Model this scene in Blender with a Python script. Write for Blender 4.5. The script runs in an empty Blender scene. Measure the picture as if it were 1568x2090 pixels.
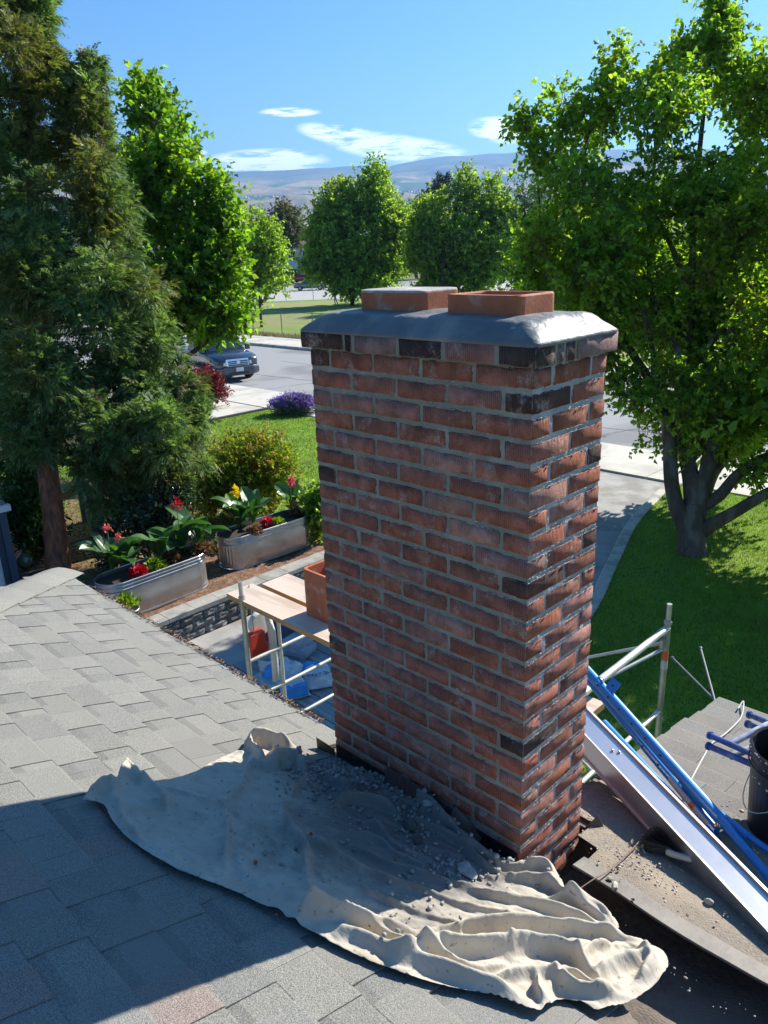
import bpy, math, random
import numpy as np
from mathutils import Vector, Matrix, noise as mnoise
R = random.Random(7)
NR = np.random.RandomState(11)
S = bpy.context.scene
COL = S.collection
rad = math.radians

# ------------------------------------------------------------------ camera
YAW, PIT, ROL, FPX = 0.7889, 0.3282, -0.0374, 1571.85
CAM = np.array([1.1451, -1.7049, 0.3032])
_f = np.array([-math.sin(YAW)*math.cos(PIT), math.cos(YAW)*math.cos(PIT), -math.sin(PIT)])
_r = np.array([math.cos(YAW), math.sin(YAW), 0.0])
_u = np.cross(_r, _f)
_rt = _r*math.cos(ROL) + _u*math.sin(ROL)
_up = np.cross(_rt, _f)
cd = bpy.data.cameras.new('camera'); cam = bpy.data.objects.new('camera', cd); COL.objects.link(cam)
cam.matrix_world = Matrix(((_rt[0], _up[0], -_f[0], CAM[0]), (_rt[1], _up[1], -_f[1], CAM[1]), (_rt[2], _up[2], -_f[2], CAM[2]), (0, 0, 0, 1)))
cd.sensor_fit = 'VERTICAL'; cd.sensor_height = 24.0; cd.lens = 24.0*FPX/2090.0
cd.clip_start = 0.05; cd.clip_end = 60000
S.camera = cam

# survey helpers: sight line through a point of the reference, met with a real plane of the scene
def ray(x, y): return _f + _rt*((x-784)/FPX) + _up*((1045-y)/FPX)
def onz(x, y, z):
    d = ray(x, y); return CAM + d*((z-CAM[2])/d[2])
def onx(x, y, X):
    d = ray(x, y); return CAM + d*((X-CAM[0])/d[0])
def ony(x, y, Y):
    d = ray(x, y); return CAM + d*((Y-CAM[1])/d[1])
def at(x, y, dep): return CAM + ray(x, y)*dep
def onroof(x, y, s=0.33, c=-1.64):
    d = ray(x, y); n = np.array([0, s, 1.0]); return CAM + d*((c-n@CAM)/(n@d))
def depth(P): return float((np.array(P)-CAM)@_f)

# ------------------------------------------------------------------ sun, sky, exposure
SUN_AZ, SUN_EL = rad(84), rad(35)          # azimuth from +X towards +Y
sd = Vector((math.cos(SUN_EL)*math.cos(SUN_AZ), math.cos(SUN_EL)*math.sin(SUN_AZ), math.sin(SUN_EL)))
W = bpy.data.worlds.new("World"); S.world = W; W.use_nodes = True
nt = W.node_tree; nt.nodes.clear(); N = nt.nodes; Lk = nt.links
sky = N.new('ShaderNodeTexSky'); sky.sky_type = 'NISHITA'; sky.sun_disc = False
sky.sun_elevation = SUN_EL; sky.sun_rotation = math.pi/2 - SUN_AZ
sky.altitude = 200; sky.air_density = 1.0; sky.dust_density = 0.1; sky.ozone_density = 4.5
bg = N.new('ShaderNodeBackground'); bg.inputs['Strength'].default_value = 0.122
wo = N.new('ShaderNodeOutputWorld')
tc = N.new('ShaderNodeTexCoord')
def math_node(op, a, b=None, clamp=False, nodes=N, links=Lk):
    m = nodes.new('ShaderNodeMath'); m.operation = op; m.use_clamp = clamp
    for i, v in enumerate((a, b)):
        if v is None: continue
        if isinstance(v, (int, float)): m.inputs[i].default_value = v
        else: links.new(v, m.inputs[i])
    return m.outputs[0]
def dotv(v):
    m = N.new('ShaderNodeVectorMath'); m.operation = 'DOT_PRODUCT'
    Lk.new(tc.outputs['Generated'], m.inputs[0]); m.inputs[1].default_value = tuple(v); return m.outputs['Value']
cn = N.new('ShaderNodeTexNoise'); cn.inputs['Scale'].default_value = 21; cn.inputs['Detail'].default_value = 9; cn.inputs['Roughness'].default_value = 0.7
mp = N.new('ShaderNodeMapping'); mp.inputs['Scale'].default_value = (1, 1, 6.5)
Lk.new(tc.outputs['Generated'], mp.inputs[0]); Lk.new(mp.outputs[0], cn.inputs['Vector'])
mask = None
for (cx, cy, w, h, tilt, gain) in [(592, 229, 62, 9, -0.01, .9), (545, 330, 108, 21, -0.02, 1.25), (700, 276, 85, 18, 0.16, 1.1), (820, 305, 140, 24, 0.14, 1.2), (1025, 266, 62, 22, 0.1, 1.15), (1130, 276, 60, 17, 0.05, .9), (413, 312, 14, 7, 0, .6), (1700, 330, 160, 30, 0.0, 1), (-500, 300, 200, 30, 0, 1)]:
    c = ray(cx, cy); c = c/np.linalg.norm(c)
    u = ray(cx+50, cy+50*tilt) - ray(cx-50, cy-50*tilt); u = u - c*(u@c); u /= np.linalg.norm(u)
    v = np.cross(u, c)
    a = math_node('MULTIPLY', dotv(u), FPX/w); b = math_node('MULTIPLY', dotv(v), FPX/h)
    rr = math_node('ADD', math_node('MULTIPLY', a, a), math_node('MULTIPLY', b, b))
    e = math_node('MULTIPLY', math_node('SUBTRACT', gain, rr), 1.6, True)
    fr = math_node('GREATER_THAN', dotv(c), 0.0)
    e = math_node('MULTIPLY', e, fr)
    mask = e if mask is None else math_node('MAXIMUM', mask, e)
mask = math_node('MULTIPLY', mask, math_node('MULTIPLY', math_node('SUBTRACT', cn.outputs['Fac'], 0.40), 8.5, True), True)
mx = N.new('ShaderNodeMix'); mx.data_type = 'RGBA'
hs = N.new('ShaderNodeHueSaturation'); hs.inputs['Saturation'].default_value = 1.26; hs.inputs['Value'].default_value = .50; Lk.new(sky.outputs[0], hs.inputs['Color'])
Lk.new(mask, mx.inputs['Factor']); Lk.new(hs.outputs[0], mx.inputs['A']); mx.inputs['B'].default_value = (6.6, 6.8, 7.1, 1)
Lk.new(mx.outputs['Result'], bg.inputs['Color']); Lk.new(bg.outputs[0], wo.inputs['Surface'])
ld = bpy.data.lights.new('sun', 'SUN'); ld.energy = 4.0; ld.angle = rad(0.53); ld.color = (1, 0.945, 0.85)
sun = bpy.data.objects.new('sun', ld); COL.objects.link(sun); sun.rotation_euler = sd.to_track_quat('Z', 'Y').to_euler(); sun.location = (4, 12, 12)
S.view_settings.view_transform = 'Standard'; S.view_settings.look = 'None'; S.view_settings.gamma = 1; S.view_settings.use_curve_mapping = False
S.view_settings.exposure = 1.42
S.cycles.max_bounces = 7; S.cycles.transparent_max_bounces = 8; S.cycles.volume_bounces = 0
S.cycles.diffuse_bounces = 3; S.cycles.glossy_bounces = 3; S.cycles.transmission_bounces = 4
S.cycles.caustics_reflective = False; S.cycles.caustics_refractive = False

# ------------------------------------------------------------------ materials
def material(name, base, rough=.75, var=.25, scale=8.0, detail=5, bump=0.0, bscale=60.0, bdist=.01, metal=0.0, spec=.5, col2=None, c2scale=2.0, c2lo=.5, c2hi=.62,
             coord='Object', objcol=False, island=0.0, trans=0.0, stretch=None, coat=0.0, randobj=0.0, alpha=None, tcol=None):
    m = bpy.data.materials.new(name); m.use_nodes = True; t = m.node_tree; n = t.nodes; l = t.links; n.clear()
    out = n.new('ShaderNodeOutputMaterial'); p = n.new('ShaderNodeBsdfPrincipled')
    p.inputs['Roughness'].default_value = rough; p.inputs['Metallic'].default_value = metal; p.inputs['Specular IOR Level'].default_value = spec
    p.inputs['Coat Weight'].default_value = coat
    c = n.new('ShaderNodeTexCoord'); vec = c.outputs[coord] if coord != 'World' else None
    if coord == 'World':
        g = n.new('ShaderNodeNewGeometry'); vec = g.outputs['Position']
    if stretch:
        q = n.new('ShaderNodeMapping'); q.inputs['Scale'].default_value = stretch; l.new(vec, q.inputs[0]); svec = q.outputs[0]
    else: svec = vec
    no = n.new('ShaderNodeTexNoise'); no.inputs['Scale'].default_value = scale; no.inputs['Detail'].default_value = detail; no.inputs['Roughness'].default_value = .6
    l.new(svec, no.inputs['Vector'])
    if objcol:
        oi = n.new('ShaderNodeObjectInfo'); bc = oi.outputs['Color']
    else:
        rgb = n.new('ShaderNodeRGB'); rgb.outputs[0].default_value = (*base, 1); bc = rgb.outputs[0]
    def mul(colsock, facsock):
        mm = n.new('ShaderNodeVectorMath'); mm.operation = 'SCALE'; l.new(colsock, mm.inputs[0])
        if isinstance(facsock, (int, float)): mm.inputs['Scale'].default_value = facsock
        else: l.new(facsock, mm.inputs['Scale'])
        return mm.outputs[0]
    mr = n.new('ShaderNodeMapRange'); mr.inputs[1].default_value = .3; mr.inputs[2].default_value = .7; mr.inputs[3].default_value = 1-var; mr.inputs[4].default_value = 1+var
    l.new(no.outputs['Fac'], mr.inputs[0]); cc = mul(bc, mr.outputs[0])
    if col2:
        n2 = n.new('ShaderNodeTexNoise'); n2.inputs['Scale'].default_value = c2scale; n2.inputs['Detail'].default_value = 6; l.new(svec, n2.inputs['Vector'])
        m2 = n.new('ShaderNodeMapRange'); m2.inputs[1].default_value = c2lo; m2.inputs[2].default_value = c2hi; l.new(n2.outputs['Fac'], m2.inputs[0])
        xx = n.new('ShaderNodeMix'); xx.data_type = 'RGBA'; l.new(m2.outputs[0], xx.inputs['Factor']); l.new(cc, xx.inputs['A']); xx.inputs['B'].default_value = (*col2, 1); cc = xx.outputs['Result']
    if island:
        gg = n.new('ShaderNodeNewGeometry'); m3 = n.new('ShaderNodeMapRange'); m3.inputs[3].default_value = 1-island; m3.inputs[4].default_value = 1+island
        l.new(gg.outputs['Random Per Island'], m3.inputs[0]); cc = mul(cc, m3.outputs[0])
    if randobj:
        oi2 = n.new('ShaderNodeObjectInfo'); m4 = n.new('ShaderNodeMapRange'); m4.inputs[3].default_value = 1-randobj; m4.inputs[4].default_value = 1+randobj
        l.new(oi2.outputs['Random'], m4.inputs[0]); cc = mul(cc, m4.outputs[0])
    l.new(cc, p.inputs['Base Color'])
    if bump:
        bn = n.new('ShaderNodeTexNoise'); bn.inputs['Scale'].default_value = bscale; bn.inputs['Detail'].default_value = 4; l.new(svec, bn.inputs['Vector'])
        bb = n.new('ShaderNodeBump'); bb.inputs['Strength'].default_value = bump; bb.inputs['Distance'].default_value = bdist; l.new(bn.outputs['Fac'], bb.inputs['Height']); l.new(bb.outputs[0], p.inputs['Normal'])
    if trans:
        tr = n.new('ShaderNodeBsdfTranslucent'); ms = n.new('ShaderNodeMixShader'); ms.inputs[0].default_value = trans
        if tcol:
            tm = n.new('ShaderNodeVectorMath'); tm.operation = 'MULTIPLY'; l.new(cc, tm.inputs[0]); tm.inputs[1].default_value = tcol; l.new(tm.outputs[0], tr.inputs[0])
        else: l.new(cc, tr.inputs[0])
        l.new(p.outputs[0], ms.inputs[1]); l.new(tr.outputs[0], ms.inputs[2]); l.new(ms.outputs[0], out.inputs[0])
    else: l.new(p.outputs[0], out.inputs[0])
    m['_p'] = 1
    return m

# ------------------------------------------------------------------ mesh helpers
class MB:
    def __init__(s): s.v = []; s.f = []; s.mi = []
    def add(s, vs, fs, mi=0):
        o = len(s.v); s.v.extend([tuple(map(float, q)) for q in vs]); s.f.extend([tuple(o+i for i in q) for q in fs]); s.mi.extend([mi]*len(fs))
    def box(s, c, d, rot=None, mi=0, taper=1.0):
        x, y, z = d[0]/2, d[1]/2, d[2]/2; t = taper
        vs = [(-x, -y, -z), (x, -y, -z), (x, y, -z), (-x, y, -z), (-x*t, -y*t, z), (x*t, -y*t, z), (x*t, y*t, z), (-x*t, y*t, z)]
        if rot is not None:
            Rm = rot if isinstance(rot, Matrix) else Matrix.Rotation(rot, 3, 'Z')
            vs = [Rm @ Vector(v) for v in vs]
        vs = [(v[0]+c[0], v[1]+c[1], v[2]+c[2]) for v in vs]
        s.add(vs, [(0, 3, 2, 1), (4, 5, 6, 7), (0, 1, 5, 4), (1, 2, 6, 5), (2, 3, 7, 6), (3, 0, 4, 7)], mi)
    def beam(s, a, b, w, h, up=(0, 0, 1), mi=0):
        a = Vector(a); b = Vector(b); d = (b-a).normalized(); x = d.cross(Vector(up)).normalized(); z = x.cross(d)
        vs = []
        for p in (a, b):
            for sx, sz in ((-1, -1), (1, -1), (1, 1), (-1, 1)): vs.append(p + x*sx*w/2 + z*sz*h/2)
        s.add(vs, [(0, 1, 2, 3), (7, 6, 5, 4), (0, 4, 5, 1), (1, 5, 6, 2), (2, 6, 7, 3), (3, 7, 4, 0)], mi)
    def tube(s, pts, r, n=8, cap=True, mi=0):
        pts = [Vector(p) for p in pts]; m = len(pts)
        if not hasattr(r, '__len__'): r = [r]*m
        vs = []; prev = None
        for i, p in enumerate(pts):
            d = (pts[min(i+1, m-1)]-pts[max(i-1, 0)])
            d = d.normalized() if d.length > 1e-9 else Vector((0, 0, 1))
            if prev is None: x = d.orthogonal().normalized()
            else:
                x = prev - d*prev.dot(d)
                x = x.normalized() if x.length > 1e-6 else d.orthogonal().normalized()
            prev = x; y = d.cross(x)
            for k in range(n):
                a = 2*math.pi*k/n; vs.append(p + x*math.cos(a)*r[i] + y*math.sin(a)*r[i])
        fs = []
        for i in range(m-1):
            for k in range(n):
                k2 = (k+1) % n; fs.append((i*n+k, i*n+k2, (i+1)*n+k2, (i+1)*n+k))
        if cap: fs.append(tuple(range(n-1, -1, -1))); fs.append(tuple((m-1)*n+k for k in range(n)))
        s.add(vs, fs, mi)
    def lathe(s, prof, n=24, c=(0, 0, 0), mi=0):
        vs = []; fs = []
        for (r, z) in prof:
            for k in range(n):
                a = 2*math.pi*k/n; vs.append((c[0]+r*math.cos(a), c[1]+r*math.sin(a), c[2]+z))
        for i in range(len(prof)-1):
            for k in range(n):
                k2 = (k+1) % n; fs.append((i*n+k, i*n+k2, (i+1)*n+k2, (i+1)*n+k))
        s.add(vs, fs, mi)
    def loft(s, rings, closed=True, cap=True, mi=0):
        n = len(rings[0]); vs = [p for r in rings for p in r]; fs = []
        for i in range(len(rings)-1):
            for k in range(n if closed else n-1):
                k2 = (k+1) % n; fs.append((i*n+k, i*n+k2, (i+1)*n+k2, (i+1)*n+k))
        if cap and closed: fs.append(tuple(range(n-1, -1, -1))); fs.append(tuple((len(rings)-1)*n+k for k in range(n)))
        s.add(vs, fs, mi)
    def poly(s, pts, mi=0): s.add(pts, [tuple(range(len(pts)))], mi)
    def build(s, name, mats, parent=None, smooth=False, loc=(0, 0, 0)):
        me = bpy.data.meshes.new(name); me.from_pydata(s.v, [], s.f)
        if not isinstance(mats, (list, tuple)): mats = [mats]
        for m in mats: me.materials.append(m)
        if len(mats) > 1: me.polygons.foreach_set('material_index', s.mi)
        if smooth: me.polygons.foreach_set('use_smooth', [True]*len(me.polygons))
        me.update(); return link(name, me, parent, loc)
def link(name, me, parent=None, loc=(0, 0, 0)):
    o = bpy.data.objects.new(name, me); COL.objects.link(o); o.location = loc
    if parent is not None: o.parent = parent
    return o
def thing(name, label, cat, loc=(0, 0, 0), rz=0.0, group=None):
    o = bpy.data.objects.new(name, None); COL.objects.link(o); o.location = loc; o.rotation_euler = (0, 0, rz); o.empty_display_size = .2
    return tag(o, label, cat, group)
def tag(o, label=None, cat=None, group=None, kind=None):
    if label: o['label'] = label
    if cat: o['category'] = cat
    if group: o['group'] = group
    if kind: o['kind'] = kind
    return o
def npmesh(name, V, F, mat, parent=None, smooth=False, loc=(0, 0, 0)):
    """V (n,3), F (m,k) arrays"""
    me = bpy.data.meshes.new(name); V = np.asarray(V, dtype=np.float32); F = np.asarray(F, dtype=np.int32); k = F.shape[1]
    me.vertices.add(len(V)); me.vertices.foreach_set('co', V.ravel())
    me.loops.add(F.size); me.loops.foreach_set('vertex_index', F.ravel())
    me.polygons.add(len(F)); me.polygons.foreach_set('loop_start', np.arange(0, F.size, k, dtype=np.int32))
    if smooth: me.polygons.foreach_set('use_smooth', np.ones(len(F), dtype=bool))
    me.materials.append(mat); me.update(calc_edges=True); me.validate()
    return link(name, me, parent, loc)
def copy_tree(o, parent=None):
    c = o.copy(); COL.objects.link(c); c.parent = parent
    for ch in list(o.children): copy_tree(ch, c)
    return c
def fbm(x, y, z=0.0, o=4, s=1.0): return mnoise.fractal(Vector((x*s, y*s, z*s)), 1.0, 2.0, o)
def sheet(name, pts, z, mat, kind='structure', parent=None):
    b = MB(); b.poly([(p[0], p[1], z if len(p) < 3 else p[2]) for p in pts]); o = b.build(name, mat, parent)
    if kind: o['kind'] = kind
    return o
# ------------------------------------------------------------------ setting
G = -4.8; PAT = -5.22
m_field = material('field', (.10, .115, .04), .95, .35, .05, col2=(.20, .165, .09), c2scale=.012, coord='World')
m_lawn = material('lawn', (.15, .25, .022), .9, .3, .9, bump=.6, bscale=45, bdist=.03, col2=(.20, .28, .035), c2scale=.35, coord='World')
m_park = material('park_grass', (.19, .27, .05), .95, .22, .5, bump=.5, bscale=20, bdist=.03, col2=(.25, .25, .09), c2scale=.13, coord='World', stretch=(1, 1.6, 1))
m_asph = material('asphalt', (.29, .29, .29), .9, .16, 40, bump=.25, bscale=260, bdist=.004, col2=(.19, .19, .195), c2scale=.25, coord='World')
m_asph2 = material('old_asphalt', (.36, .345, .32), .92, .16, 3, bump=.3, bscale=180, bdist=.004, col2=(.26, .245, .22), c2scale=1.6, coord='World')
m_conc = material('concrete', (.56, .53, .46), .88, .1, 30, bump=.2, bscale=160, bdist=.003, col2=(.45, .42, .36), c2scale=.9, coord='World')
m_curb = material('curb_concrete', (.50, .47, .41), .88, .15, 12, bump=.3, bscale=120, bdist=.004, col2=(.33, .31, .26), c2scale=2.5, coord='World')
m_patio = material('patio_slab', (.25, .245, .225), .9, .2, 14, bump=.3, bscale=150, bdist=.004, col2=(.17, .165, .15), c2scale=1.7, coord='World')
m_soil = material('soil', (.20, .105, .06), .97, .4, 16, bump=.9, bscale=55, bdist=.03, col2=(.30, .19, .12), c2scale=9, coord='World')
_g = MB(); _z = G-.06
for (xa, ya, xb, yb) in [(-11000, -3800, -8.85, 11500), (-2.6, -3800, 7500, 11500), (-8.85, -3800, -2.6, -3), (-8.85, 14.2, -2.6, 11500)]: _g.poly([(xa, ya, _z), (xb, ya, _z), (xb, yb, _z), (xa, yb, _z)])
tag(_g.build('ground', m_field), kind='structure')
sheet('lawn', [(-20.4, -2), (-10.6, -2), (-10.6, 8.4), (-8.9, 8.4), (-8.75, 14.25), (-20.4, 14.25)], G, m_lawn)
# near road, gutter, pavement slabs with joints
sheet('street', [(-140, 16.6), (60, 16.6), (60, 26), (-140, 26)], G-.03, m_asph)
b = MB()
for i in range(-24, 10): b.box((i*3.05+1.52, 15.97, G-.02), (3.035, 1.24, .08))
tag(b.build('gutter_apron', m_conc), kind='structure')
b = MB(); rc_ = random.Random(8)
for (x0c, y0c, x1c, y1c) in [(-34, 18.5, -12, 20.2), (-30, 22.5, -8, 21.4), (-24, 16.7, -22, 25.9), (-15, 16.7, -13.2, 25.9), (-9.5, 16.7, -8.6, 21), (-12, 18.2, -5, 18.9), (-20.5, 19.5, -17, 24)]:
    n_c = 26; up_r, lo_r = [], []
    for k in range(n_c+1):
        t_c = k/n_c; xx = x0c+(x1c-x0c)*t_c+rc_.uniform(-.14, .14); yy = y0c+(y1c-y0c)*t_c+rc_.uniform(-.10, .10); w_c = rc_.uniform(.008, .035)
        up_r.append((xx, yy+w_c, G-.026)); lo_r.append((xx+w_c, yy-w_c, G-.026))
    b.loft([lo_r, up_r], closed=False, cap=False)
tag(b.build('road_cracks', material('crack_sealer', (.07, .07, .07), .8)), kind='structure')
b = MB()
for i in range(-46, 18): b.box((i*1.62+.8, 14.8, G-.012), (1.605, 1.07, .09))
tag(b.build('pavement', m_conc), kind='structure')
b = MB()
for i in range(-40, 12): b.box((i*3.05+1.5, 26.2, G+.03), (3.03, .36, .16))
tag(b.build('far_kerb', m_curb), kind='structure')
b = MB()
for i in range(-80, 24): b.box((i*1.6+.8, 27.75, G+.02), (1.585, 2.7, .1))
tag(b.build('far_pavement', m_conc), kind='structure')
sheet('park_lawn', [(-140, 29.1), (60, 29.1), (60, 180), (30, 155), (-72, 52.6), (-140, -16+8)], G-.01, m_park)
sheet('park_road', [(-72-70, 52.6-70), (30, 155), (15, 170), (-87-70, 67.6-70)], G+.004, m_conc if False else material('park_asphalt', (.42, .41, .39), .9, .1, 3, coord='World'))
sheet('park_lot', [(-87-70, 67.6-70), (15, 170), (0, 185), (-102-70, 82-70)], G-.004, material('lot_asphalt', (.33, .325, .31), .9, .1, 3, coord='World'))
# dry rim of grass in front of the far fence
NRr = np.random.RandomState(5)
def blades(name, P, hgt, wid, mat, lean=.5, rs=NRr):
    n = len(P); a = rs.rand(n)*6.283; w = wid*(.6+.8*rs.rand(n)); h = hgt*(.5+rs.rand(n)*.9)
    dx = np.cos(a)*w; dy = np.sin(a)*w; lx = (rs.rand(n)-.5)*2*lean*h; ly = (rs.rand(n)-.5)*2*lean*h
    V = np.empty((n, 3, 3)); V[:, 0] = P + np.stack([dx, dy, 0*dx], 1); V[:, 1] = P - np.stack([dx, dy, 0*dx], 1); V[:, 2] = P + np.stack([lx, ly, h], 1)
    return tag(npmesh(name, V.reshape(-1, 3), np.arange(3*n).reshape(-1, 3), mat), kind='stuff')
m_dry = material('dry_grass', (.42, .33, .16), .9, .3, 2, island=.35)
n = 9000
blades('dry_grass', np.stack([-60+NRr.rand(n)*40, 29.1+NRr.rand(n)**2*1.3, np.full(n, G)], 1), .22, .03, m_dry)
m_blade = material('grass_blades', (.16, .27, .02), .6, .25, 2, island=.45, trans=.45, tcol=(1.5, 1.5, .8))
# neighbour's concrete walk left of the lawn with its dark edging
sheet('side_walk', [(-40, 11.5), (-20.45, 11.5), (-20.45, 14.24), (-40, 14.24)], G+.012, m_conc)
b = MB(); b.beam((-20.4, 8, G+.03), (-20.4, 14.2, G+.03), .1, .09); tag(b.build('edging', material('edging', (.1, .09, .08))), kind='structure')
# driveway dropping to the patio, its curved kerb, right lawn
cur = [(-3.45, 5.2), (-3.75, 6.6), (-4.07, 7.83), (-4.45, 8.9), (-4.8, 9.9), (-5.15, 10.9), (-5.42, 11.9), (-5.62, 12.9), (-5.75, 13.6), (-5.72, 14.2)]
def dz(y): t = min(1, max(0, (y-7.0)/5.5)); return PAT+.02 + (G-.012-PAT-.02)*(t*t*(3-2*t))
ys = [-2, 1, 3, 5, 6.5]+[7+.5*i for i in range(15)]+[14.26]
b = MB(); rows = []
for y in ys: rows.append([(x, y, dz(y)+.0) for x in np.linspace(-8.9 if y > 7.4 else -8.4, -3.0, 10)])
b.loft(rows, closed=False, cap=False); tag(b.build('driveway', m_asph2, smooth=True), kind='structure')
def kerb_strip(b, pts, w, top, bot):
    pts = [Vector((p[0], p[1], 0)) for p in pts]; rings = []
    for i, p in enumerate(pts):
        d = (pts[min(i+1, len(pts)-1)]-pts[max(i-1, 0)]).normalized(); nn = Vector((-d.y, d.x, 0))
        a = p+nn*w/2; c = p-nn*w/2
        rings.append([(a.x, a.y, bot), (a.x, a.y, top-.015), (a.x*.9+c.x*.1, a.y*.9+c.y*.1, top), (a.x*.1+c.x*.9, a.y*.1+c.y*.9, top), (c.x, c.y, top-.015), (c.x, c.y, bot)])
    b.loft(rings)
b = MB()
def smooth_poly(pts, n):
    P = [Vector((*p, 0)) if len(p) == 2 else Vector(p) for p in pts]; out = []
    for i in range(len(P)-1):
        p0 = P[max(i-1, 0)]; p1 = P[i]; p2 = P[i+1]; p3 = P[min(i+2, len(P)-1)]
        for k in range(n):
            t = k/n; out.append(.5*((2*p1)+(p2-p0)*t+(2*p0-5*p1+4*p2-p3)*t*t+(3*p1-p0-3*p2+p3)*t**3))
    out.append(P[-1]); return out
cs = smooth_poly(cur, 3)
kerb_strip(b, cs, .19, G+.05, PAT-.1)
tag(b.build('driveway_kerb', m_curb), kind='structure')
rl = [(p.x+.06, p.y) for p in cs]+[(14, 14.2), (14, -1), (-2.5, -1), (-2.9, 3)]
sheet('front_lawn', rl, G+.005, m_lawn)
def inside(P, poly):
    x, y = P[:, 0], P[:, 1]; c = np.zeros(len(P), bool); j = len(poly)-1
    for i in range(len(poly)):
        xi, yi = poly[i][:2]; xj, yj = poly[j][:2]
        c ^= ((yi > y) != (yj > y)) & (x < (xj-xi)*(y-yi)/(yj-yi+1e-12)+xi); j = i
    return c
P = np.stack([-6+NRr.rand(230000)*11, 2+NRr.rand(230000)*12.2], 1); P = P[inside(P, rl)]
keep = P[:, 0] < -3.2+(P[:, 1]-2)*.75; P = P[keep]
P = np.concatenate([P, np.full((len(P), 1), G)], 1)
blades('lawn_grass', P, .05, .006, m_blade)
P = np.stack([-20.3+NRr.rand(70000)*12, 3+NRr.rand(70000)*11.1], 1)
P = P[inside(P, [(-20.4, 3), (-10.7, 3), (-10.7, 8.4), (-8.9, 8.4), (-8.75, 14.2), (-20.4, 14.2)])]
blades('back_lawn_grass', np.concatenate([P, np.full((len(P), 1), G)], 1), .045, .012, m_blade)
# planting bed with its block wall
b = MB(); rows = []
for y in np.linspace(-2, 8.6, 60):
    rows.append([(x, y, G+.0+.05*fbm(x, y, 0, 3, 1.4) + (.0 if x < -8.7 else -.02)) for x in np.linspace(-10.9, -8.42, 18)])
b.loft(rows, closed=False, cap=False); tag(b.build('flower_bed', m_soil, smooth=True), kind='structure')
sheet('under_tree_soil', [(-22, -6), (-10.5, -6), (-10.5, 5.4), (-12.0, 7.0), (-16.5, 6.3), (-22, 3)], G+.008, m_soil)
sheet('patio', [(-8.45, -2), (-3.0, -2), (-3.0, 7.0), (-8.45, 7.0)], PAT, m_patio)
m_cap = material('cap_stone', (.36, .34, .30), .9, .15, 9, bump=.4, bscale=60, bdist=.006, col2=(.27, .25, .22), c2scale=3, coord='World')
m_blk = material('split_block', (.17, .165, .16), .95, .35, 14, bump=.8, bscale=40, bdist=.02, randobj=.3, coord='World')
wall = thing('retaining_wall', 'low grey split-face block wall edging the flower bed above the patio', 'wall', (-8.42, 3, PAT))
def rough_block(L, D, H, seed, amp):
    b = MB(); r2 = random.Random(seed); nx, nz = 6, 4
    g = [[(-L/2+L*i/nx, -D/2 - (amp*r2.random() if 0 < i < nx and 0 < j < nz else 0)+amp*.5, H*j/nz) for i in range(nx+1)] for j in range(nz+1)]
    b.loft(g, closed=False, cap=False); b.box((0, .02, H/2), (L, D-.06, H)); me = b.build('block', m_blk).data; o = bpy.data.objects[-1]; return me
blk = []
for s_ in range(5):
    bb = MB(); r2 = random.Random(s_); L, D, H = .395, .2, .135; nx, nz = 7, 4
    g = [[(-L/2+L*i/nx, -D/2-((.035*r2.random()+.005) if 0 < i < nx and 0 < j < nz else 0), H*j/nz) for i in range(nx+1)] for j in range(nz+1)]
    bb.loft(g, closed=False, cap=False); bb.box((0, .001, H/2), (L, D, H)); o = bb.build('block', m_blk); blk.append(o.data); bpy.data.objects.remove(o)
for row in range(3):
    y = 1.2 + (row % 2)*.2
    while y < 7.6:
        o = link('block', R.choice(blk), wall, (-8.53+.42-.42+.02*row*0+.0-(-8.42), y-3, row*.14)); o.rotation_euler = (0, 0, rad(90)); y += .405
bb = MB(); bb.box((0, 0, .035), (.30, .445, .07)); o = bb.build('cap_stone', m_cap); bv = o.data; bpy.data.objects.remove(o)
y = 1.2
while y < 7.6:
    o = link('cap_stone', bv, wall, (-8.55+8.42+R.uniform(-.006, .006), y-3, .42+R.uniform(0, .004))); o.rotation_euler = (0, 0, R.uniform(-.02, .02)); y += .452

# ------------------------------------------------------------------ hills
m_hill = bpy.data.materials.new('hills'); m_hill.use_nodes = True; t = m_hill.node_tree; n_, l_ = t.nodes, t.links
p = n_['Principled BSDF']; p.inputs['Roughness'].default_value = 1; p.inputs['Specular IOR Level'].default_value = 0
g = n_.new('ShaderNodeNewGeometry')
def nz(sc, det=6, rough=.6, st=(1, 1, 1)):
    q = n_.new('ShaderNodeMapping'); q.inputs['Scale'].default_value = st; l_.new(g.outputs['Position'], q.inputs[0])
    k = n_.new('ShaderNodeTexNoise'); k.inputs['Scale'].default_value = sc; k.inputs['Detail'].default_value = det; k.inputs['Roughness'].default_value = rough; l_.new(q.outputs[0], k.inputs['Vector']); return k.outputs['Fac']
def ramp(fac, stops):
    k = n_.new('ShaderNodeValToRGB'); e = k.color_ramp.elements
    while len(e) < len(stops): e.new(.5)
    for i, (ps, c) in enumerate(stops): e[i].position = ps; e[i].color = (*c, 1)
    l_.new(fac, k.inputs[0]); return k.outputs[0]
def mixc(f, a, bcol):
    k = n_.new('ShaderNodeMix'); k.data_type = 'RGBA'
    l_.new(f, k.inputs['Factor'])
    for s_, v in (('A', a), ('B', bcol)):
        if isinstance(v, tuple): k.inputs[s_].default_value = (*v, 1)
        else: l_.new(v, k.inputs[s_])
    return k.outputs['Result']
tan = ramp(nz(.0028, 9, .68), [(.3, (.13, .10, .06)), (.46, (.27, .19, .11)), (.58, (.48, .35, .20)), (.72, (.20, .16, .10))])
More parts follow.
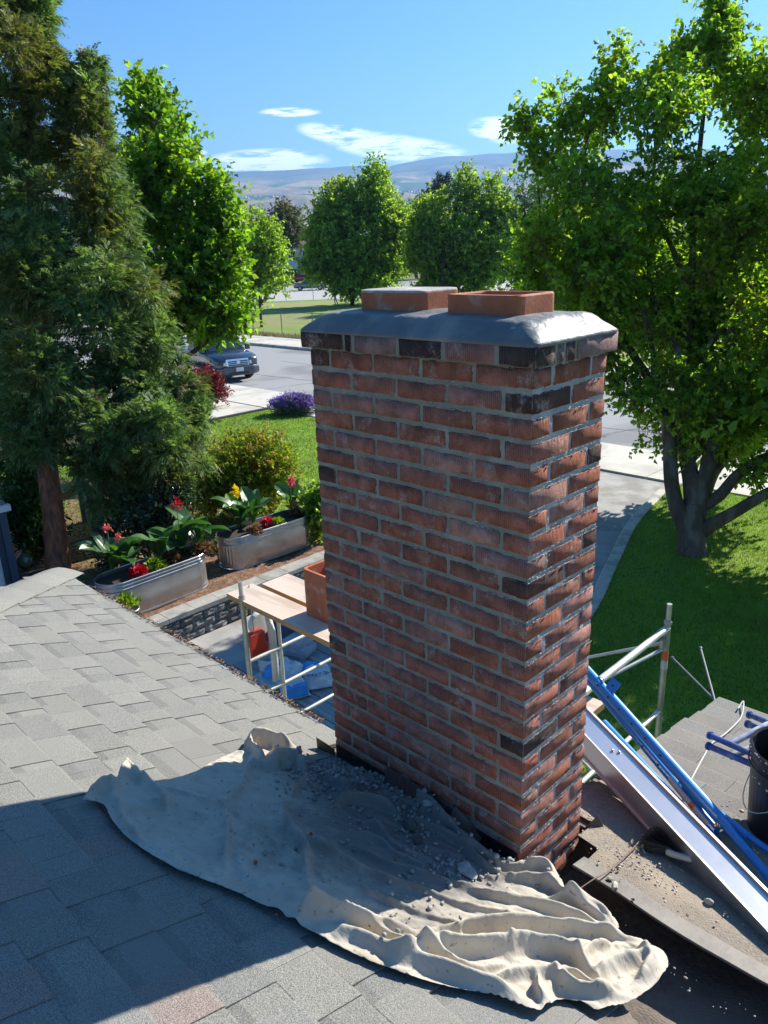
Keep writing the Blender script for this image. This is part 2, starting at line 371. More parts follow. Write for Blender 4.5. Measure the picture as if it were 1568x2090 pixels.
grn = ramp(nz(.0016, 3, .4, (1, 1, 3)), [(.55, (0, 0, 0)), (.57, (1, 1, 1)), (.66, (1, 1, 1)), (.68, (0, 0, 0))])
sep = n_.new('ShaderNodeSeparateXYZ'); l_.new(g.outputs['Position'], sep.inputs[0])
def band(lo, hi, s1=20):
    a = math_node('DIVIDE', math_node('SUBTRACT', sep.outputs[2], lo, nodes=n_, links=l_), s1, True, n_, l_)
    b2 = math_node('DIVIDE', math_node('SUBTRACT', hi, sep.outputs[2], nodes=n_, links=l_), s1, True, n_, l_)
    return math_node('MULTIPLY', a, b2, nodes=n_, links=l_)
c1 = mixc(math_node('MULTIPLY', grn, band(250, 520), nodes=n_, links=l_), tan, (.09, .14, .05))
c2 = mixc(band(540, 3000, 160), c1, ramp(nz(.003, 9, .7, (1, 1, 4)), [(.35, (.045, .06, .045)), (.52, (.11, .115, .075)), (.68, (.22, .19, .12))]))
l_.new(c2, p.inputs['Base Color'])
az = np.radians(np.linspace(85, 185, 420))           # heading from +X; the view looks about 135
dist = np.concatenate([np.linspace(1500, 3900, 30), np.linspace(3950, 5200, 26), np.linspace(5300, 9800, 90)])
prof_d = [1500, 2600, 3300, 3900, 4350, 4600, 5200, 6000, 7000, 8200, 8900, 9800]
prof_z = [0, 5, 40, 120, 275, 292, 305, 420, 560, 830, 1000, 1010]
sky_px = [(-900, 372), (-300, 352), (60, 356), (400, 349), (560, 346), (700, 338), (770, 334), (795, 338), (810, 333), (900, 317), (1000, 312), (1160, 304), (1400, 300), (2000, 320), (2600, 360)]
sa, sv = [], []
for (px, py) in sky_px:
    d = ray(px, py); sa.append(math.atan2(d[1], d[0]) % (2*math.pi)); sv.append(d[2]/math.hypot(d[0], d[1]))
o_ = np.argsort(sa); sa = np.array(sa)[o_]; sv = np.array(sv)[o_]
V = []
for i, a in enumerate(az):
    want = float(np.interp(a, sa, sv))
    for d in dist:
        x, y = d*math.cos(a), d*math.sin(a)
        w = mnoise.fractal(Vector((x*.0006, y*.0006, 3.1)), 1, 2.1, 3)
        z = float(np.interp(d+420*w, prof_d, prof_z))
        t = max(0, (d-5200)/3700)
        rg = 1-abs(mnoise.fractal(Vector((x*.0011, y*.0011, 7.7)), .9, 2.2, 5))
        z += min(1, t)*(rg-.72)*300*(1-.75*min(1, max(0, t-.55)/.4)) + (18 if d < 5200 else 0)*mnoise.fractal(Vector((x*.004, y*.004, 1)), 1, 2, 4)*min(1, d/3500)
        if 3600 < d < 4500: z += (1-abs(mnoise.fractal(Vector((x*.004, y*.004, 2)), 1, 2, 4))-.8)*50
        zm = want*d+.3
        if d >= 8600: z = zm+mnoise.fractal(Vector((x*.004, y*.004, 0)), 1, 2, 3)*7 - (d-8600)*.16
        else:
            lim = zm-20-(8600-d)*.05; z = min(z, lim) if d > 6500 else z
        V.append((x, y, z+G))
nd = len(dist); F = []
for i in range(len(az)-1):
    for j in range(nd-1): F.append((i*nd+j, i*nd+j+1, (i+1)*nd+j+1, (i+1)*nd+j))
tag(npmesh('hills', V, F, m_hill, smooth=True), kind='structure')
# tree belt and houses on the far bench: one mass too far to tell apart
m_far = material('far_trees', (.035, .055, .03), .95, .4, .02, coord='World')
VV, FF = [], []
for i in range(5200):
    a = rad(104+R.random()*64); d = R.uniform(4300, 4900) if R.random() < .7 else R.uniform(2200, 3200)
    x, y = d*math.cos(a), d*math.sin(a)
    z = (float(np.interp(d, prof_d, prof_z)) if d > 4000 else 4)+G+6*0
    h = R.uniform(7, 16); w = R.uniform(6, 16)
    if d > 4000 and mnoise.noise(Vector((x*.0012, y*.0012, 5))) < -.12: continue
    o0 = len(VV); VV += [(x-w/2, y-w/2, z-10), (x+w/2, y-w/2, z-10), (x+w/2, y+w/2, z-10), (x-w/2, y+w/2, z-10), (x+R.uniform(-2, 2), y, z+h+8), (x, y, z+h+8)]
    FF += [(o0, o0+1, o0+4), (o0+1, o0+2, o0+4), (o0+2, o0+3, o0+4), (o0+3, o0, o0+4)]
tag(npmesh('distant_tree_belt', VV, FF, m_far), kind='stuff')
m_fh = material('far_houses', (.65, .62, .58), .8, .2, .01, coord='World')
VV, FF = [], []
for i in range(260):
    a = rad(110+R.random()*52); d = R.uniform(4310, 4650); x, y = d*math.cos(a), d*math.sin(a); z = float(np.interp(d, prof_d, prof_z))+G+8
    w = R.uniform(10, 20); h = R.uniform(5, 8); o0 = len(VV)
    VV += [(x-w/2, y-5, z), (x+w/2, y-5, z), (x+w/2, y+5, z), (x-w/2, y+5, z), (x-w/2, y-5, z+h), (x+w/2, y-5, z+h), (x+w/2, y+5, z+h), (x-w/2, y+5, z+h)]
    FF += [(o0, o0+1, o0+5, o0+4), (o0+1, o0+2, o0+6, o0+5), (o0+2, o0+3, o0+7, o0+6), (o0+3, o0, o0+4, o0+7), (o0+4, o0+5, o0+6, o0+7)]
tag(npmesh('distant_houses', VV, FF, m_fh), kind='stuff')
# air
hz = bpy.data.materials.new('air'); hz.use_nodes = True; t = hz.node_tree; t.nodes.clear(); o2 = t.nodes.new('ShaderNodeOutputMaterial'); pv = t.nodes.new('ShaderNodeVolumePrincipled')
pv.inputs['Density'].default_value = 1.15e-4; pv.inputs['Color'].default_value = (.30, .58, 1, 1); pv.inputs['Anisotropy'].default_value = .3; t.links.new(pv.outputs[0], o2.inputs['Volume'])
b = MB(); b.box((-2000, 4000, (G-1.2+1250)/2), (21000, 17000, 1250-(G-1.2))); tag(b.build('haze', hz), kind='stuff')
# ------------------------------------------------------------------ the house: hip roof, eave, porch roof
RS, RC = .33, -1.64
def rz(y): return RC-RS*y
def shingle_material(name, base, c2):
    return material(name, base, .93, .62, 300, 3, bump=.9, bscale=380, bdist=.004, col2=c2, c2scale=3.2, c2lo=.45, c2hi=.75, randobj=.07, coord='World')
m_sh = [shingle_material('shingle_grey_green', (.235, .23, .203), (.262, .25, .218)), shingle_material('shingle_light', (.25, .244, .216), (.24, .235, .208)),
        shingle_material('shingle_dark', (.218, .216, .196), (.238, .23, .206)), shingle_material('shingle_pink', (.262, .212, .185), (.25, .222, .195))]
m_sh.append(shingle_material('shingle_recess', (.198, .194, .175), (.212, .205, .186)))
m_sh_far = shingle_material('shingle_brown_grey', (.20, .185, .165), (.26, .235, .20))
m_metal_w = material('drip_edge', (.30, .32, .36), .45, .15, 14, metal=.2, col2=(.5, .5, .48), c2scale=18, c2lo=.56, c2hi=.7)
m_wall = material('siding', (.20, .24, .28), .8, .1, 3)
m_felt = material('roofing_felt', (.15, .125, .10), .95, .35, 60, bump=.7, bscale=160, bdist=.006, col2=(.21, .17, .135), c2scale=4, coord='World')
house = thing('house', 'house in the foreground with grey shingled hip roof that the chimney rises from', 'house', (-1.5, -2.5, G))
HL = Vector((-1.5, -2.5, G))
def hp(x, y, z): return (x-HL.x, y-HL.y, z-HL.z)
hipx = -3.87
b = MB()   # deck under the shingles
e = .135; ylo = -3.2; d0 = -.018
def P3(x, y): return hp(x, y, rz(y)+d0)
b.add([P3(hipx, e), P3(-.9, e), P3(-.9, ylo), P3(hipx+(e-ylo), ylo)], [(0, 1, 2, 3)])
b.add([P3(-.9, 0), P3(.0, 0), P3(.0, ylo), P3(-.9, ylo)], [(0, 1, 2, 3)])
b.add([P3(0, -.02), P3(.10, -.02), P3(.65, -.35), P3(2.6, -.35), P3(2.6, ylo), P3(0, ylo)], [(0, 1, 2, 3, 4, 5)])
# other side of the hip, falling to -X
zz = rz(ylo)
b.add([hp(hipx, e, rz(e)+d0), hp(hipx+(e-ylo), ylo, zz+d0), hp(hipx, ylo-3, rz(e)+d0)], [(0, 1, 2)])
b.add([hp(2.6, ylo, zz+d0), hp(hipx+(e-ylo), ylo, zz+d0), hp(hipx+(e-ylo), ylo-3, zz-1.0), hp(2.6, ylo-3, zz-1.0)], [(0, 1, 2, 3)])
roof = b.build('roof', m_felt, house)
rl_ = []
def shingle_mesh(w, L, th, seed, butt_drop=0):
    r2 = random.Random(seed); nx = 5; b = MB(); top = []; bot = []
    for i in range(nx+1):
        x = -w/2+w*i/nx; dy = r2.uniform(-.002, .002)
        top.append((x, L/2+dy))
    # local frame: +Y down the slope, z off the roof
    r0 = [(x, -L/2-.03, -.004) for x, _ in top]; r1 = [(x, y-.012, th+.0+r2.uniform(-.0006, .0006)) for x, y in top]; r2_ = [(x, y, th-.0015) for x, y in top]; r3 = [(x, y, -.01) for x, y in top]
    b.loft([r0, r1, r2_, r3], closed=False, cap=False)
    for (i, s_) in ((0, 1), (nx, -1)):
        q = [r0[i], r1[i], r2_[i], r3[i], (r0[i][0], r0[i][1], -.012)]
        b.poly(q if s_ > 0 else q[::-1])
    me = bpy.data.meshes.new('shingle'); me.from_pydata(b.v, [], b.f); me.materials.append(m_sh[0]); me.update(); return me
EXPO = .145
slope_rot = math.atan(RS); cosr = math.cos(slope_rot)
def yedge(x): return -.02-.33*min(1, max(0, (x-.10)/.55))     # where the main roof stops at the sunken valley
def tab_mesh(w, L, th, band, seed):
    r2 = random.Random(seed); n = 4; b = MB(); rows = []
    for y, z in ((-L/2-.02, -.004), (-L/2+band, th*.6), (L/2-.010, th), (L/2, th-.0012), (L/2+.0004, -.012)):
        rows.append([(-w/2+w*i/n, y+(r2.uniform(-.0018, .0018) if y > L/3 else 0), z+(r2.uniform(-.0004, .0004) if z > 0 else 0)) for i in range(n+1)])
    b.loft(rows, closed=False, cap=False)
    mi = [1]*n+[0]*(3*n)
    for i in (0, n):
        q = [r[i] for r in rows]+[(rows[0][i][0], -L/2-.02, -.012)]; b.poly(q if not i else q[::-1]); mi.append(0)
    me = bpy.data.meshes.new('shingle'); me.from_pydata(b.v, [], b.f); me.materials.append(m_sh[0]); me.materials.append(m_sh[4]); me.polygons.foreach_set('material_index', mi); me.update(); return me
wts = [.09, .12, .15, .18, .21]; wrs = [.05, .07, .09]
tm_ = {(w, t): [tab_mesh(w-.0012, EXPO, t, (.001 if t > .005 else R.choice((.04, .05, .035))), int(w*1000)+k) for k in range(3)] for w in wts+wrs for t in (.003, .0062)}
count = 0; rest = MB(); cand = []
row = 0
while True:
    yc = e+.014-(row+.5)*EXPO*cosr
    if yc < -2.0: break
    x = hipx+(e-yc)-.06+R.uniform(-.2, 0); tall = True
    while x < 2.6:
        w = R.choice(wts) if tall or R.random() < .3 else R.choice(wrs); xc = x+w/2
        onchim = (-.93 < xc < .04 and yc > -.05); beyond = xc > -.02 and yc > yedge(xc)-.06
        if not onchim and not beyond and xc > hipx+(e-yc)-.02: cand.append((xc, yc, w, tall))
        x += w; tall = (not tall) if R.random() < .8 else tall
    row += 1
def _dv(c):
    pj = np.array([c[0], c[1], rz(c[1])])-CAM; dpt = pj@_f
    px = 784+FPX*(pj@_rt)/max(dpt, .01); py = 1045-FPX*(pj@_up)/max(dpt, .01)
    ok = -60 < px < 1640 and py < 2160 and dpt > .3; under = (330 < px < 1150 and 1640 < py < 1800) or (700 < px < 1250 and 1780 < py < 1990)
    return (0 if ok and not under else 1, dpt)
cand.sort(key=_dv)
for xc, yc, w, tall in cand:
    z = rz(yc); th = .0062 if tall else .003
    if count < 298 and _dv((xc, yc))[0] == 0:
        o = link('shingle', R.choice(tm_[(w, th)]), roof, hp(xc, yc, z)); o.rotation_euler = (-slope_rot, 0, 0); count += 1
        k = R.random(); pk = .5 if (xc > -.9 and yc < -1.0) else .0
        mi = (3 if k < pk else (1 if k < .38 else (2 if k < .62 else 0))) if tall else (2 if k < .5 else 0)
        if mi: o.material_slots[0].link = 'OBJECT'; o.material_slots[0].material = m_sh[mi]
    else:
        rest.box(hp(xc, yc, z+.001), (w-.0016, EXPO*1.0, th+.004), Matrix.Rotation(-slope_rot+.01, 3, 'X'))
tag(rest.build('shingle_field', m_sh[0], roof), kind='stuff')
# hip cap shingles, lapped up the hip
hd = Vector((1, -1, RS)).normalized()
def cap_mesh(L, W):
    b = MB(); rr = []
    for (t, zo) in ((-L/2-.02, -.004), (L/2-.01, .006), (L/2, .001), (L/2, -.01)):
        rr.append([(s_*W/2, t, zo-abs(s_)**1.5*.046+.012) for s_ in (-1, -.6, -.25, 0, .25, .6, 1)])
    b.loft(rr, closed=False, cap=False)
    me = bpy.data.meshes.new('hip_cap'); me.from_pydata(b.v, [], b.f); me.materials.append(m_sh[1]); me.polygons.foreach_set('use_smooth', [True]*len(me.polygons)); me.update(); return me
cm_ = cap_mesh(.30, .34)
y_ax = -hd; x_ax = y_ax.cross(Vector((0, 0, 1))).normalized(); z_ax = x_ax.cross(y_ax)
Rm = Matrix((x_ax, y_ax, z_ax)).transposed().to_euler()
for i in range(9):
    p_ = Vector((hipx+.09, e-.09, rz(e)+.035))+hd*(i*.235)
    o = link('hip_cap', cm_, roof, hp(*p_)); o.rotation_euler = Rm
# drip edge along the eave, dented, with needles and grit lodged on it
b = MB(); rr = []
for i in range(90):
    x = hipx-.02+i*(2.96/89); w = .012*mnoise.noise(Vector((x*5, 0, 0))); zt = rz(e)-.001
    rr.append([hp(x, e-.03, zt+.006), hp(x, e+.008, zt+.002), hp(x, e+.020+w*.6, zt-.004+w*.3), hp(x, e+.021+w*.6, zt-.05), hp(x, e+.018, zt-.075)])
b.loft(rr, closed=False, cap=False); b.build('drip_edge', m_metal_w, roof, smooth=False)
b = MB(); b.box(hp(-2.35, -.02, rz(e)-.15), (3.0, .26, .14)); b.box(hp(-2.2, -1.9, (G+rz(e)-.2)/2-.05), (3.2, 3.7, rz(e)-.2-G+.5)); b.box(hp(.95, -2.2, (G+rz(e)-.2)/2-.2), (3.0, 3.4, rz(e)-.6-G+.5)); b.build('wall', m_wall, house)
VV = []
m_nd = material('needle_litter', (.24, .15, .08), .9, .5, 30, island=.6)
n = 900; xs = hipx+.4+NR.rand(n)**.7*2.3; ya = e+.005+NR.rand(n)*.035
P = np.stack([xs, ya, RC-RS*ya+.012+NR.rand(n)*.006], 1); a = NR.rand(n)*6.28; L = .004+NR.rand(n)*.018
V = np.stack([P+np.stack([np.cos(a)*L, np.sin(a)*L, 0*a], 1), P-np.stack([np.cos(a)*L, np.sin(a)*L, 0*a], 1), P+np.stack([-np.sin(a)*.004, np.cos(a)*.004, 0*a+.004], 1)], 1)
tag(npmesh('eave_litter', V.reshape(-1, 3), np.arange(3*n).reshape(-1, 3), m_nd), kind='stuff')
# porch roof beyond the valley
PS = .2; PY0, PZ0 = .18, -1.685
def pz(y, x=0): return PZ0-PS*(y-PY0)
b = MB(); PX0, PX1, PY1 = -.165, 2.8, 2.13
b.add([hp(.13, PY0, pz(PY0)-.012), hp(PX1, PY0, pz(PY0)-.012), hp(PX1, PY1, pz(PY1)-.012), hp(PX0, PY1, pz(PY1)-.012), hp(PX0, .42, pz(.42)-.012), hp(.13, .42, pz(.42)-.012)], [(0, 1, 2, 3, 4, 5)])
b.add([hp(PX0, .42, pz(.42)-.012), hp(PX0, PY1, pz(PY1)-.012), hp(PX0, PY1, pz(PY1)-.12), hp(PX0, .42, pz(.42)-.12)], [(0, 1, 2, 3)])
porch = b.build('porch_roof', m_felt, house)
prot = math.atan(PS); sm2 = {w: [shingle_mesh(w-.002, .15, .006, int(w*999)+k) for k in range(2)] for w in (.22, .28, .34, .40)}
cnt = 0; row = 0
while True:
    yc = PY1-(row+.5)*.145
    if yc < .5: break
    x = PX0+R.uniform(-.012, .01)
    while x < 1.5:
        w = R.choice([.22, .28, .34, .40]); xc = x+w/2
        o = link('shingle', R.choice(sm2[w]), porch, hp(xc, yc, pz(yc)-.004)); o.rotation_euler = (-prot, 0, 0)
        o.material_slots[0].link = 'OBJECT'; o.material_slots[0].material = R.choice([m_sh_far, m_sh_far, m_sh[2], m_sh_far])
        x += w
    row += 1
m_dirt = material('roof_dirt', (.25, .21, .165), .96, .35, 90, 6, bump=.8, bscale=170, bdist=.005, col2=(.33, .27, .20), c2scale=5, c2lo=.4, c2hi=.7, coord='World')
b = MB(); rows = []
for yy in np.linspace(PY0+.045, 1.08, 74):
    rw = []
    for xx in np.linspace(-.13 if yy > .45 else (.02 if yy > .33 else .11), 1.6, 90):
        edge = min(1, (1.08-yy)/.45)*min(1, .25+(yy-PY0-.045)/.1)
        th = (.006+.005*fbm(xx, yy, 1, 4, 5))*edge + .0015*fbm(xx, yy, 2, 3, 40)*edge - .01*(1-edge)
        rw.append(hp(xx, yy, pz(yy)+th))
    rows.append(rw)
b.loft(rows, closed=False, cap=False); tag(b.build('dirt_layer', m_dirt, porch, smooth=True), kind='stuff')
# metal valley strip
m_strip = material('weathered_flashing', (.155, .142, .125), .62, .2, 9, metal=.3, col2=(.30, .22, .175), c2scale=3, c2lo=.54, c2hi=.75, bump=.15, bscale=30, coord='World')
b = MB(); rr = []
for i in range(70):
    x = .10+i*.022; wv = .010*math.sin(x*9)+.012*mnoise.noise(Vector((x*4, 3, 0))); y0 = PY0-.028+wv*.9-.03*max(0, x-.4)
    w2 = .004*mnoise.noise(Vector((x*7, 1, 4))); zt = pz(PY0)+.012+w2
    rr.append([hp(x, y0-.001, zt-.006), hp(x, y0, zt-.002), hp(x, y0+.002, zt), hp(x, y0+.036, pz(PY0+.036)+.012+w2*.6), hp(x, y0+.075, pz(PY0+.075)+.012), hp(x, y0+.076, pz(PY0+.075)-.004)])
b.loft(rr, closed=False, cap=False); b.build('valley_flashing', m_strip, porch)
# the sunken valley pan between the two roofs
b = MB(); rows = []
for yy in np.linspace(-.42, .46, 60):
    rw = []
    for xx in np.linspace(.0, 2.5, 90):
        ye = yedge(xx); base = rz(yy)-.002
        if yy > ye: base = max(rz(ye)-(yy-ye)*5, -1.80-.06*min(1, max(0, (yy+.05)/.4))) if xx > .12 or yy > .05 else rz(ye)-(yy-ye)*.9
        rw.append(hp(xx, yy, base+.005*fbm(xx, yy, 5, 4, 12)))
    rows.append(rw)
b.loft(rows, closed=False, cap=False); b.build('valley_felt', m_felt, house, smooth=True)
b = MB(); b.box(hp(1.2, .455, -1.93), (2.73, .03, .33)); b.box(hp(-.09, .50, -2.0), (.2, .12, .44)); b.build('fascia_board', m_felt, house)

# ------------------------------------------------------------------ chimney
CH, CW, CDp = .0677, .8993, .3787
def brick_material(name, lit):
    m = bpy.data.materials.new(name); m.use_nodes = True; t = m.node_tree; n, l = t.nodes, t.links
    p = n['Principled BSDF']; p.inputs['Roughness'].default_value = .95; p.inputs['Specular IOR Level'].default_value = .18
    tc = n.new('ShaderNodeTexCoord'); oi = n.new('ShaderNodeObjectInfo'); g = n.new('ShaderNodeNewGeometry'); at_ = n.new('ShaderNodeAttribute'); at_.attribute_name = 'edge'
    mm = lambda op, a, b=None, c=False: math_node(op, a, b, c, n, l)
    def noise_(vec, sc, det=4, rough=.6, st=None):
        if st is not None:
            q = n.new('ShaderNodeMapping'); q.inputs['Scale'].default_value = st; l.new(vec, q.inputs[0]); vec = q.outputs[0]
        k = n.new('ShaderNodeTexNoise'); k.inputs['Scale'].default_value = sc; k.inputs['Detail'].default_value = det; k.inputs['Roughness'].default_value = rough; l.new(vec, k.inputs['Vector']); return k.outputs['Fac']
    sx = n.new('ShaderNodeSeparateXYZ'); l.new(tc.outputs['Object'], sx.inputs[0])
    along = mm('ADD', sx.outputs[0], sx.outputs[1])
    wob = noise_(g.outputs['Position'], 30, 3)
    ph = mm('ADD', mm('MULTIPLY', along, 860.0), mm('MULTIPLY', wob, 5.0))
    groove = mm('MULTIPLY', mm('ADD', mm('SINE', ph), 1.0), .5)             # combed face of the brick
    groove = mm('POWER', groove, 1.6)
    speck = noise_(g.outputs['Position'], 260, 5, .7)
    coarse = noise_(g.outputs['Position'], 38, 6, .65)
    gstr = noise_(g.outputs['Position'], 14, 3)                            # where the combing is worn away
    gs = mm('MULTIPLY', mm('SUBTRACT', gstr, .36), 5.0, True)
    hgt = mm('ADD', mm('MULTIPLY', mm('MULTIPLY', groove, gs), .8), mm('ADD', mm('MULTIPLY', speck, 1.3), mm('MULTIPLY', coarse, 1.0)))
    bp = n.new('ShaderNodeBump'); bp.inputs['Strength'].default_value = 1.0; bp.inputs['Distance'].default_value = .0042; l.new(hgt, bp.inputs['Height']); l.new(bp.outputs[0], p.inputs['Normal'])
    def mixf(f, a, bcol):
        k = n.new('ShaderNodeMix'); k.data_type = 'RGBA'; l.new(f, k.inputs['Factor'])
        for s_, v in (('A', a), ('B', bcol)):
            if isinstance(v, tuple): k.inputs[s_].default_value = (*v, 1)
            else: l.new(v, k.inputs[s_])
        return k.outputs['Result']
    def scale(c, f):
        k = n.new('ShaderNodeVectorMath'); k.operation = 'SCALE'; l.new(c, k.inputs[0]); l.new(f, k.inputs['Scale']); return k.outputs[0]
    c0 = scale(oi.outputs['Color'], mm('ADD', .62, mm('MULTIPLY', coarse, .76)))
    c0 = scale(c0, mm('SUBTRACT', 1.12, mm('MULTIPLY', mm('MULTIPLY', mm('SUBTRACT', 1.0, groove), gs), .45)))
    soot = mm('MULTIPLY', mm('SUBTRACT', noise_(g.outputs['Position'], 9, 6, .7), .56), 7.0, True)
    c0 = mixf(mm('MULTIPLY', soot, .38), c0, (.085, .04, .035))
    ef = mm('MULTIPLY', mm('SUBTRACT', noise_(g.outputs['Position'], 11, 9, .75), .53), 6.0, True)     # salts and smeared mortar
    ef2 = mm('MULTIPLY', mm('SUBTRACT', mm('ADD', speck, mm('MULTIPLY', ef, .35)), .62), 6.0, True)
    c0 = mixf(mm('MULTIPLY', ef, .62), c0, (.46, .35, .30))
    c0 = mixf(mm('MULTIPLY', ef2, .65), c0, (.55, .46, .41))
    ed = mm('MULTIPLY', mm('SUBTRACT', mm('ADD', at_.outputs['Fac'], mm('MULTIPLY', mm('SUBTRACT', noise_(g.outputs['Position'], 55, 6, .75), .5), 2.6)), .70), 4.0, True)
    c0 = mixf(mm('MULTIPLY', ed, .8), c0, (.50, .45, .39))
    l.new(c0, p.inputs['Base Color'])
    return m
m_brick = brick_material('ribbed_red_brick', True)
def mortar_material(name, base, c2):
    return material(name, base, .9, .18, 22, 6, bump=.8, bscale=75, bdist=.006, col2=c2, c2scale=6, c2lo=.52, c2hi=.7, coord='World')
m_mortar = mortar_material('mortar', (.245, .232, .18), (.34, .325, .27)); m_mortar_side = mortar_material('pale_side_mortar', (.33, .335, .33), (.43, .435, .43))  # right face gets a paler mortar than the front
def brick_mesh(L, D, H, seed):
    """a brick as one closed skin with worn arrises; 'edge' marks the rim of every face"""
    r2 = random.Random(seed)
    def cuts(s_, n): i = .0036; return [-s_/2, -s_/2+i]+[-s_/2+i+(s_-2*i)*k/n for k in range(1, n)]+[s_/2-i, s_/2]
    X, Y, Z = cuts(L, max(2, int(L/.03))), cuts(D, 2), cuts(H, 2)
    idx = {}; vs = []; ed = []
    def vert(i, j, k):
        key = (i, j, k)
        if key in idx: return idx[key]
        ex = i in (0, len(X)-1); ey = j in (0, len(Y)-1); ez = k in (0, len(Z)-1); ne = ex+ey+ez
        x, y, z = X[i], Y[j], Z[k]
        if ne >= 2:
            a = (.0022+.0028*r2.random()**2*2) if ne == 2 else .0045
            if ex: x -= math.copysign(a*.45, x)
            if ey: y -= math.copysign(a*.45, y)
            if ez: z -= math.copysign(a*.8, z)
        else:
            j_ = .0007
            x += r2.uniform(-j_, j_); y += r2.uniform(-j_, j_); z += r2.uniform(-j_, j_)
        idx[key] = len(vs); vs.append((x, y, z)); ed.append(1.0 if ne >= 2 else 0.0); return idx[key]
    fs = []
    nx, ny, nz_ = len(X)-1, len(Y)-1, len(Z)-1
    for i in range(nx):
        for k in range(nz_):
            fs.append((vert(i, 0, k), vert(i+1, 0, k), vert(i+1, 0, k+1), vert(i, 0, k+1)))
            fs.append((vert(i, ny, k+1), vert(i+1, ny, k+1), vert(i+1, ny, k), vert(i, ny, k)))
    for j in range(ny):
        for k in range(nz_):
            fs.append((vert(nx, j, k), vert(nx, j+1, k), vert(nx, j+1, k+1), vert(nx, j, k+1)))
            fs.append((vert(0, j, k+1), vert(0, j+1, k+1), vert(0, j+1, k), vert(0, j, k)))
    for i in range(nx):
        for j in range(ny):
            fs.append((vert(i, j, nz_), vert(i+1, j, nz_), vert(i+1, j+1, nz_), vert(i, j+1, nz_)))
            fs.append((vert(i, j+1, 0), vert(i+1, j+1, 0), vert(i+1, j, 0), vert(i, j, 0)))
    me = bpy.data.meshes.new('brick'); me.from_pydata(vs, [], fs); me.materials.append(m_brick)
    a = me.attributes.new('edge', 'FLOAT', 'POINT'); a.data.foreach_set('value', ed); me.polygons.foreach_set('use_smooth', [True]*len(fs)); me.update(); return me
bcache = {}
def get_brick(L, D, H):
    k = (round(L, 3), round(D, 3), round(H, 3))
    if k not in bcache: bcache[k] = [brick_mesh(L, D, H, hash(k) % 1000+i) for i in range(4 if L > .15 or D > .15 else 3)]
    return R.choice(bcache[k])
chim = thing('brick_chimney', 'tall freshly repointed red brick chimney with grey mortar crown and two clay flue tiles', 'chimney', (-.45, .19, -1.7))
CL = Vector((-.45, .19, -1.7))
def cp(x, y, z): return (x-CL.x, y-CL.y, z-CL.z)
reds = [(.385, .146, .098), (.40, .152, .102), (.365, .140, .096), (.385, .155, .108), (.36, .148, .106), (.41, .156, .098), (.38, .160, .118)]
darks = [(.075, .055, .05), (.11, .065, .055), (.15, .075, .06)]
pinks = [(.45, .23, .185), (.43, .205, .165)]
oranges = [(.43, .165, .095)]
def place(x0, x1, y0, y1, z0, z1, colr=None, parent=chim):
    L, D, H = x1-x0, y1-y0, z1-z0
    o = link('brick', get_brick(L, D, H), parent, cp((x0+x1)/2+R.uniform(-.0012, .0012), (y0+y1)/2+R.uniform(-.0012, .0012), (z0+z1)/2+R.uniform(-.001, .001)))
    o.rotation_euler = (R.uniform(-.004, .004), R.uniform(-.006, .006), R.uniform(-.006, .006))
    if colr is None:
        _kb = R.uniform(.86, 1.1); k = R.random(); colr = R.choice(darks) if k < .012 else R.choice(pinks) if k < .22 else R.choice(oranges) if k < .215 else R.choice(reds)
        colr = tuple(min(1, c*R.uniform(.97, 1.03)*_kb) for c in colr)
    o.color = (*colr, 1); return o
J, BD, BL = .0135, .09, .19
nb = 0; rear = MB()
dark_corner_even = {2: 1, 10: 1, 18: 2}; dark_far = {1, 7, 17}
for k in range(1, 31):
    zt, zb = -(k-1)*CH-J/2, -k*CH+J/2; odd = k % 2
    o_ = []
    if odd:
        front = [(-BL, 0), (-.392, -.202), (-.594, -.404), (-.796, -.606), (-CW, -.808)]
        right = [(.102, .290), (.302, CDp)]
    else:
        front = [(-.292, -.102), (-.494, -.304), (-.696, -.506), (-CW, -.708)]
        right = [(0, BL), (.202, CDp)]
    for i, (a, c) in enumerate(front):
        far = (i == len(front)-1)
        col_ = R.choice(darks) if (far and k in dark_far and odd) else None
        if k > 26 and not far: pass
        place(a, c, 0, BD, zb, zt, col_)
    for i, (a, c) in enumerate(right):
        if not odd and i == 0:
            col_ = R.choice(darks) if k in dark_corner_even else None
        else: col_ = (R.choice(darks) if R.random() < .04 else None)
        place(-BD, 0, a, c, zb, zt, col_)
    ang = [(-CW, -.51), (-.49, -.1)]
    for a, c in ang: rear.box(cp((a+c)/2, CDp-.045, (zt+zb)/2), (c-a-.01, BD-.001, zt-zb))
    rear.box(cp(-CW+.045, .19, (zt+zb)/2), (BD-.001, .185, zt-zb))
rb = rear.build('rear_brickwork', material('rear_brick', (.27, .065, .04), .9, .3, 20), chim); tag(rb, kind='stuff')
# mortar body
def grid_face(b, o, u, v, nu, nv, nrm, base, amp, sc):
    o, u, v, nrm = Vector(o), Vector(u), Vector(v), Vector(nrm); rows = []
    for j in range(nv+1):
        rw = []
        for i in range(nu+1):
            p = o+u*(i/nu)+v*(j/nv)
            d = base+amp*mnoise.fractal(p*sc, .8, 2.1, 4) + .0016*mnoise.noise(p*160)
            edge = min(i, nu-i) == 0
            q = p+nrm*(0 if edge else d); rw.append(cp(*q))
        rows.append(rw)
    b.loft(rows, closed=False, cap=False)
b = MB(); ins = .0035
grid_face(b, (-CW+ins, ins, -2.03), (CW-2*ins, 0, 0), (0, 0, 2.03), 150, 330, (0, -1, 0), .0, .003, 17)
b.box(cp(-CW/2, CDp/2+.001, -1.02), (CW-2*ins-.004, CDp-2*ins-.004, 2.0)); b.box(cp(-CW/2, CDp/2, (-2.03+PAT)/2), (CW, CDp, -2.03-PAT))
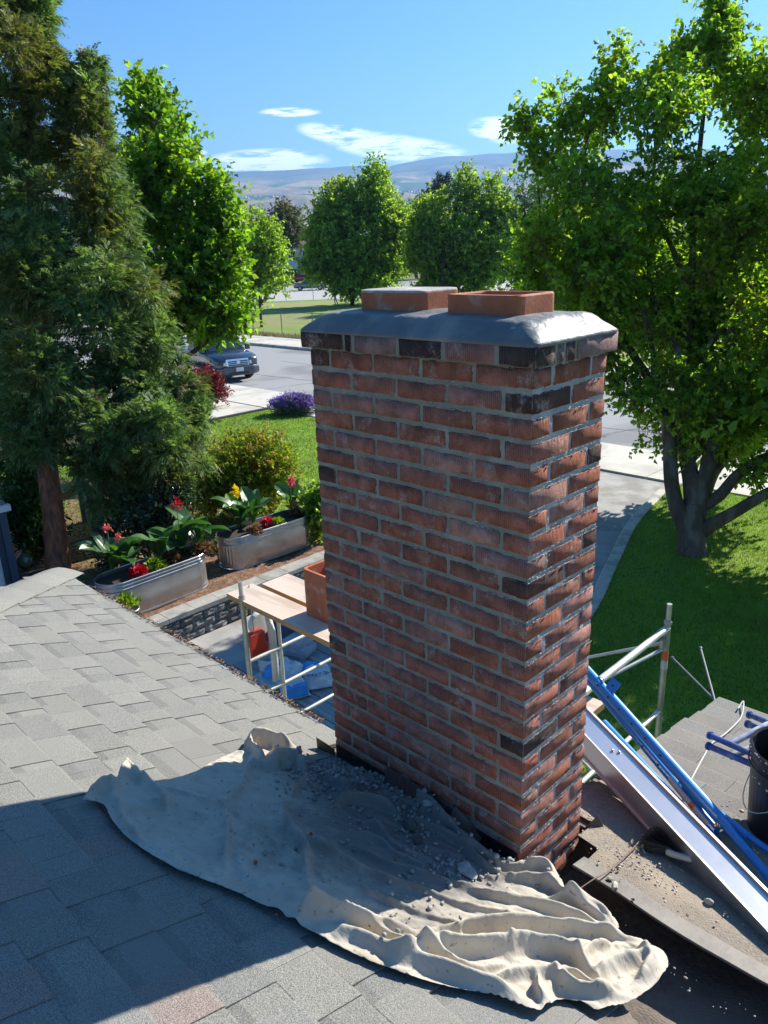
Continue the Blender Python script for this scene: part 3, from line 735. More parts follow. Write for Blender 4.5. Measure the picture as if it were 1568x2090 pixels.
b.build('mortar', m_mortar, chim, smooth=True)
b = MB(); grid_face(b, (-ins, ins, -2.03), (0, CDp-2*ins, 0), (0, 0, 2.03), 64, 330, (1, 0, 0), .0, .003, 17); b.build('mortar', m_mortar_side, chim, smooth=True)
# crumbs of mortar squeezed out along the arrises
import itertools
m_crumb = material('mortar_crumbs', (.50, .49, .45), .92, .25, 60, bump=.6, bscale=90, coord='World')
def crumbs(face, n, smax):
    VV = []; 
    for _ in range(n):
        k = R.randint(1, 26); z = -(k*CH)+R.choice((-1, 1))*(J/2-.0005)+R.uniform(-.0012, .0012)
        if mnoise.noise(Vector((k*3.1, _*.0, face))) < -2: continue
        if face == 0: x = R.uniform(-CW, 0); y = -.0005; g_ = mnoise.noise(Vector((x*9, 0, z*40)))
        else: y = R.uniform(0, CDp); x = .0005; g_ = mnoise.noise(Vector((9, y*14, z*40)))+.12
        if g_ < .08: continue
        s_ = smax*(.35+R.random()**2); l_ = s_*R.uniform(1.2, 3.2); t_ = R.uniform(-.5, .5)*s_
        if face == 0: pts = [(x-l_, y, z-s_*.5+t_), (x+l_, y, z-s_*.5), (x+l_, y, z+s_*.5), (x-l_, y, z+s_*.5+t_), (x-l_*.4, y-s_*.9, z), (x+l_*.5, y-s_*.8, z+s_*.1)]
        else: pts = [(x, y-l_, z-s_*.5+t_), (x, y+l_, z-s_*.5), (x, y+l_, z+s_*.5), (x, y-l_, z+s_*.5+t_), (x+s_*.9, y-l_*.4, z), (x+s_*.8, y+l_*.5, z+s_*.1)]
        VV.append([cp(*p_) for p_ in pts])
    V = np.array(VV).reshape(-1, 3); m = len(VV); i = np.arange(m)*6; F = np.concatenate([np.stack([i+a, i+b_, i+c], 1) for a, b_, c in ((0, 1, 5), (0, 5, 4), (1, 2, 5), (2, 3, 4), (2, 4, 5), (3, 0, 4))])
    tag(npmesh('mortar_crumbs', V, F, m_crumb, chim), kind='stuff')
crumbs(0, 3000, .0017); crumbs(1, 4200, .0019)
# corbelled top course
OV = .021; z0, z1 = .001, .057
cc = [((.105, .062, .06), (-CW-OV, -.72)), ((.09, .055, .055), (-.71, -.675)), ((.34, .235, .215), (-.655, -.455)), ((.065, .047, .05), (-.438, -.245)), ((.36, .17, .15), (-.228, -.085))]
xs = [(-CW-OV, -.715, (.11, .06, .055)), (-.703, -.675, (.06, .04, .045)), (-.658, -.480, (.30, .20, .19)), (-.465, -.300, (.07, .05, .052)), (-.284, -.115, (.36, .18, .16)), (-.098, OV, (.075, .06, .055))]
for a, c, col_ in xs: place(a, c, -OV, .07, z0, z1, col_)
for a, c, col_ in [(.085, .112, (.2, .16, .15)), (.126, .168, (.08, .06, .06)), (.182, .4, (.33, .22, .21))]: place(OV-.09, OV, a, c, z0, z1, col_)
b = MB(); b.box(cp(-CW/2, CDp/2, .030), (CW+2*OV-.008, CDp+2*OV-.008, .058)); b.build('corbel_mortar', m_mortar, chim)
# mortar crown
m_crown = material('wet_mortar_crown', (.13, .145, .15), .55, .16, 7, 6, bump=.8, bscale=34, bdist=.007, col2=(.24, .24, .22), c2scale=9, c2lo=.48, c2hi=.7, coord='World', spec=.4)
prof = [(.002, .052), (-.001, .058), (.003, .064), (.014, .074), (.027, .086), (.040, .0975), (.049, .1055), (.055, .1095), (.063, .112), (.076, .1135), (.10, .115), (.13, .117), (.16, .119), (.185, .120)]
b = MB(); rings = []
x0, x1, y0, y1 = -CW-OV-.003, OV+.004, -OV-.004, CDp+OV+.003
for (i_, z) in prof:
    a0, a1, c0, c1 = x0+i_, x1-i_, y0+i_, y1-i_; rc = max(.004, .02+i_*.35); rc = min(rc, (c1-c0)/2-.001); ring = []
    segs = [((a0+rc, c0), (a1-rc, c0), 60), ((a1, c0+rc), (a1, c1-rc), 26), ((a1-rc, c1), (a0+rc, c1), 60), ((a0, c1-rc), (a0, c0+rc), 26)]
    cen = [(a1-rc, c0+rc, -90), (a1-rc, c1-rc, 0), (a0+rc, c1-rc, 90), (a0+rc, c0+rc, 180)]
    for (p_, q_, n_s), (ccx, ccy, st) in zip(segs, cen):
        for k in range(n_s): t_ = k/n_s; ring.append((p_[0]+(q_[0]-p_[0])*t_, p_[1]+(q_[1]-p_[1])*t_))
        for k in range(5): a_ = rad(st+90*k/5); ring.append((ccx+rc*math.cos(a_), ccy+rc*math.sin(a_)))
    rr = []
    for (x, y) in ring:
        w = .0028*mnoise.fractal(Vector((x*9, y*9, z*20)), 1, 2, 3)+(.0065*mnoise.fractal(Vector((x*24, y*24, z*30)), .9, 2, 4) if x > -.09 else 0)
        s_ = min(1, i_/.02)
        rr.append(cp(x, y, z+w*s_ + (0 if i_ > .0 else .004*mnoise.noise(Vector((x*14, y*14, 5))))))
    rings.append(rr)
b.loft(rings, cap=False)
b.poly(rings[-1]); b.build('mortar_crown', m_crown, chim, smooth=True)
# clay flue tiles
m_clay = material('clay', (.44, .135, .06), .8, .18, 14, 5, bump=.25, bscale=90, bdist=.003, col2=(.44, .30, .24), c2scale=14, c2lo=.56, c2hi=.72, coord='World')
m_smear = material('dried_mortar', (.37, .35, .32), .9, .2, 30, bump=.6, bscale=60, bdist=.005, col2=(.55, .53, .5), c2scale=8, coord='World')
def rrect(cx, cy, w, d, r, n=6):
    out = []
    for (sx, sy, st) in ((1, -1, -90), (1, 1, 0), (-1, 1, 90), (-1, -1, 180)):
        for k in range(n+1): a_ = rad(st+90*k/n); out.append((cx+sx*(w/2-r)+r*math.cos(a_), cy+sy*(d/2-r)+r*math.sin(a_)))
    return out
def flue(parent, cx, cy, w, d, zb, zt, name='flue_tile', cpf=cp, rr_=.03, th=.02, deep=.6):
    b = MB(); o_, i_ = rrect(cx, cy, w, d, rr_), rrect(cx, cy, w-2*th, d-2*th, rr_*.6)
    o2 = rrect(cx, cy, w-.006, d-.006, rr_)
    rings = [[cpf(x, y, zb) for x, y in o_], [cpf(x, y, zt-.004) for x, y in o_], [cpf(x, y, zt+.0012*mnoise.noise(Vector((x*40, y*40, 0)))) for x, y in o2], [cpf(x, y, zt) for x, y in i_], [cpf(x, y, zt-.004) for x, y in rrect(cx, cy, w-2*th-.006, d-2*th-.006, rr_*.6)], [cpf(x, y, zb-deep) for x, y in rrect(cx, cy, w-2*th-.006, d-2*th-.006, rr_*.6)]]
    b.loft(rings, cap=False); return b.build(name, m_clay, parent, smooth=False)
fl = flue(chim, -.642, .222, .285, .195, .09, .176)
tag(fl, 'left flue tile, sealed over with a skim of dried mortar')
fr = flue(chim, -.260, .205, .27, .195, .085, .171); tag(fr, 'right flue tile, open at the top')
b = MB(); rg = []
for s_, z in ((.995, .172), (1.0, .1755), (.985, .1785), (.9, .180), (.5, .1815)):
    rg.append([cp(-.642+(x+.642)*s_+.002*mnoise.noise(Vector((x*30, y*30, 1)))*4*.5, .222+(y-.222)*s_+.004*mnoise.noise(Vector((x*30, y*30, 2))), z+.0018*mnoise.noise(Vector((x*22, y*22, s_)))) for x, y in rrect(-.642, .222, .286, .196, .03)])
b.loft(rg, cap=False); b.poly(rg[-1]); b.build('mortar_lid', m_smear, fl, smooth=True)
m_soot = material('soot', (.012, .011, .01), .95)
b = MB(); b.box(cp(-.260, .205, -.12), (.22, .145, .01)); b.build('flue_bottom', m_soot, fr)
# flashing scraps round the foot
m_fl = material('old_flashing', (.13, .095, .075), .6, .35, 12, metal=.3, col2=(.22, .15, .11), c2scale=7, coord='World')
m_foot = material('foot_black', (.012, .012, .013), .5, .3, 20, bump=.5, bscale=40)
m_olive = material('tarnished_metal', (.10, .095, .06), .5, .3, 14, metal=.4, coord='World')
def scrap(pts, th, mat, nm, cols=6):
    """a bent sheet scrap: pts rows of world points -> thin solid"""
    b = MB(); top = [[cp(*p) for p in rw] for rw in pts]; bot = [[(q[0]+.0, q[1]+th*.7, q[2]-th*.7) for q in rw] for rw in top]
    b.loft(top, closed=False, cap=False); b.loft([r[::-1] for r in bot], closed=False, cap=False)
    for a_, c_ in ((top[0], bot[0]), (bot[-1], top[-1])): b.loft([a_, c_], closed=False, cap=False)
    b.loft([[r[0] for r in bot], [r[0] for r in top]], closed=False, cap=False); b.loft([[r[-1] for r in top], [r[-1] for r in bot]], closed=False, cap=False)
    return b.build(nm, mat, chim)
scrap([[(-.985, -.03, -1.575), (-.93, -.022, -1.585), (-.895, -.012, -1.60)], [(-.975, -.035, -1.66), (-.925, -.028, -1.665), (-.893, -.02, -1.67)]], .003, m_olive, 'flashing')
scrap([[(.003, .23, -1.80), (.006, .32, -1.80), (.006, .40, -1.73), (.03, .45, -1.69)], [(.012, .23, -1.86), (.014, .32, -1.88), (.018, .405, -1.88), (.085, .47, -1.80)], [(.035, .24, -1.90), (.035, .34, -1.95), (.04, .43, -1.97), (.15, .50, -1.84)]], .003, m_fl, 'flashing')
scrap([[(.004, .03, -1.70), (.005, .13, -1.74), (.006, .23, -1.79)], [(.03, .02, -1.76), (.03, .13, -1.80), (.032, .24, -1.87)]], .003, m_fl, 'flashing')
scrap([[(-.60, -.006, -1.535), (-.40, -.007, -1.538), (-.28, -.008, -1.556)], [(-.60, -.03, -1.60), (-.40, -.03, -1.60), (-.28, -.03, -1.62)], ], .003, material('cedar_board', (.10, .045, .036), .85, .4, 20, coord='World', stretch=(3, 1, 1)), 'board_scrap')
scrap([[(-.27, -.006, -1.535), (-.20, -.008, -1.56), (-.15, -.010, -1.60)], [(-.285, -.05, -1.60), (-.21, -.045, -1.62), (-.17, -.035, -1.645)]], .004, m_fl, 'flashing')
b = MB(); b.box(cp(-.45, -.004, -1.66), (.88, .006, .16)); b.build('foot_band', m_foot, chim)  # black strip along the foot, standing for the dark gaps there
# ------------------------------------------------------------------ canvas drop cloth
def rp(x, y): q = onroof(x, y); return (q[0], q[1])
out_px = [(172, 1652), (192, 1632), (215, 1617), (238, 1618), (252, 1592), (268, 1582), (285, 1597), (305, 1612), (345, 1604), (400, 1588), (455, 1556), (495, 1540), (502, 1522), (520, 1517), (560, 1528), (608, 1540), (612, 1560), (640, 1578), (690, 1590), (760, 1592), (800, 1600), (850, 1632), (905, 1672), (955, 1715), (1000, 1752), (1040, 1778), (1075, 1786), (1120, 1790), (1145, 1812), (1160, 1842), (1195, 1848), (1238, 1868), (1262, 1905), (1264, 1932), (1305, 1937), (1345, 1950), (1363, 1978), (1350, 2010), (1325, 2035), (1285, 2062), (1240, 2070), (1218, 2078), (1190, 2062), (1140, 2052), (1110, 2075), (1094, 2080), (1060, 2070), (1000, 2048), (930, 2030), (860, 2012), (780, 1985), (700, 1950), (600, 1895), (520, 1852), (450, 1822), (385, 1800), (320, 1765), (270, 1728), (235, 1695), (212, 1655)]
ol = [(p.x, p.y) for p in smooth_poly([rp(*q) for q in out_px]+[rp(*out_px[0])], 4)][:-1]
OL = np.array(ol)
gs = .0084
gx = np.arange(OL[:, 0].min()-gs, OL[:, 0].max()+2*gs, gs); gy = np.arange(OL[:, 1].min()-gs, OL[:, 1].max()+2*gs, gs)
GX, GY = np.meshgrid(gx, gy); P = np.stack([GX.ravel(), GY.ravel()], 1)
def seg_dist(P, A, B):
    AB = B-A; t = np.clip(((P-A)@AB)/(AB@AB+1e-12), 0, 1); Q = A+t[:, None]*AB; d = P-Q; return np.hypot(d[:, 0], d[:, 1]), t, Q, (AB[0]*d[:, 1]-AB[1]*d[:, 0])
best = np.full(len(P), 9.0); bq = P.copy()
for i in range(len(OL)):
    d, t, Q, s_ = seg_dist(P, OL[i], OL[(i+1) % len(OL)]); m = d < best; best[m] = d[m]; bq[m] = Q[m]
ins_ = inside(P, ol); sdist = np.where(ins_, best, -best)
use = sdist > -gs*.75
P2 = P.copy(); o_ = (~ins_) & use; P2[o_] = bq[o_]; snap = ins_ & (best < gs*.45); P2[snap] = bq[snap]
folds = [  # traced crease lines: points, width, height
 ([(240, 1640), (266, 1588), (300, 1622)], .022, .03), ([(178, 1648), (215, 1626), (245, 1632)], .016, .03), ([(459, 1645), (469, 1705), (462, 1806)], .011, .014),
 ([(500, 1532), (560, 1535), (610, 1548)], .02, .04), ([(505, 1528), (530, 1560), (548, 1582)], .015, .032), ([(548, 1583), (600, 1570), (625, 1592)], .018, .035), ([(560, 1545), (575, 1560), (600, 1556)], .01, .02),
 ([(596, 1652), (576, 1677), (589, 1708), (627, 1750), (627, 1785), (645, 1838)], .014, .022), ([(680, 1672), (708, 1651), (750, 1653), (791, 1666), (817, 1678)], .016, .026),
 ([(731, 1694), (769, 1704), (791, 1730), (823, 1755), (870, 1770)], .012, .022), ([(619, 1720), (680, 1761), (766, 1803), (855, 1838)], .015, .02), ([(708, 1717), (779, 1736), (815, 1765), (880, 1790)], .010, .015),
 ([(782, 1598), (817, 1621), (861, 1655), (903, 1693), (951, 1735), (1014, 1784), (1062, 1789)], .018, .04), ([(850, 1690), (900, 1715), (951, 1745), (990, 1785), (1040, 1808)], .014, .028),
 ([(1062, 1790), (1110, 1800), (1140, 1830)], .035, .05), ([(1000, 1809), (1109, 1818), (1180, 1868), (1250, 1928)], .018, .035), ([(940, 1830), (1000, 1848), (1087, 1863), (1181, 1895), (1250, 1935)], .018, .034),
 ([(1109, 1848), (1181, 1866), (1225, 1890), (1255, 1922)], .03, .045), ([(870, 1925), (983, 1916), (1065, 1914), (1163, 1918), (1304, 1939)], .017, .046), ([(600, 1897), (664, 1897), (759, 1918), (855, 1925)], .016, .04),
 ([(800, 1975), (900, 1960), (1000, 1961), (1109, 1956), (1181, 1982), (1217, 2018)], .024, .055), ([(1217, 2018), (1254, 1992), (1322, 1966)], .018, .04), ([(1138, 2004), (1174, 2045), (1275, 2050)], .018, .04), ([(1098, 2019), (1109, 2072)], .014, .04), ([(1150, 1995), (1215, 2040), (1280, 2030)], .013, .03),
 ([(1000, 2010), (1100, 2008), (1150, 2000)], .014, .03), ([(212, 1660), (248, 1724), (332, 1782), (396, 1820), (501, 1858), (641, 1895)], .014, .022), ([(641, 1895), (780, 1955), (900, 1998), (1000, 2030), (1080, 2065)], .020, .036), ([(600, 1885), (700, 1905), (850, 1955), (950, 1990)], .012, .022),
 ([(300, 1650), (380, 1670), (440, 1690)], .012, .008), ([(330, 1620), (420, 1650), (500, 1690), (560, 1730), (640, 1790), (720, 1830)], .008, .009), ([(250, 1640), (262, 1690), (300, 1740)], .012, .012), ([(270, 1610), (330, 1640), (350, 1680)], .012, .012),
 ([(520, 1560), (500, 1620), (470, 1660)], .012, .014), ([(640, 1600), (610, 1620), (590, 1650)], .014, .016), ([(650, 1600), (700, 1625), (760, 1620)], .011, .018), ([(690, 1730), (760, 1770), (860, 1800), (960, 1830), (1080, 1850)], .012, .016),
 ([(760, 1790), (900, 1850), (1000, 1880), (1120, 1905)], .012, .017), ([(720, 1820), (850, 1880), (960, 1905)], .010, .013), ([(1180, 1990), (1200, 1960), (1260, 1948)], .014, .024), ([(1300, 1950), (1330, 1985), (1300, 2030)], .03, .035), ([(900, 1975), (960, 1995), (1060, 1990)], .012, .02),
 ([(1020, 1930), (1040, 1945), (1050, 1960)], .01, .018), ([(940, 1925), (955, 1945), (990, 1955)], .009, .015), ([(1100, 1930), (1120, 1942), (1128, 1955)], .009, .016), ([(880, 1955), (850, 1972), (800, 1985)], .01, .014)]

idx = np.nonzero(use)[0]; PP = P2[idx]
wob = np.array([[mnoise.noise(Vector((x*6, y*6, 4)))*.01, mnoise.noise(Vector((x*6, y*6, 9)))*.01] for x, y in PP]); PW = PP+wob
H = np.zeros(len(PP))
for pts, w, h in folds:
    q = np.array([rp(*p_) for p_ in pts]); q = np.array([(p_.x, p_.y) for p_ in smooth_poly([tuple(z) for z in q], 3)])
    bd = np.full(len(PP), 9.0); tt = np.zeros(len(PP)); n_ = len(q)-1
    for i in range(n_):
        d, t, Q, s_ = seg_dist(PW, q[i], q[i+1]); m = d < bd; bd[m] = d[m]; tt[m] = (i+t[m])/n_
    H += (h+.006)*np.exp(-(bd/(w*.7))**2)*np.clip(np.sin(np.pi*np.clip(tt, .04, .96))*1.6, .3, 1)
ax = np.array(rp(1250, 1960))-np.array(rp(500, 1700)); ax /= np.linalg.norm(ax); bx = np.array([-ax[1], ax[0]])
U_ = PP@ax; V_ = PP@bx; um, vm = U_.mean(), V_.mean()
H += np.array([.008*(1-abs(mnoise.fractal(Vector((u*1.8, v*8+u, 1)), .9, 2.1, 3)))**2+.004*mnoise.noise(Vector((u*9, v*16, 3))) for u, v in zip(U_, V_)])
remap = -np.ones(len(P), int); remap[idx] = np.arange(len(idx)); ny_, nx_ = GX.shape; F = []
for j in range(ny_-1):
    a = remap[j*nx_:(j+1)*nx_]; c = remap[(j+1)*nx_:(j+2)*nx_]
    ok = (a[:-1] >= 0) & (a[1:] >= 0) & (c[:-1] >= 0) & (c[1:] >= 0)
    ii = np.nonzero(ok)[0]; F.append(np.stack([a[ii], a[ii+1], c[ii+1], c[ii]], 1))
F = np.concatenate(F)
# drape: the sheet carries more cloth than its outline, so it buckles into folds when it settles on the roof
def drape(name, XY, H0, F, rest, frames, pin):
    me = bpy.data.meshes.new(name); Z0 = RC-RS*XY[:, 1]+.012+np.maximum(H0, 0)*1.05
    me.from_pydata(np.column_stack([XY, Z0]).tolist(), [], F.tolist()); o = bpy.data.objects.new(name, me); COL.objects.link(o)
    o.shape_key_add(name='Basis'); k = o.shape_key_add(name='rest'); k.data.foreach_set('co', rest.astype(np.float32).ravel()); k.value = 0
    vg = o.vertex_groups.new(name='pin')
    for i in np.nonzero(pin > 0)[0]: vg.add([int(i)], float(pin[i]), 'REPLACE')
    pm = bpy.data.meshes.new('pl'); yy = (-3.0, 1.0); pm.from_pydata([(-4, yy[0], RC-RS*yy[0]), (3, yy[0], RC-RS*yy[0]), (3, yy[1], RC-RS*yy[1]), (-4, yy[1], RC-RS*yy[1])], [], [(0, 1, 2, 3)]); po = bpy.data.objects.new('pl', pm); COL.objects.link(po)
    cmod = po.modifiers.new('c', 'COLLISION'); po.collision.thickness_outer = .003; po.collision.cloth_friction = 30
    cm = o.modifiers.new('cloth', 'CLOTH'); st = cm.settings; st.quality = 6; st.mass = .15; st.tension_stiffness = 25; st.compression_stiffness = 25; st.shear_stiffness = 8; st.bending_stiffness = BEND; st.tension_damping = 15; st.compression_damping = 15; st.shear_damping = 10; st.bending_damping = 1.0; st.air_damping = 4
    st.vertex_group_mass = 'pin'; st.pin_stiffness = 1; st.rest_shape_key = k
    cm.collision_settings.distance_min = .004; cm.collision_settings.use_self_collision = True; cm.collision_settings.self_distance_min = .004; cm.collision_settings.collision_quality = 2
    cm.point_cache.frame_start = 1; cm.point_cache.frame_end = frames+2; f0 = S.frame_current
    for f in range(1, frames+1): S.frame_set(f)
    dg = bpy.context.evaluated_depsgraph_get(); ev = o.evaluated_get(dg); m2 = ev.to_mesh(); out = np.empty(len(m2.vertices)*3); m2.vertices.foreach_get('co', out); ev.to_mesh_clear()
    bpy.data.objects.remove(o); bpy.data.objects.remove(po); bpy.data.meshes.remove(pm); bpy.data.meshes.remove(me); S.frame_set(f0 or 1)
    return out.reshape(-1, 3)
BEND = .03
un = (U_-U_.min())/(U_.max()-U_.min())
ku = 1.09; kv = 1.22+.12*np.clip(un-.25, 0, 1)
Ur = um+(U_-um)*ku; Vr = vm+(V_-vm)*kv
RXY = Ur[:, None]*ax+Vr[:, None]*bx
rest = np.column_stack([RXY, np.zeros(len(RXY))])
edge_d = sdist[idx]; pin = np.where(edge_d < gs*.5, .9, 0.0)
pin[(PP[:, 1] > -.03) & (PP[:, 0] > -.95) & (PP[:, 0] < .03)] = 1.0
import time as _t; _t0 = _t.time()
SIM = drape('drape', PP, H, F, rest, 30, pin)
print('drape', len(PP), round(_t.time()-_t0, 1))
crump = np.array([.0075*(1-abs(mnoise.fractal(Vector((x*6+1.5*mnoise.noise(Vector((x*3, y*3, 2))), y*9, 5)), .9, 2.2, 3)))**5+.006*(1-abs(mnoise.fractal(Vector((u*4, v*15, 9)), .9, 2.2, 3)))**4 for (x, y), u, v in zip(PP, U_, V_)])
inner = np.clip(edge_d/.03, 0, 1); shady = np.clip((.62-un)/.25, 0, 1)
PP = SIM[:, :2].copy(); Z = np.maximum(SIM[:, 2], RC-RS*PP[:, 1]+.003)+.0105 + inner*(crump*(.6+.9*shady) + (.30+.60*shady)*H)
m_cloth = material('canvas', (.49, .44, .355), .93, .10, 9, 6, bump=.25, bscale=500, bdist=.001, col2=(.41, .335, .24), c2scale=5, c2lo=.52, c2hi=.78, coord='World')
bn_ = [q for q in m_cloth.node_tree.nodes if q.type == 'BUMP'][0]; bn_.inputs['Strength'].default_value = .5; bn_.inputs['Distance'].default_value = .012; _tn = bn_.inputs['Height'].links[0].from_node; _tn.inputs['Scale'].default_value = 16; _tn.inputs['Detail'].default_value = 7; _mp = m_cloth.node_tree.nodes.new('ShaderNodeMapping'); _mp.inputs['Rotation'].default_value = (0, 0, -math.atan2(ax[1], ax[0])); _mp.inputs['Scale'].default_value = (.55, 2.2, 1); m_cloth.node_tree.links.new(_tn.inputs['Vector'].links[0].from_socket, _mp.inputs[0]); m_cloth.node_tree.links.new(_mp.outputs[0], _tn.inputs['Vector'])
t = m_cloth.node_tree; n_, l_ = t.nodes, t.links; pb = [q for q in n_ if q.type == 'BSDF_PRINCIPLED'][0]; src = pb.inputs['Base Color'].links[0].from_socket
an = n_.new('ShaderNodeAttribute'); an.attribute_name = 'dirt'; g = n_.new('ShaderNodeNewGeometry')
k1 = n_.new('ShaderNodeTexNoise'); k1.inputs['Scale'].default_value = 16; k1.inputs['Detail'].default_value = 9; k1.inputs['Roughness'].default_value = .72; l_.new(g.outputs['Position'], k1.inputs['Vector'])
f1 = math_node('MULTIPLY', math_node('SUBTRACT', math_node('ADD', an.outputs['Fac'], math_node('MULTIPLY', k1.outputs['Fac'], .9, nodes=n_, links=l_), nodes=n_, links=l_), .62, nodes=n_, links=l_), 2.2, True, n_, l_)
x1_ = n_.new('ShaderNodeMix'); x1_.data_type = 'RGBA'; l_.new(math_node('MULTIPLY', f1, .85, nodes=n_, links=l_), x1_.inputs['Factor']); l_.new(src, x1_.inputs['A']); x1_.inputs['B'].default_value = (.17, .16, .145, 1)
k2 = n_.new('ShaderNodeTexNoise'); k2.inputs['Scale'].default_value = 60; k2.inputs['Detail'].default_value = 5; l_.new(g.outputs['Position'], k2.inputs['Vector'])
f2 = math_node('MULTIPLY', math_node('SUBTRACT', k2.outputs['Fac'], .63, nodes=n_, links=l_), 12, True, n_, l_)
x2_ = n_.new('ShaderNodeMix'); x2_.data_type = 'RGBA'; l_.new(math_node('MULTIPLY', f2, .6, nodes=n_, links=l_), x2_.inputs['Factor']); l_.new(x1_.outputs['Result'], x2_.inputs['A']); x2_.inputs['B'].default_value = (.10, .09, .08, 1)
l_.new(x2_.outputs['Result'], pb.inputs['Base Color'])
cl = npmesh('drop_cloth', np.stack([PP[:, 0], PP[:, 1], Z], 1), F, m_cloth, smooth=True)
so_ = cl.modifiers.new('solid', 'SOLIDIFY'); so_.thickness = .0018; so_.offset = -1; cl.modifiers.new('sub', 'SUBSURF').levels = 1; cl.modifiers['sub'].render_levels = 1
def blob(px, py, r): c = np.array(rp(px, py)); return np.exp(-(((PP-c)**2).sum(1))/(r*r))
dirt = np.clip(.12+.95*blob(760, 1620, .20)+.95*blob(860, 1690, .20)+.8*blob(940, 1770, .17)+.45*blob(820, 1790, .2)+.3*blob(680, 1700, .16)+.3*blob(860, 1900, .10)+.15*blob(560, 1750, .2), 0, 1)
a = cl.data.attributes.new('dirt', 'FLOAT', 'POINT'); a.data.foreach_set('value', dirt.astype(np.float32))
tag(cl, 'crumpled cream canvas drop cloth spread over the shingles at the foot of the chimney', 'drop cloth')
clothpts = (PP, Z)
def cloth_z(x, y):
    d = (PP[:, 0]-x)**2+(PP[:, 1]-y)**2; i = int(np.argmin(d)); return float(Z[i])+.003 if d[i] < .0009 else rz(y)+.004
# ------------------------------------------------------------------ rubble
def chunk_mesh(name, mat, seed, sc=(1, 1, .7), sub=1):
    import bmesh
    bm = bmesh.new(); bmesh.ops.create_icosphere(bm, subdivisions=sub, radius=1); r2 = random.Random(seed)
    pl_ = [(Vector((r2.uniform(-1, 1), r2.uniform(-1, 1), r2.uniform(-1, 1))).normalized(), r2.uniform(.45, .8)) for _ in range(7)]
    for v in bm.verts:
        for n3, d3 in pl_:
            k = v.co.dot(n3)-d3
            if k > 0: v.co -= n3*k
        v.co *= 1+r2.uniform(-.09, .09); v.co = Vector((v.co.x*sc[0], v.co.y*sc[1], v.co.z*sc[2]))
    me = bpy.data.meshes.new(name); bm.to_mesh(me); bm.free(); me.materials.append(mat); return me
m_rub = material('rubble_mortar', (.30, .29, .265), .95, .3, 40, bump=.7, bscale=120, bdist=.004, island=.3, coord='World')
m_rub2 = material('rubble_dark', (.10, .10, .09), .95, .35, 40, bump=.8, bscale=90, bdist=.006, coord='World')
m_redc = material('brick_chip', (.33, .09, .05), .9, .3, 40, bump=.6, bscale=90, coord='World')
m_stone = material('pale_stone', (.48, .42, .34), .92, .25, 30, bump=.6, bscale=90, bdist=.004, coord='World')
chn = [chunk_mesh('c', m_rub, s_, (1, .8, .55)) for s_ in range(6)]
cv = []
for me in chn:
    v = np.empty(len(me.vertices)*3); me.vertices.foreach_get('co', v); f = np.array([p_.vertices[:] for p_ in me.polygons]); cv.append((v.reshape(-1, 3), f)); bpy.data.meshes.remove(me)
def scatter(name, pts, smin, smax, mat, pw=2.5):
    VV, FF, o0 = [], [], 0
    for p_ in pts:
        v, f = R.choice(cv); s_ = smin+(smax-smin)*R.random()**pw; a = R.random()*6.28; c, s2 = math.cos(a), math.sin(a)
        M3 = np.array([[c, -s2, 0], [s2, c, 0], [0, 0, 1]])*s_; VV.append(v@M3.T+np.array(p_)+np.array([0, 0, s_*.3])); FF.append(f+o0); o0 += len(v)
    return tag(npmesh(name, np.concatenate(VV), np.concatenate(FF), mat), kind='stuff')
pts = []
for cx, cy, sx, sy, n in [(720, 1594, 60, 18, 1500), (680, 1582, 34, 14, 700), (835, 1690, 22, 22, 90), (880, 1650, 40, 20, 200), (900, 1770, 40, 22, 110), (870, 1700, 30, 18, 80), (1000, 1775, 30, 10, 60), (780, 1650, 90, 40, 120), (820, 1880, 60, 40, 60), (620, 1700, 120, 70, 60), (960, 1800, 60, 20, 60), (820, 1610, 50, 14, 160)]:
    for i in range(n):
        x, y = rp(R.gauss(cx, sx), R.gauss(cy, sy))
        if y > -.012 and -.92 < x < .02: continue
        pts.append((x, y, cloth_z(x, y)-.001))
scatter('mortar_rubble', pts, .0018, .014, m_rub)
pts = []
for i in range(520):
    x = R.uniform(-.12, 1.15); y = PY0+.05+(R.random()**1.4)*.9
    pts.append((x, y, pz(y)+.012))
for i in range(160):
    x = R.gauss(.25, .07); y = R.gauss(.33, .05); pts.append((x, y, pz(y)+.014))
for i in range(40): x = R.uniform(.02, .9); y = R.uniform(-.1, .04); pts.append((x, y, rz(y)+.004))
scatter('roof_gravel', pts, .0012, .0075, m_stone, 3)
def onporch(x, y):
    d = ray(x, y); n = np.array([0, PS, 1.0]); c = PZ0+PS*PY0; return CAM+d*((c-n@CAM)/(n@d))
def stone(px, py, size, mat, label, surf='cloth', name='rubble_chunk', sc=(1, .8, .6), cat='rubble', grp=None, seed=None):
    P_ = onporch(px, py) if surf == 'porch' else onroof(px, py, c=RC+.02)
    z = (pz(P_[1])+.012) if surf == 'porch' else cloth_z(P_[0], P_[1])
    o = link(name, chunk_mesh(name, mat, seed or int(px+py), sc, 2), None, (P_[0], P_[1], z+size*sc[2]*.35)); o.scale = (size,)*3; o.rotation_euler = (0, 0, R.random()*6)
    return tag(o, label, cat, grp)
stone(838, 1690, .036, m_rub2, 'dark crumbly clod of old mortar lying in the middle of the cloth', sc=(1, .9, .8))
stone(852, 1722, .020, m_rub2, 'smaller dark clod of mortar just below the big clod on the cloth')
stone(955, 1786, .042, m_rub, 'flat pale slab of mortar leaning on a cloth fold near the chimney corner', sc=(1, .75, .35))
stone(875, 1665, .022, m_rub, 'angular grey mortar lump between the dark clod and the chimney wall')
stone(523, 1771, .0095, m_redc, 'small round red brick chip on the smooth left part of the cloth', name='brick_chip')
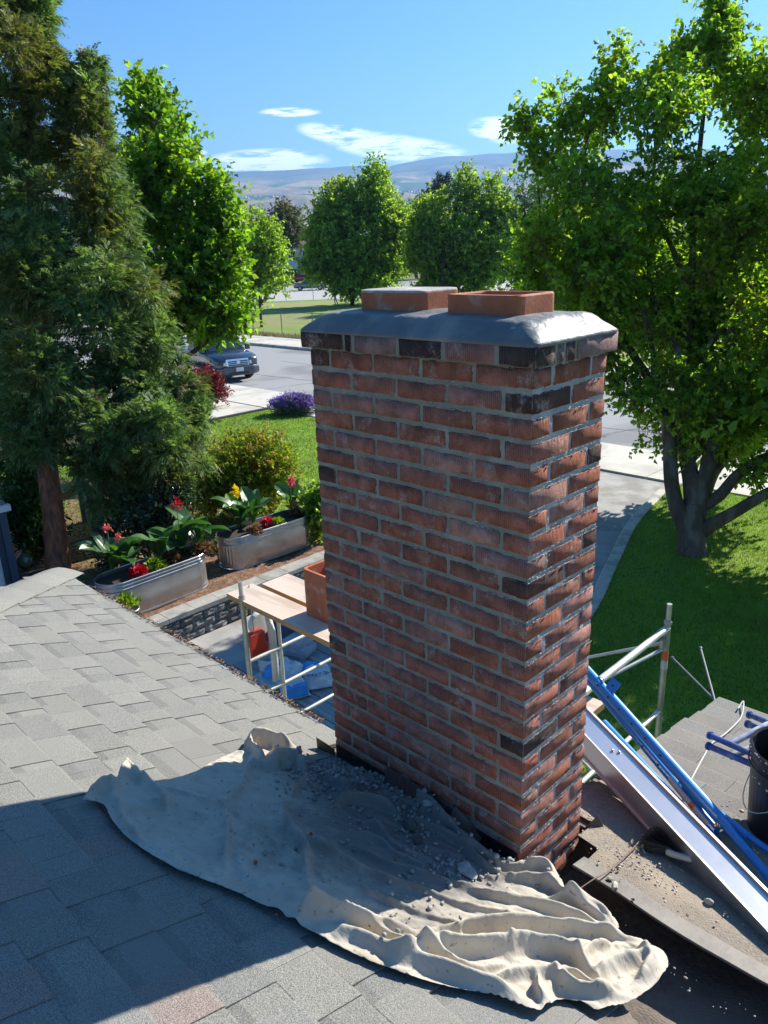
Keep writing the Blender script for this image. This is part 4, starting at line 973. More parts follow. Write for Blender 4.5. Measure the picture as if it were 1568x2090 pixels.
stone(806, 1765, .011, m_redc, 'red brick chip below the dark clod in the shaded folds', name='brick_chip')
stone(636, 1716, .008, m_redc, 'red brick chip beside the S shaped fold of the cloth', name='brick_chip')
stone(565, 1876+0, .006, m_redc, 'tiny brick chip near the front hem of the cloth', name='brick_chip')
stone(1255, 1818, .018, m_stone, 'largest pale stone on the metal valley strip', 'porch', sc=(1, .7, .8))
stone(1245, 1800, .011, m_stone, 'stone just above the largest one on the valley strip', 'porch')
stone(1292, 1842, .007, m_rub2, 'small dark pebble on the middle of the valley strip', 'porch')
stone(1446, 1848, .016, m_stone, 'pale stone lying against the lower edge of the aluminium beam', 'porch', sc=(.8, 1, .9))
stone(1268, 1772, .009, m_stone, 'pale stone at the edge of the dirt beside the brown cable', 'porch')
stone(1403, 1874, .006, m_stone, 'small pale stone alone on the dirt right of the valley strip', 'porch')
stone(1376, 1818, .007, m_stone, 'small pale stone in the dirt between valley strip and beam', 'porch')
stone(1512, 1662, .012, m_stone, 'grey stone in front of the black bucket', 'porch')
# brown cable lying over strip and cloth edge
def cable(name, pts, r, mat, label, cat='cable', n=5):
    b = MB(); b.tube([tuple(p_) for p_ in smooth_poly([tuple(q) for q in pts], 6)], r, n); return tag(b.build(name, mat, smooth=True), label, cat)
cp_ = [onporch(x, y)+np.array([0, 0, h_]) for x, y, h_ in [(1352, 1672, .02), (1320, 1712, .03), (1296, 1738, .025), (1268, 1765, .024), (1240, 1790, .024), (1215, 1806, .028)]]
cp_ += [onroof(x, y)+np.array([0, 0, .006]) for x, y in [(1175, 1822), (1140, 1838), (1118, 1842)]]
cable('cable', cp_, .0024, material('brown_cable', (.21, .12, .08), .7), 'thin brown cable trailing from under the beam over the valley strip to the cloth')
leaf_b = MB()
for (px, py) in [(1283, 1735), (1300, 1742), (1290, 1728), (1310, 1738), (1295, 1750)]:
    c = Vector(onporch(px, py))+Vector((0, 0, .022)); a = R.random()*3; L = .012
    leaf_b.add([c+Vector((math.cos(a)*L, math.sin(a)*L, .004)), c+Vector((-math.sin(a)*L*.5, math.cos(a)*L*.5, 0)), c-Vector((math.cos(a)*L, math.sin(a)*L, .002)), c+Vector((math.sin(a)*L*.5, -math.cos(a)*L*.5, .006))], [(0, 1, 2, 3)])
tag(leaf_b.build('dead_leaves', material('dead_leaf', (.45, .36, .20), .8)), kind='stuff')

# ------------------------------------------------------------------ aluminium beam and blue steel on the porch roof
m_alu = material('brushed_aluminium', (.66, .64, .64), .34, .05, 3, metal=.92, bump=.06, bscale=8, stretch=(1, 1, 1), col2=(.55, .54, .55), c2scale=2.5, coord='World')
m_alu2 = material('scuffed_aluminium', (.56, .53, .49), .46, .12, 20, metal=.75, bump=.1, bscale=40, coord='World')
cL, cR = Vector(at(1193, 1500, 3.17)), Vector(at(1568, 1903, 2.31))
dirb = (cR-cL).normalized(); cA = cL-dirb*.9; cB = cR+dirb*.55
def solve(base, dirv, px, py):   # length along dirv from base whose image passes the line point (px,py) measured across the beam
    best_, bl = 1e9, 0
    for k in range(1, 80):
        L = k*.004; q = np.array(tuple(base+dirv*L))-CAM; z = q@_f; y = 1045-FPX*(q@_up)/z; x = 784+FPX*(q@_rt)/z
        e_ = abs((y-py)-(x-px)*((1903-1500)/(1568-1193)))
        if e_ < best_: best_, bl = e_, L
    return bl
side = Vector((-dirb.y, dirb.x, 0)).normalized()
if side.y < 0: side = -side
topv = (side+Vector((0, 0, .12))).normalized(); dn = Vector((0, 0, -1))
Lt = .5*(solve(cL, topv, 1197, 1446)+solve(cR, topv, 1568, 1814)); Lb = .5*(solve(cL, dn, 1194, 1550)+solve(cR, dn, 1568, 1962))
beam_t = thing('aluminium_beam', 'long silver aluminium box beam lying across the porch roof beside the blue tubes', 'beam', tuple(cL))
O = Vector(cL)
def bl_(v): v = Vector(v)-O; return (v.x, v.y, v.z)
def sec(p_): return [p_, p_+topv*Lt, p_+topv*Lt+dn*Lb, p_+dn*Lb]
b = MB(); b.loft([[bl_(q) for q in sec(p_)] for p_ in (cA, cB)]); b.build('box_section', m_alu, beam_t)
b = MB(); lip = .004
b.beam(bl_(cA+topv*(Lt-.004)+Vector((0, 0, .004))), bl_(cB+topv*(Lt-.004)+Vector((0, 0, .004))), .010, .012); b.build('flange', m_alu2, beam_t)
b = MB(); b.beam(bl_(cA+topv*.002+Vector((0, 0, .001))), bl_(cB+topv*.002+Vector((0, 0, .001))), .007, .006); b.build('flange', m_alu2, beam_t)
b = MB(); b.beam(bl_(cA+dn*(Lb-.003)-side*.003), bl_(cB+dn*(Lb-.003)-side*.003), .006, .009); b.build('flange', m_alu2, beam_t)
for t_, s_ in ((.13, .45), (.15, .62)):
    b = MB(); q = cL+dirb*t_*1.0+topv*Lt*s_+Vector((0, 0, .004)); b.lathe([(.006, -.004), (.006, .002), (.003, .004), (0, .0045)], 10, bl_(q)); b.build('rivet', m_alu2, beam_t, smooth=True)
m_blue = material('blue_paint', (.025, .24, .62), .32, .12, 5, spec=.5, col2=(.05, .31, .70), c2scale=3, coord='World', bump=.03, bscale=60)
m_blue_d = material('blue_paint_worn', (.05, .10, .30), .5, .3, 20, col2=(.32, .35, .38), c2scale=14, c2lo=.55, c2hi=.65, coord='World')
m_steel = material('galvanised_steel', (.50, .51, .50), .38, .14, 9, metal=.75, bump=.1, bscale=60, col2=(.38, .37, .35), c2scale=4, coord='World')
m_copper = material('coppery_pin', (.6, .3, .18), .35, metal=.7)
m_hole = material('hole', (.01, .012, .02), .9)
m_sticker = material('sticker_white', (.62, .62, .60), .5, .08, 40)
m_orange = material('sticker_orange', (.75, .15, .05), .5)
m_ink = material('print', (.05, .05, .05), .6)
def blue_arm(label, pts, r, r2, holes=(), stick=None, flat=False):
    A = Vector(pts[0]); t_ = thing('blue_brace', label, 'brace', tuple(A)); f = lambda v: tuple(Vector(v)-A)
    mid = Vector(pts[1]); b = MB(); b.tube([f(pts[0]), f(mid)], r, 16); b.build('outer_tube', m_blue, t_, smooth=False)
    if len(pts) > 2:
        b = MB(); b.tube([f(mid-(mid-A).normalized()*.03), f(pts[2])], r2, 14); b.build('inner_tube', m_blue, t_)
    d = (mid-A).normalized(); tocam = (Vector(CAM)-(A+mid)/2).normalized(); n3 = (tocam-d*tocam.dot(d)).normalized()
    b = MB(); b.beam(f(A+n3*r*.92+d*.01), f(mid+n3*r*.92-d*.01), .004, .003, up=n3); b.build('weld_seam', m_blue, t_)
    for h_ in holes:
        b = MB(); q = A+(mid-A)*h_+(n3+d.cross(n3)*.45).normalized()*(r+.0002)
        nn = (q-(A+(mid-A)*h_)).normalized(); x_ = nn.orthogonal().normalized(); y_ = nn.cross(x_)
        b.poly([f(q+x_*.0045*math.cos(k*.628)+y_*.0045*math.sin(k*.628)) for k in range(10)]); b.build('hole', m_hole, t_)
    return t_, A, mid, n3, d
t1, A1, M1, n1, d1 = blue_arm('thick blue telescopic brace, uppermost of the blue tubes beside the beam', [at(1196, 1366, 3.5), at(1474, 1676, 2.84), at(1600, 1826, 2.5)], .0222, .0160, (.13, .22, .31, .41, .51, .62))
b = MB(); q = A1+(M1-A1)*.16; f1_ = lambda v: tuple(Vector(v)-A1)
sd1 = d1.cross(n1).normalized(); sd1 = sd1 if sd1.x > 0 else -sd1
b.loft([[f1_(q+sd1*x_+d1*y_+n1*.012*s_) for x_, y_ in ((.014, 0), (.066, -.012), (.07, .04), (.014, .05))] for s_ in (.7, 1.0)]); b.build('bracket_plate', m_blue, t1)
b = MB(); b.beam(f1_(q+sd1*.038+d1*.014+n1*.013), f1_(q+sd1*.042+d1*.028+n1*.013), .004, .001, up=n1); b.build('slot', m_hole, t1)
b = MB(); pts_ = [q+sd1*(.010+.020*math.cos(a_))+n1*(.02+.022*math.sin(a_)+.01)-d1*.03 for a_ in np.linspace(-.6, 3.7, 14)]; b.tube([f1_(p_) for p_ in pts_], .003, 6); b.build('ring_pin', m_blue, t1, smooth=True)
b = MB(); b.tube([f1_(q+sd1*.014-d1*.02+n1*.01), f1_(q+sd1*.018-d1*.03+n1*.055)], .0055, 8); b.build('bolt', m_blue, t1)
t2, A2, M2, n2, d2 = blue_arm('blue brace tube with a white and orange sticker, just below the uppermost brace', [at(1200, 1385, 3.54), at(1462, 1697, 2.86)], .0190, .013, (.5, .62))
d2s = d2.cross(n2).normalized()
def on2(t_, s_, lift=.0012): return tuple(A2+(M2-A2)*t_+(n2*math.cos(s_)+d2s*math.sin(s_))*(.0190+lift)-A2)
def sticker(ta, tb, mat, nm, sa=-.1, sb=1.3, lift=.0012, par=None):
    sg = 1 if float(d2s@Vector(_up)) < 0 else -1
    b = MB(); b.loft([[on2(t_, sg*(sa+(sb-sa)*k/6), lift) for k in range(7)] for t_ in np.linspace(ta, tb, 6)], closed=False, cap=False); return b.build(nm, mat, par or t2)
sk = sticker(.70, .965, m_sticker, 'sticker')
sticker(.845, .872, m_orange, 'orange_band', lift=.0018)
t3, A3, M3, n3_, d3 = blue_arm('lower blue brace tube half hidden under the others behind the beam', [at(1232, 1476, 3.45), at(1440, 1700, 2.87), at(1640, 1915, 2.38)], .019, .019, (.35, .55))
t4, A4, M4, n4, d4 = blue_arm('blue brace lying rightmost, resting on the porch shingles', [at(1418, 1622, 3.04), at(1527, 1708, 2.79), at(1660, 1800, 2.58)], .0165, .0125)
t5, A5, M5, n5, d5 = blue_arm('wide dull blue channel under the braces at the right edge', [at(1440, 1720, 2.80), at(1660, 1950, 2.3)], .024, .02)
b = MB(); q = Vector(at(1462, 1688, 2.78)); b.tube([(0, 0, 0), tuple(sd1*.016+n1*.012)], .006, 8); b.lathe([(.009, 0), (.010, .004), (.006, .01), (0, .011)], 12, (0, 0, .004)); tag(b.build('hinge_bolt', m_copper, None, True, tuple(q)), 'shiny coppery bolt at the joint of the blue braces', 'bolt')
b = MB(); q = Vector(at(1541, 1738, 2.70)); b.tube([(-.008, 0, .012), (0, 0, 0), (.01, -.004, -.03)], .003, 6); b.tube([(-.012, 0, 0), (.012, 0, 0)], .004, 6); tag(b.build('lock_pin', m_copper, None, True, tuple(q)), 'small coppery locking pin hanging from the rightmost blue brace', 'pin')
b = MB(); bA, bB = Vector(at(1441, 1694, 2.80)), Vector(at(1460, 1724, 2.75)); b.beam((0, 0, 0), tuple(bB-bA), .022, .003, up=n2); o = b.build('warning_tag', m_sticker, None, False, tuple(bA)); tag(o, 'small white warning tag with orange edge on the brace joint', 'tag')
b = MB(); b.beam(tuple((bB-bA)*.72+n2*.002), tuple((bB-bA)*.98+n2*.002), .0225, .003, up=n2); b.build('orange_band', m_orange, o)

# bucket with trowel brush, stand-off bracket, cord, brush
m_black = material('black_plastic', (.018, .019, .021), .45, .3, 30, spec=.5, coord='World')
m_spl = material('mortar_splash', (.6, .58, .54), .9)
bp_ = onporch(1600, 1700); BZ = pz(bp_[1])+.004
bk = thing('bucket', 'black plastic bucket with mortar splashes on the porch roof at the right edge', 'bucket', (bp_[0], bp_[1], BZ))
b = MB(); b.lathe([(0, .006), (.125, .006), (.128, 0), (.150, .35), (.158, .35), (.158, .368), (.150, .372), (.145, .366), (.122, .02), (0, .02)], 40); b.build('body', m_black, bk, smooth=False)
b = MB(); b.lathe([(.153, .30), (.157, .30), (.157, .306), (.152, .306)], 40); b.build('rim_ring', m_black, bk)
b = MB(); b.tube([(.155*math.cos(a_), .155*math.sin(a_), .33-.22*math.sin((a_-2.2)/3.1416*3.1416)) for a_ in np.linspace(2.2, 2.2+3.1416, 16)], .002, 6); b.build('handle', m_steel, bk)
b = MB()
for i in range(46):
    a_ = R.uniform(2.2, 5.6); z_ = .37-R.random()**2*.12; rr_ = .147+.0095*(z_/.37); s_ = R.uniform(.0015, .0055)
    if z_ > .345: rr_ = .1585
    b.box((rr_*math.cos(a_), rr_*math.sin(a_), z_), (.002, s_*1.6, s_*1.4), Matrix.Rotation(a_, 3, 'Z'))
tag(b.build('splash', m_spl, bk), kind='stuff')
m_grey_pl = material('grey_mortar_tool', (.42, .41, .40), .7, .2, 25, bump=.3, bscale=60)
tr = thing('trowel', 'mortar caked perforated float standing in the black bucket', 'trowel', (bp_[0]-.06, bp_[1]-.02, BZ+.20))
b = MB(); b.beam((0, 0, 0), (-.02, .05, .17), .032, .007, up=(1, -1, 0)); b.build('blade', m_grey_pl, tr)
b = MB(); b.tube([(-.02, .05, .165), (-.028, .07, .23), (-.06, .12, .255), (-.02, .16, .27)], [.013, .012, .015, .012], 10); b.build('handle', m_grey_pl, tr, smooth=True)
b = MB()
for i in range(4):
    for j in range(2): b.box((-.006-.003*i+(.008*j-.004), .012+.008*i, .03+.022*i), (.003, .003, .003))
b.build('holes', m_hole, tr)
b = MB(); b.tube([(0, 0, 0), (.05, .03, -.02)], .016, 10); tag(b.build('wooden_handle', material('pale_wood', (.55, .38, .22), .7), None, True, (bp_[0]-.09, bp_[1]+.05, BZ+.30)), 'round pale wooden handle end inside the black bucket', 'handle')
st_o = Vector(onporch(1500, 1600)); 
st = thing('stand_off_bracket', 'worn blue steel stand-off bracket with parallel bars on the porch roof behind the bucket', 'bracket', tuple(st_o))
def sb(px, py, dd): return Vector(at(px, py, dd))-st_o
dS = depth(onporch(1500, 1560))
for i_, (a_, c_, rr_, m_) in enumerate([((1450, 1501, 3.10), (1540, 1541, 2.92), .0125, m_blue_d), ((1447, 1523, 3.08), (1540, 1562, 2.90), .0125, m_blue_d), ((1530, 1459, 3.22), (1620, 1496, 3.05), .0125, m_blue_d), ((1527, 1478, 3.2), (1620, 1517, 3.0), .0125, m_blue_d)]):
    b = MB(); p0, p1 = sb(*a_), sb(*c_); b.tube([tuple(p0), tuple(p1)], rr_, 12); dd_ = (p1-p0).normalized(); b.tube([tuple(p0-dd_*.006), tuple(p0+dd_*.004)], rr_*1.35, 12); b.build('bar', m_, st)
for a_, c_ in [((1488, 1520, 3.07), (1585, 1470, 3.15)), ((1490, 1545, 3.02), (1600, 1500, 3.05)), ((1540, 1500, 3.1), (1620, 1470, 3.12))]:
    b = MB(); b.tube([tuple(sb(*a_)), tuple(sb(*c_))], .0135, 12); b.build('cross_tube', material('worn_tube', (.40, .44, .50), .5, .3, 15, col2=(.07, .14, .35), c2scale=10, coord='World') if a_[0] == 1488 else bpy.data.materials['worn_tube'], st)
m_fp_ = material('dull_steel', (.16, .18, .21), .5, .2, 10, metal=.4)
cable('extension_cord', [onporch(x, y)+np.array([0, 0, .012+h_]) for x, y, h_ in [(1505, 1452, 0), (1516, 1442, .02), (1512, 1468, 0), (1482, 1500, 0), (1452, 1522, 0), (1438, 1545, 0), (1424, 1570, 0), (1408, 1602, 0), (1395, 1640, 0)]], .0042, material('grey_cord', (.45, .44, .42), .6), 'pale grey extension cord curving over the far porch shingles', 'cord', 8)
for (a_, c_, lab) in (((1430, 1322, 5.6), (1459, 1430, 4.75), 'thin dark steel rod, the steeper of two standing beyond the porch roof corner'), ((1372, 1342, 5.5), (1456, 1426, 4.8), 'thin dark steel rod, the slanting one beyond the porch roof corner')):
    b = MB(); p0, p1 = Vector(at(*a_)), Vector(at(*c_)); b.tube([(0, 0, 0), tuple(p1-p0), tuple((p1-p0)*3.2)], .007, 8); b.tube([(0, 0, 0), tuple((p1-p0)*.03)], .012, 8); tag(b.build('steel_rod', m_fp_, None, False, tuple(p0)), lab, 'rod')
br_o = Vector(onporch(1345, 1745))+Vector((0, 0, .02)); br = thing('brush', 'black bristled hand brush with cream plastic handle half hidden under the beam', 'brush', tuple(br_o))
b = MB(); r9 = random.Random(3)
for i in range(420):
    s_ = r9.uniform(-.035, .035); q0 = Vector((.03+r9.uniform(0, .01), .01+s_*.2, r9.uniform(0, .03))); q1 = Vector((-.045+r9.uniform(-.02, .02), .02+s_*1.5, r9.uniform(-.012, .035)))
    b.tube([q0, q1], .0011, 3, cap=False)
b.build('bristles', m_black, br)
b = MB(); pts_ = [(.03, .0, .012), (.055, -.004, .018), (.08, .0, .022), (.105, .008, .024), (.125, .02, .026)]; b.tube([tuple(p_) for p_ in smooth_poly(pts_, 4)], [.013, .0125, .012, .0115, .011, .011, .011, .011, .011, .011, .011, .0115, .012, .0125, .012, .011, .007], 12); b.build('handle', material('cream_plastic', (.66, .60, .48), .45), br, smooth=True)

# ------------------------------------------------------------------ scaffold behind the house
sc_t = thing('scaffold', 'galvanised tube scaffold standing on the patio behind the chimney', 'scaffold', (-2.2, 2.2, PAT)); SO = Vector((-2.2, 2.2, PAT))
def sp(x, y, z): return (x-SO.x, y-SO.y, z-SO.z)
m_wh = material('pale_galvanised', (.62, .61, .57), .42, .1, 12, metal=.45, col2=(.45, .44, .42), c2scale=6, coord='World')
XA, XB, YA, YB = -3.6, -.84, 1.39, 2.94
for X in (XA, XB):
    for Y in (YA, YB):
        zt = -2.12 if X == XA else -2.02
        b = MB(); b.tube([sp(X, Y, PAT+.02), sp(X, Y, zt-.13)], .0215, 16); o = b.build('post', m_steel, sc_t)
        b = MB(); b.tube([sp(X, Y, zt-.15), sp(X, Y, zt)], .0175, 14); b.build('coupling_pin', m_steel, o)
        b = MB(); b.lathe([(.0225, 0), (.027, .004), (.027, .02), (.0225, .028)], 14, sp(X, Y, zt-.15)); b.build('collar', m_steel, o)
        b = MB(); b.box(sp(X, Y, PAT+.01), (.15, .15, .012)); b.build('base_plate', m_steel, sc_t)
        if X == XB and Y == YB:
            b = MB(); b.lathe([(.0222, 0), (.0222, .07)], 14, sp(X, Y, zt-.42)); b.build('label_band', m_orange, o)
            b = MB(); b.lathe([(.0222, 0), (.0222, .06)], 14, sp(X, Y, zt-.49)); b.build('label_band', m_sticker, o)
for z in (-2.36, -2.83, -3.18, -3.55, -3.95): b = MB(); b.tube([sp(XA, YA, z), sp(XA, YB, z)], .0165, 12); b.build('rung', m_wh, sc_t)
b = MB(); b.tube([sp(XB, YA, -2.20), sp(XB, YB, -2.20)], .0235, 14); b.build('rung', m_wh, sc_t)
for z in (-2.85, -3.3): b = MB(); b.tube([sp(XB, YA, z), sp(XB, YB, z)], .0165, 12); b.build('rung', m_wh, sc_t)
b = MB(); b.tube([sp(XA, YB-.16, -2.36), sp(XA, YB-.16, -4.4)], .0165, 12); b.build('ladder_upright', m_steel, sc_t)
b = MB(); b.tube([sp(XA, YA+.33, -2.55), sp(XA, YA+.33, -4.4)], .016, 12); b.build('ladder_upright', m_wh, sc_t)
for a_, c_ in (((XB, YB+.03, -2.32), (XA, YB+.03, -3.9)), ((XB, YB+.035, -3.9), (XA, YB+.035, -2.5)), ((XB, YB, -2.35), (XB-.5, YA+.2, -2.62))):
    b = MB(); b.tube([sp(*a_), sp(*c_)], .0125, 10); b.build('cross_brace', m_wh, sc_t)
b = MB(); b.box(sp(XB, YB-.035, -2.3), (.02, .08, .07)); b.build('gusset', m_steel, sc_t)
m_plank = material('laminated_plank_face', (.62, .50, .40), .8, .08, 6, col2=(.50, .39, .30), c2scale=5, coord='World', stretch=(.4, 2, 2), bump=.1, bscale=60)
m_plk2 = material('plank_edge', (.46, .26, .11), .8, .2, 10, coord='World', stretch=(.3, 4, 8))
def plank(y0, y1, x0, x1, z, label, th=.042):
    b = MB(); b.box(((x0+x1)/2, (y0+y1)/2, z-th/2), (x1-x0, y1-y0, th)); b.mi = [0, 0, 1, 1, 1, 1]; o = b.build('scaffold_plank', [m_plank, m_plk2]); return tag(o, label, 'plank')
plank(1.375, 1.63, -3.79, -.62, -2.27, 'pale wooden scaffold plank nearest the chimney, half in the shadow of the clay tile')
plank(1.675, 1.95, -3.72, -.75, -2.268, 'pale wooden scaffold plank lying second, behind the one nearest the chimney')
m_deck = material('grey_deck_board', (.23, .25, .26), .65, .2, 8, coord='World', stretch=(.5, 3, 3), col2=(.33, .34, .33), c2scale=4)
BZ_ = PAT+.14; dq = onz(600, 1392, BZ_)
for i in range(7):
    b = MB(); b.box((dq[0]+.45, dq[1]-.42+i*.268, BZ_-.02), (2.9, .25, .04)); tag(b.build('deck_board', m_deck), ['grey board at the front edge of the low platform under the bags', 'second grey board from the front edge of the low platform', 'third grey board of the low platform, under the torn bag', 'middle grey board of the low platform', 'fifth grey board of the low platform, behind the bags', 'sixth grey board of the low platform', 'rearmost grey board of the low platform'][i], 'board', 'boards of the low platform')
b = MB()
for k in range(4): b.box((dq[0]-.8+k*.82, dq[1]+.38, PAT+.05), (.09, 1.85, .1))
tag(b.build('platform_bearers', m_plk2, None), 'timber bearers under the grey platform boards', 'timber')
ft = thing('spare_flue_tile', 'orange clay flue tile standing upright on the scaffold planks', 'flue tile', (-2.86, 1.70, -2.268)); flue(ft, 0, 0, .33, .30, .0, .37, 'tile_wall', lambda x, y, z: (x, y, z), .045, .022, -.01)
# mortar bags with print
def bag(loc, rz_, tilt, size, label, seed, blue_frac, open_top=False):
    t_ = thing('mortar_bag', label, 'bag', loc, rz_); L, Wd, H = size; nx, ny = 16, 10; r2 = random.Random(seed)
    def ht(u, v):
        e_ = (1-abs(u)**6)*(1-abs(v)**4); n_ = mnoise.fractal(Vector((u*2.2+seed, v*2.4, seed*.3)), .9, 2.1, 4)
        return H*(e_**.5)*(.72+.35*n_)
    Rt = Matrix.Rotation(tilt, 3, 'Y')
    rows = [[tuple(Rt@Vector((L/2*(-1+2*i/nx)*(1-.03*abs(-1+2*j/ny)), Wd/2*(-1+2*j/ny)*(1+.04*mnoise.noise(Vector((i*.5, j*.5, seed)))), ht(-1+2*i/nx, -1+2*j/ny)))) for i in range(nx+1)] for j in range(ny+1)]
    b = MB(); b.loft(rows, closed=False, cap=False); n_f = len(b.f); b.mi = [1 if ((k % nx)/nx) < blue_frac else 0 for k in range(n_f)]
    b.loft([[(q[0], q[1], max(-.002, -.0)) for q in rw][::-1] for rw in rows], closed=False, cap=False); b.mi = b.mi[:n_f]+[0]*(len(b.f)-n_f)
    o = b.build('paper_sack', [m_bagw, m_bagb], t_, smooth=True)
    for ex in (-1, 1):
        e_ = MB(); rr_ = []
        for s_, dx in ((0, 0), (1, .02), (2, .045)): rr_.append([tuple(Rt@Vector((ex*(L/2+dx-.01), Wd/2*(-1+2*j/8)*(1-.02*s_), .012+.012*s_*(1+mnoise.noise(Vector((j*.9, s_, seed))))))) for j in range(9)])
        e_.loft(rr_, closed=False, cap=False); e_.build('torn_end' if open_top else 'stitched_end', m_bagw, t_)
    return t_, Rt, ht, L, Wd
m_bagw = material('bag_paper', (.66, .66, .66), .6, .1, 9, bump=.5, bscale=14, bdist=.02, col2=(.52, .53, .55), c2scale=6)
m_bagb = material('bag_blue', (.04, .28, .66), .5, .12, 9, bump=.5, bscale=14, bdist=.02)
m_navy = material('ink_navy', (.03, .06, .20), .6); m_white = material('ink_white', (.8, .82, .85), .6); m_redi = material('ink_red', (.55, .08, .06), .6)
def text_on(par, txt, loc, size, mat, rotz, tilt=0.0, name='lettering'):
    cu = bpy.data.curves.new(name, 'FONT'); cu.body = txt; cu.size = size; cu.extrude = .0008; cu.align_x = 'CENTER'; cu.align_y = 'CENTER'; cu.resolution_u = 2
    tmp = bpy.data.objects.new(name, cu); COL.objects.link(tmp); dg = bpy.context.evaluated_depsgraph_get(); me = bpy.data.meshes.new_from_object(tmp.evaluated_get(dg)); bpy.data.objects.remove(tmp)
    me.materials.clear(); me.materials.append(mat); o = link(name, me, par, loc); o.rotation_euler = (0, tilt, rotz); return o
q = onz(648, 1372, BZ_+.08); BG, Rt, ht, L, Wd = bag((q[0], q[1], BZ_+.01), rad(-30), 0, (.60, .40, .17), 'blue and white mortar bag with MORTAR lettering, rightmost beside the chimney', 4, .3)
for txt, lx, ly, sz, m_ in (('MORTAR', .13, .0, .085, m_navy), ('TYPE', -.0, .0, .06, m_navy), ('BLENDED', .22, 0, .042, m_redi)):
    text_on(BG, txt, (lx, ly, ht(lx/.3, 0)+.014), sz, m_, rad(-90))
for k in range(3): text_on(BG, 'MIX', (-.21, -.1+.1*k, ht(-.7, 0)*.9+.02), .04, m_white, rad(-90))
q = onz(580, 1366, BZ_+.08); bag((q[0], q[1], BZ_+.01), rad(20), 0, (.50, .42, .20), 'folded over blue and white bag, leftmost on the low platform', 7, .35)
q = onz(600, 1400, BZ_+.08); B3, Rt, ht, L, Wd = bag((q[0], q[1], BZ_+.01), rad(-25), rad(0), (.40, .34, .20), 'torn open white bag with a white A on its blue end, nearest bag', 2, -1, True)
b = MB(); b.add([(.10, -.15, .02), (.205, -.15, .02), (.205, .14, .02), (.10, .14, .02), (.11, -.14, .165), (.185, -.14, .155), (.185, .13, .155), (.11, .13, .165)], [(0, 3, 2, 1), (4, 5, 6, 7), (0, 1, 5, 4), (1, 2, 6, 5), (2, 3, 7, 6), (3, 0, 4, 7)]); b.build('blue_end', m_bagb, B3)
text_on(B3, 'A', (.15, -.06, .175), .085, m_white, rad(-90)); 
o = text_on(B3, 'AMERIMIX', (.122, -.02, .175), .028, m_white, rad(0), 0); o.rotation_euler = (0, 0, rad(-90))
q = onz(612, 1332, BZ_); b = MB()
for i in range(3): b.box((R.uniform(-.05, .05), .0, .04+.075*i), (.4-.04*i, .3, .07), Matrix.Rotation(R.uniform(-.3, .3), 3, 'Z'), taper=.93)
tag(b.build('bag_stack', material('grey_sack', (.42, .42, .45), .7, .2, 9, bump=.6, bscale=10, bdist=.03), None, False, (q[0], q[1], BZ_)), 'grey flattened empty sacks piled behind the blue bags', 'sacks')
# clear plastic film over the deck edge
b = MB(); rows = []
q = onz(556, 1392, BZ_)
for j in range(10):
    rows.append([(q[0]-.28+.05*i, q[1]-.22+.05*j, BZ_+.012+.05*max(0, mnoise.fractal(Vector((i*.35, j*.35, 2)), 1, 2, 3))+.03*(j/9)) for i in range(11)])
b.loft(rows, closed=False, cap=False); tag(b.build('plastic_sheet', material('grey_film', (.40, .42, .40), .3, .2, 6, spec=.8)), 'crumpled grey plastic sheet at the left end of the low platform', 'plastic sheet')
# gear hung on the scaffold end frame and left under it
m_red = material('red_cover', (.50, .04, .03), .4); m_wp = material('white_paint', (.66, .66, .62), .45, .1, 8); material('tyre', (.02, .02, .02), .9)
_c = at(523, 1312, 6.45); gc = thing('hoist_block', 'red and white rope hoist block hanging inside the scaffold end frame', 'hoist', tuple(_c))
b = MB(); b.box((0, 0, 0), (.10, .16, .20), taper=.85); b.build('red_housing', m_red, gc)
b = MB(); b.tube([(-.10, .10, .12), (-.04, .10, .12)], .10, 24); b.build('sheave', m_wp, gc)
b = MB(); b.tube([(.02, .12, .25), (.04, .14, .05), (.03, .15, -.2), (.02, .15, -.42)], [.025, .035, .032, .028], 10); b.build('white_arm', m_wp, gc, smooth=True)
b = MB(); b.tube([(-.02, .0, .10), (-.02, .0, .52)], .006, 6); b.build('hook_rod', m_steel, gc)
_c = onz(600, 1338, PAT); m_nb = material('crate_blue', (.045, .085, .16), .5, .2, 6)
b = MB(); b.box((0, 0, .28), (.9, .55, .55), rad(12), taper=.96); b.box((0, 0, .57), (.94, .59, .05), rad(12)); tag(b.build('tool_chest', m_nb, None, False, (_c[0]-.3, _c[1]+.35, PAT)), 'dark blue lidded tool chest on the patio under the planks', 'chest')
_c = onz(553, 1385, PAT); b = MB(); b.lathe([(0, .01), (.13, .01), (.135, 0), (.15, .33), (.158, .335), (.158, .35), (.148, .35), (.12, .03), (0, .03)], 24); tag(b.build('pail', m_wp, None, False, (_c[0], _c[1], PAT)), 'white pail standing on the patio at the foot of the scaffold', 'pail')
q = onz(672, 1500, -4.7); tb = MB(); tb.lathe([(0, .01), (.2, .01), (.205, 0), (.24, .32), (.27, .325), (.27, .34), (.235, .34), (.19, .03), (0, .03)], 28); tag(tb.build('tub', material('turquoise_plastic', (.05, .36, .42), .5), None, False, (q[0], q[1], PAT)), 'turquoise plastic tub on the patio below the scaffold', 'tub')
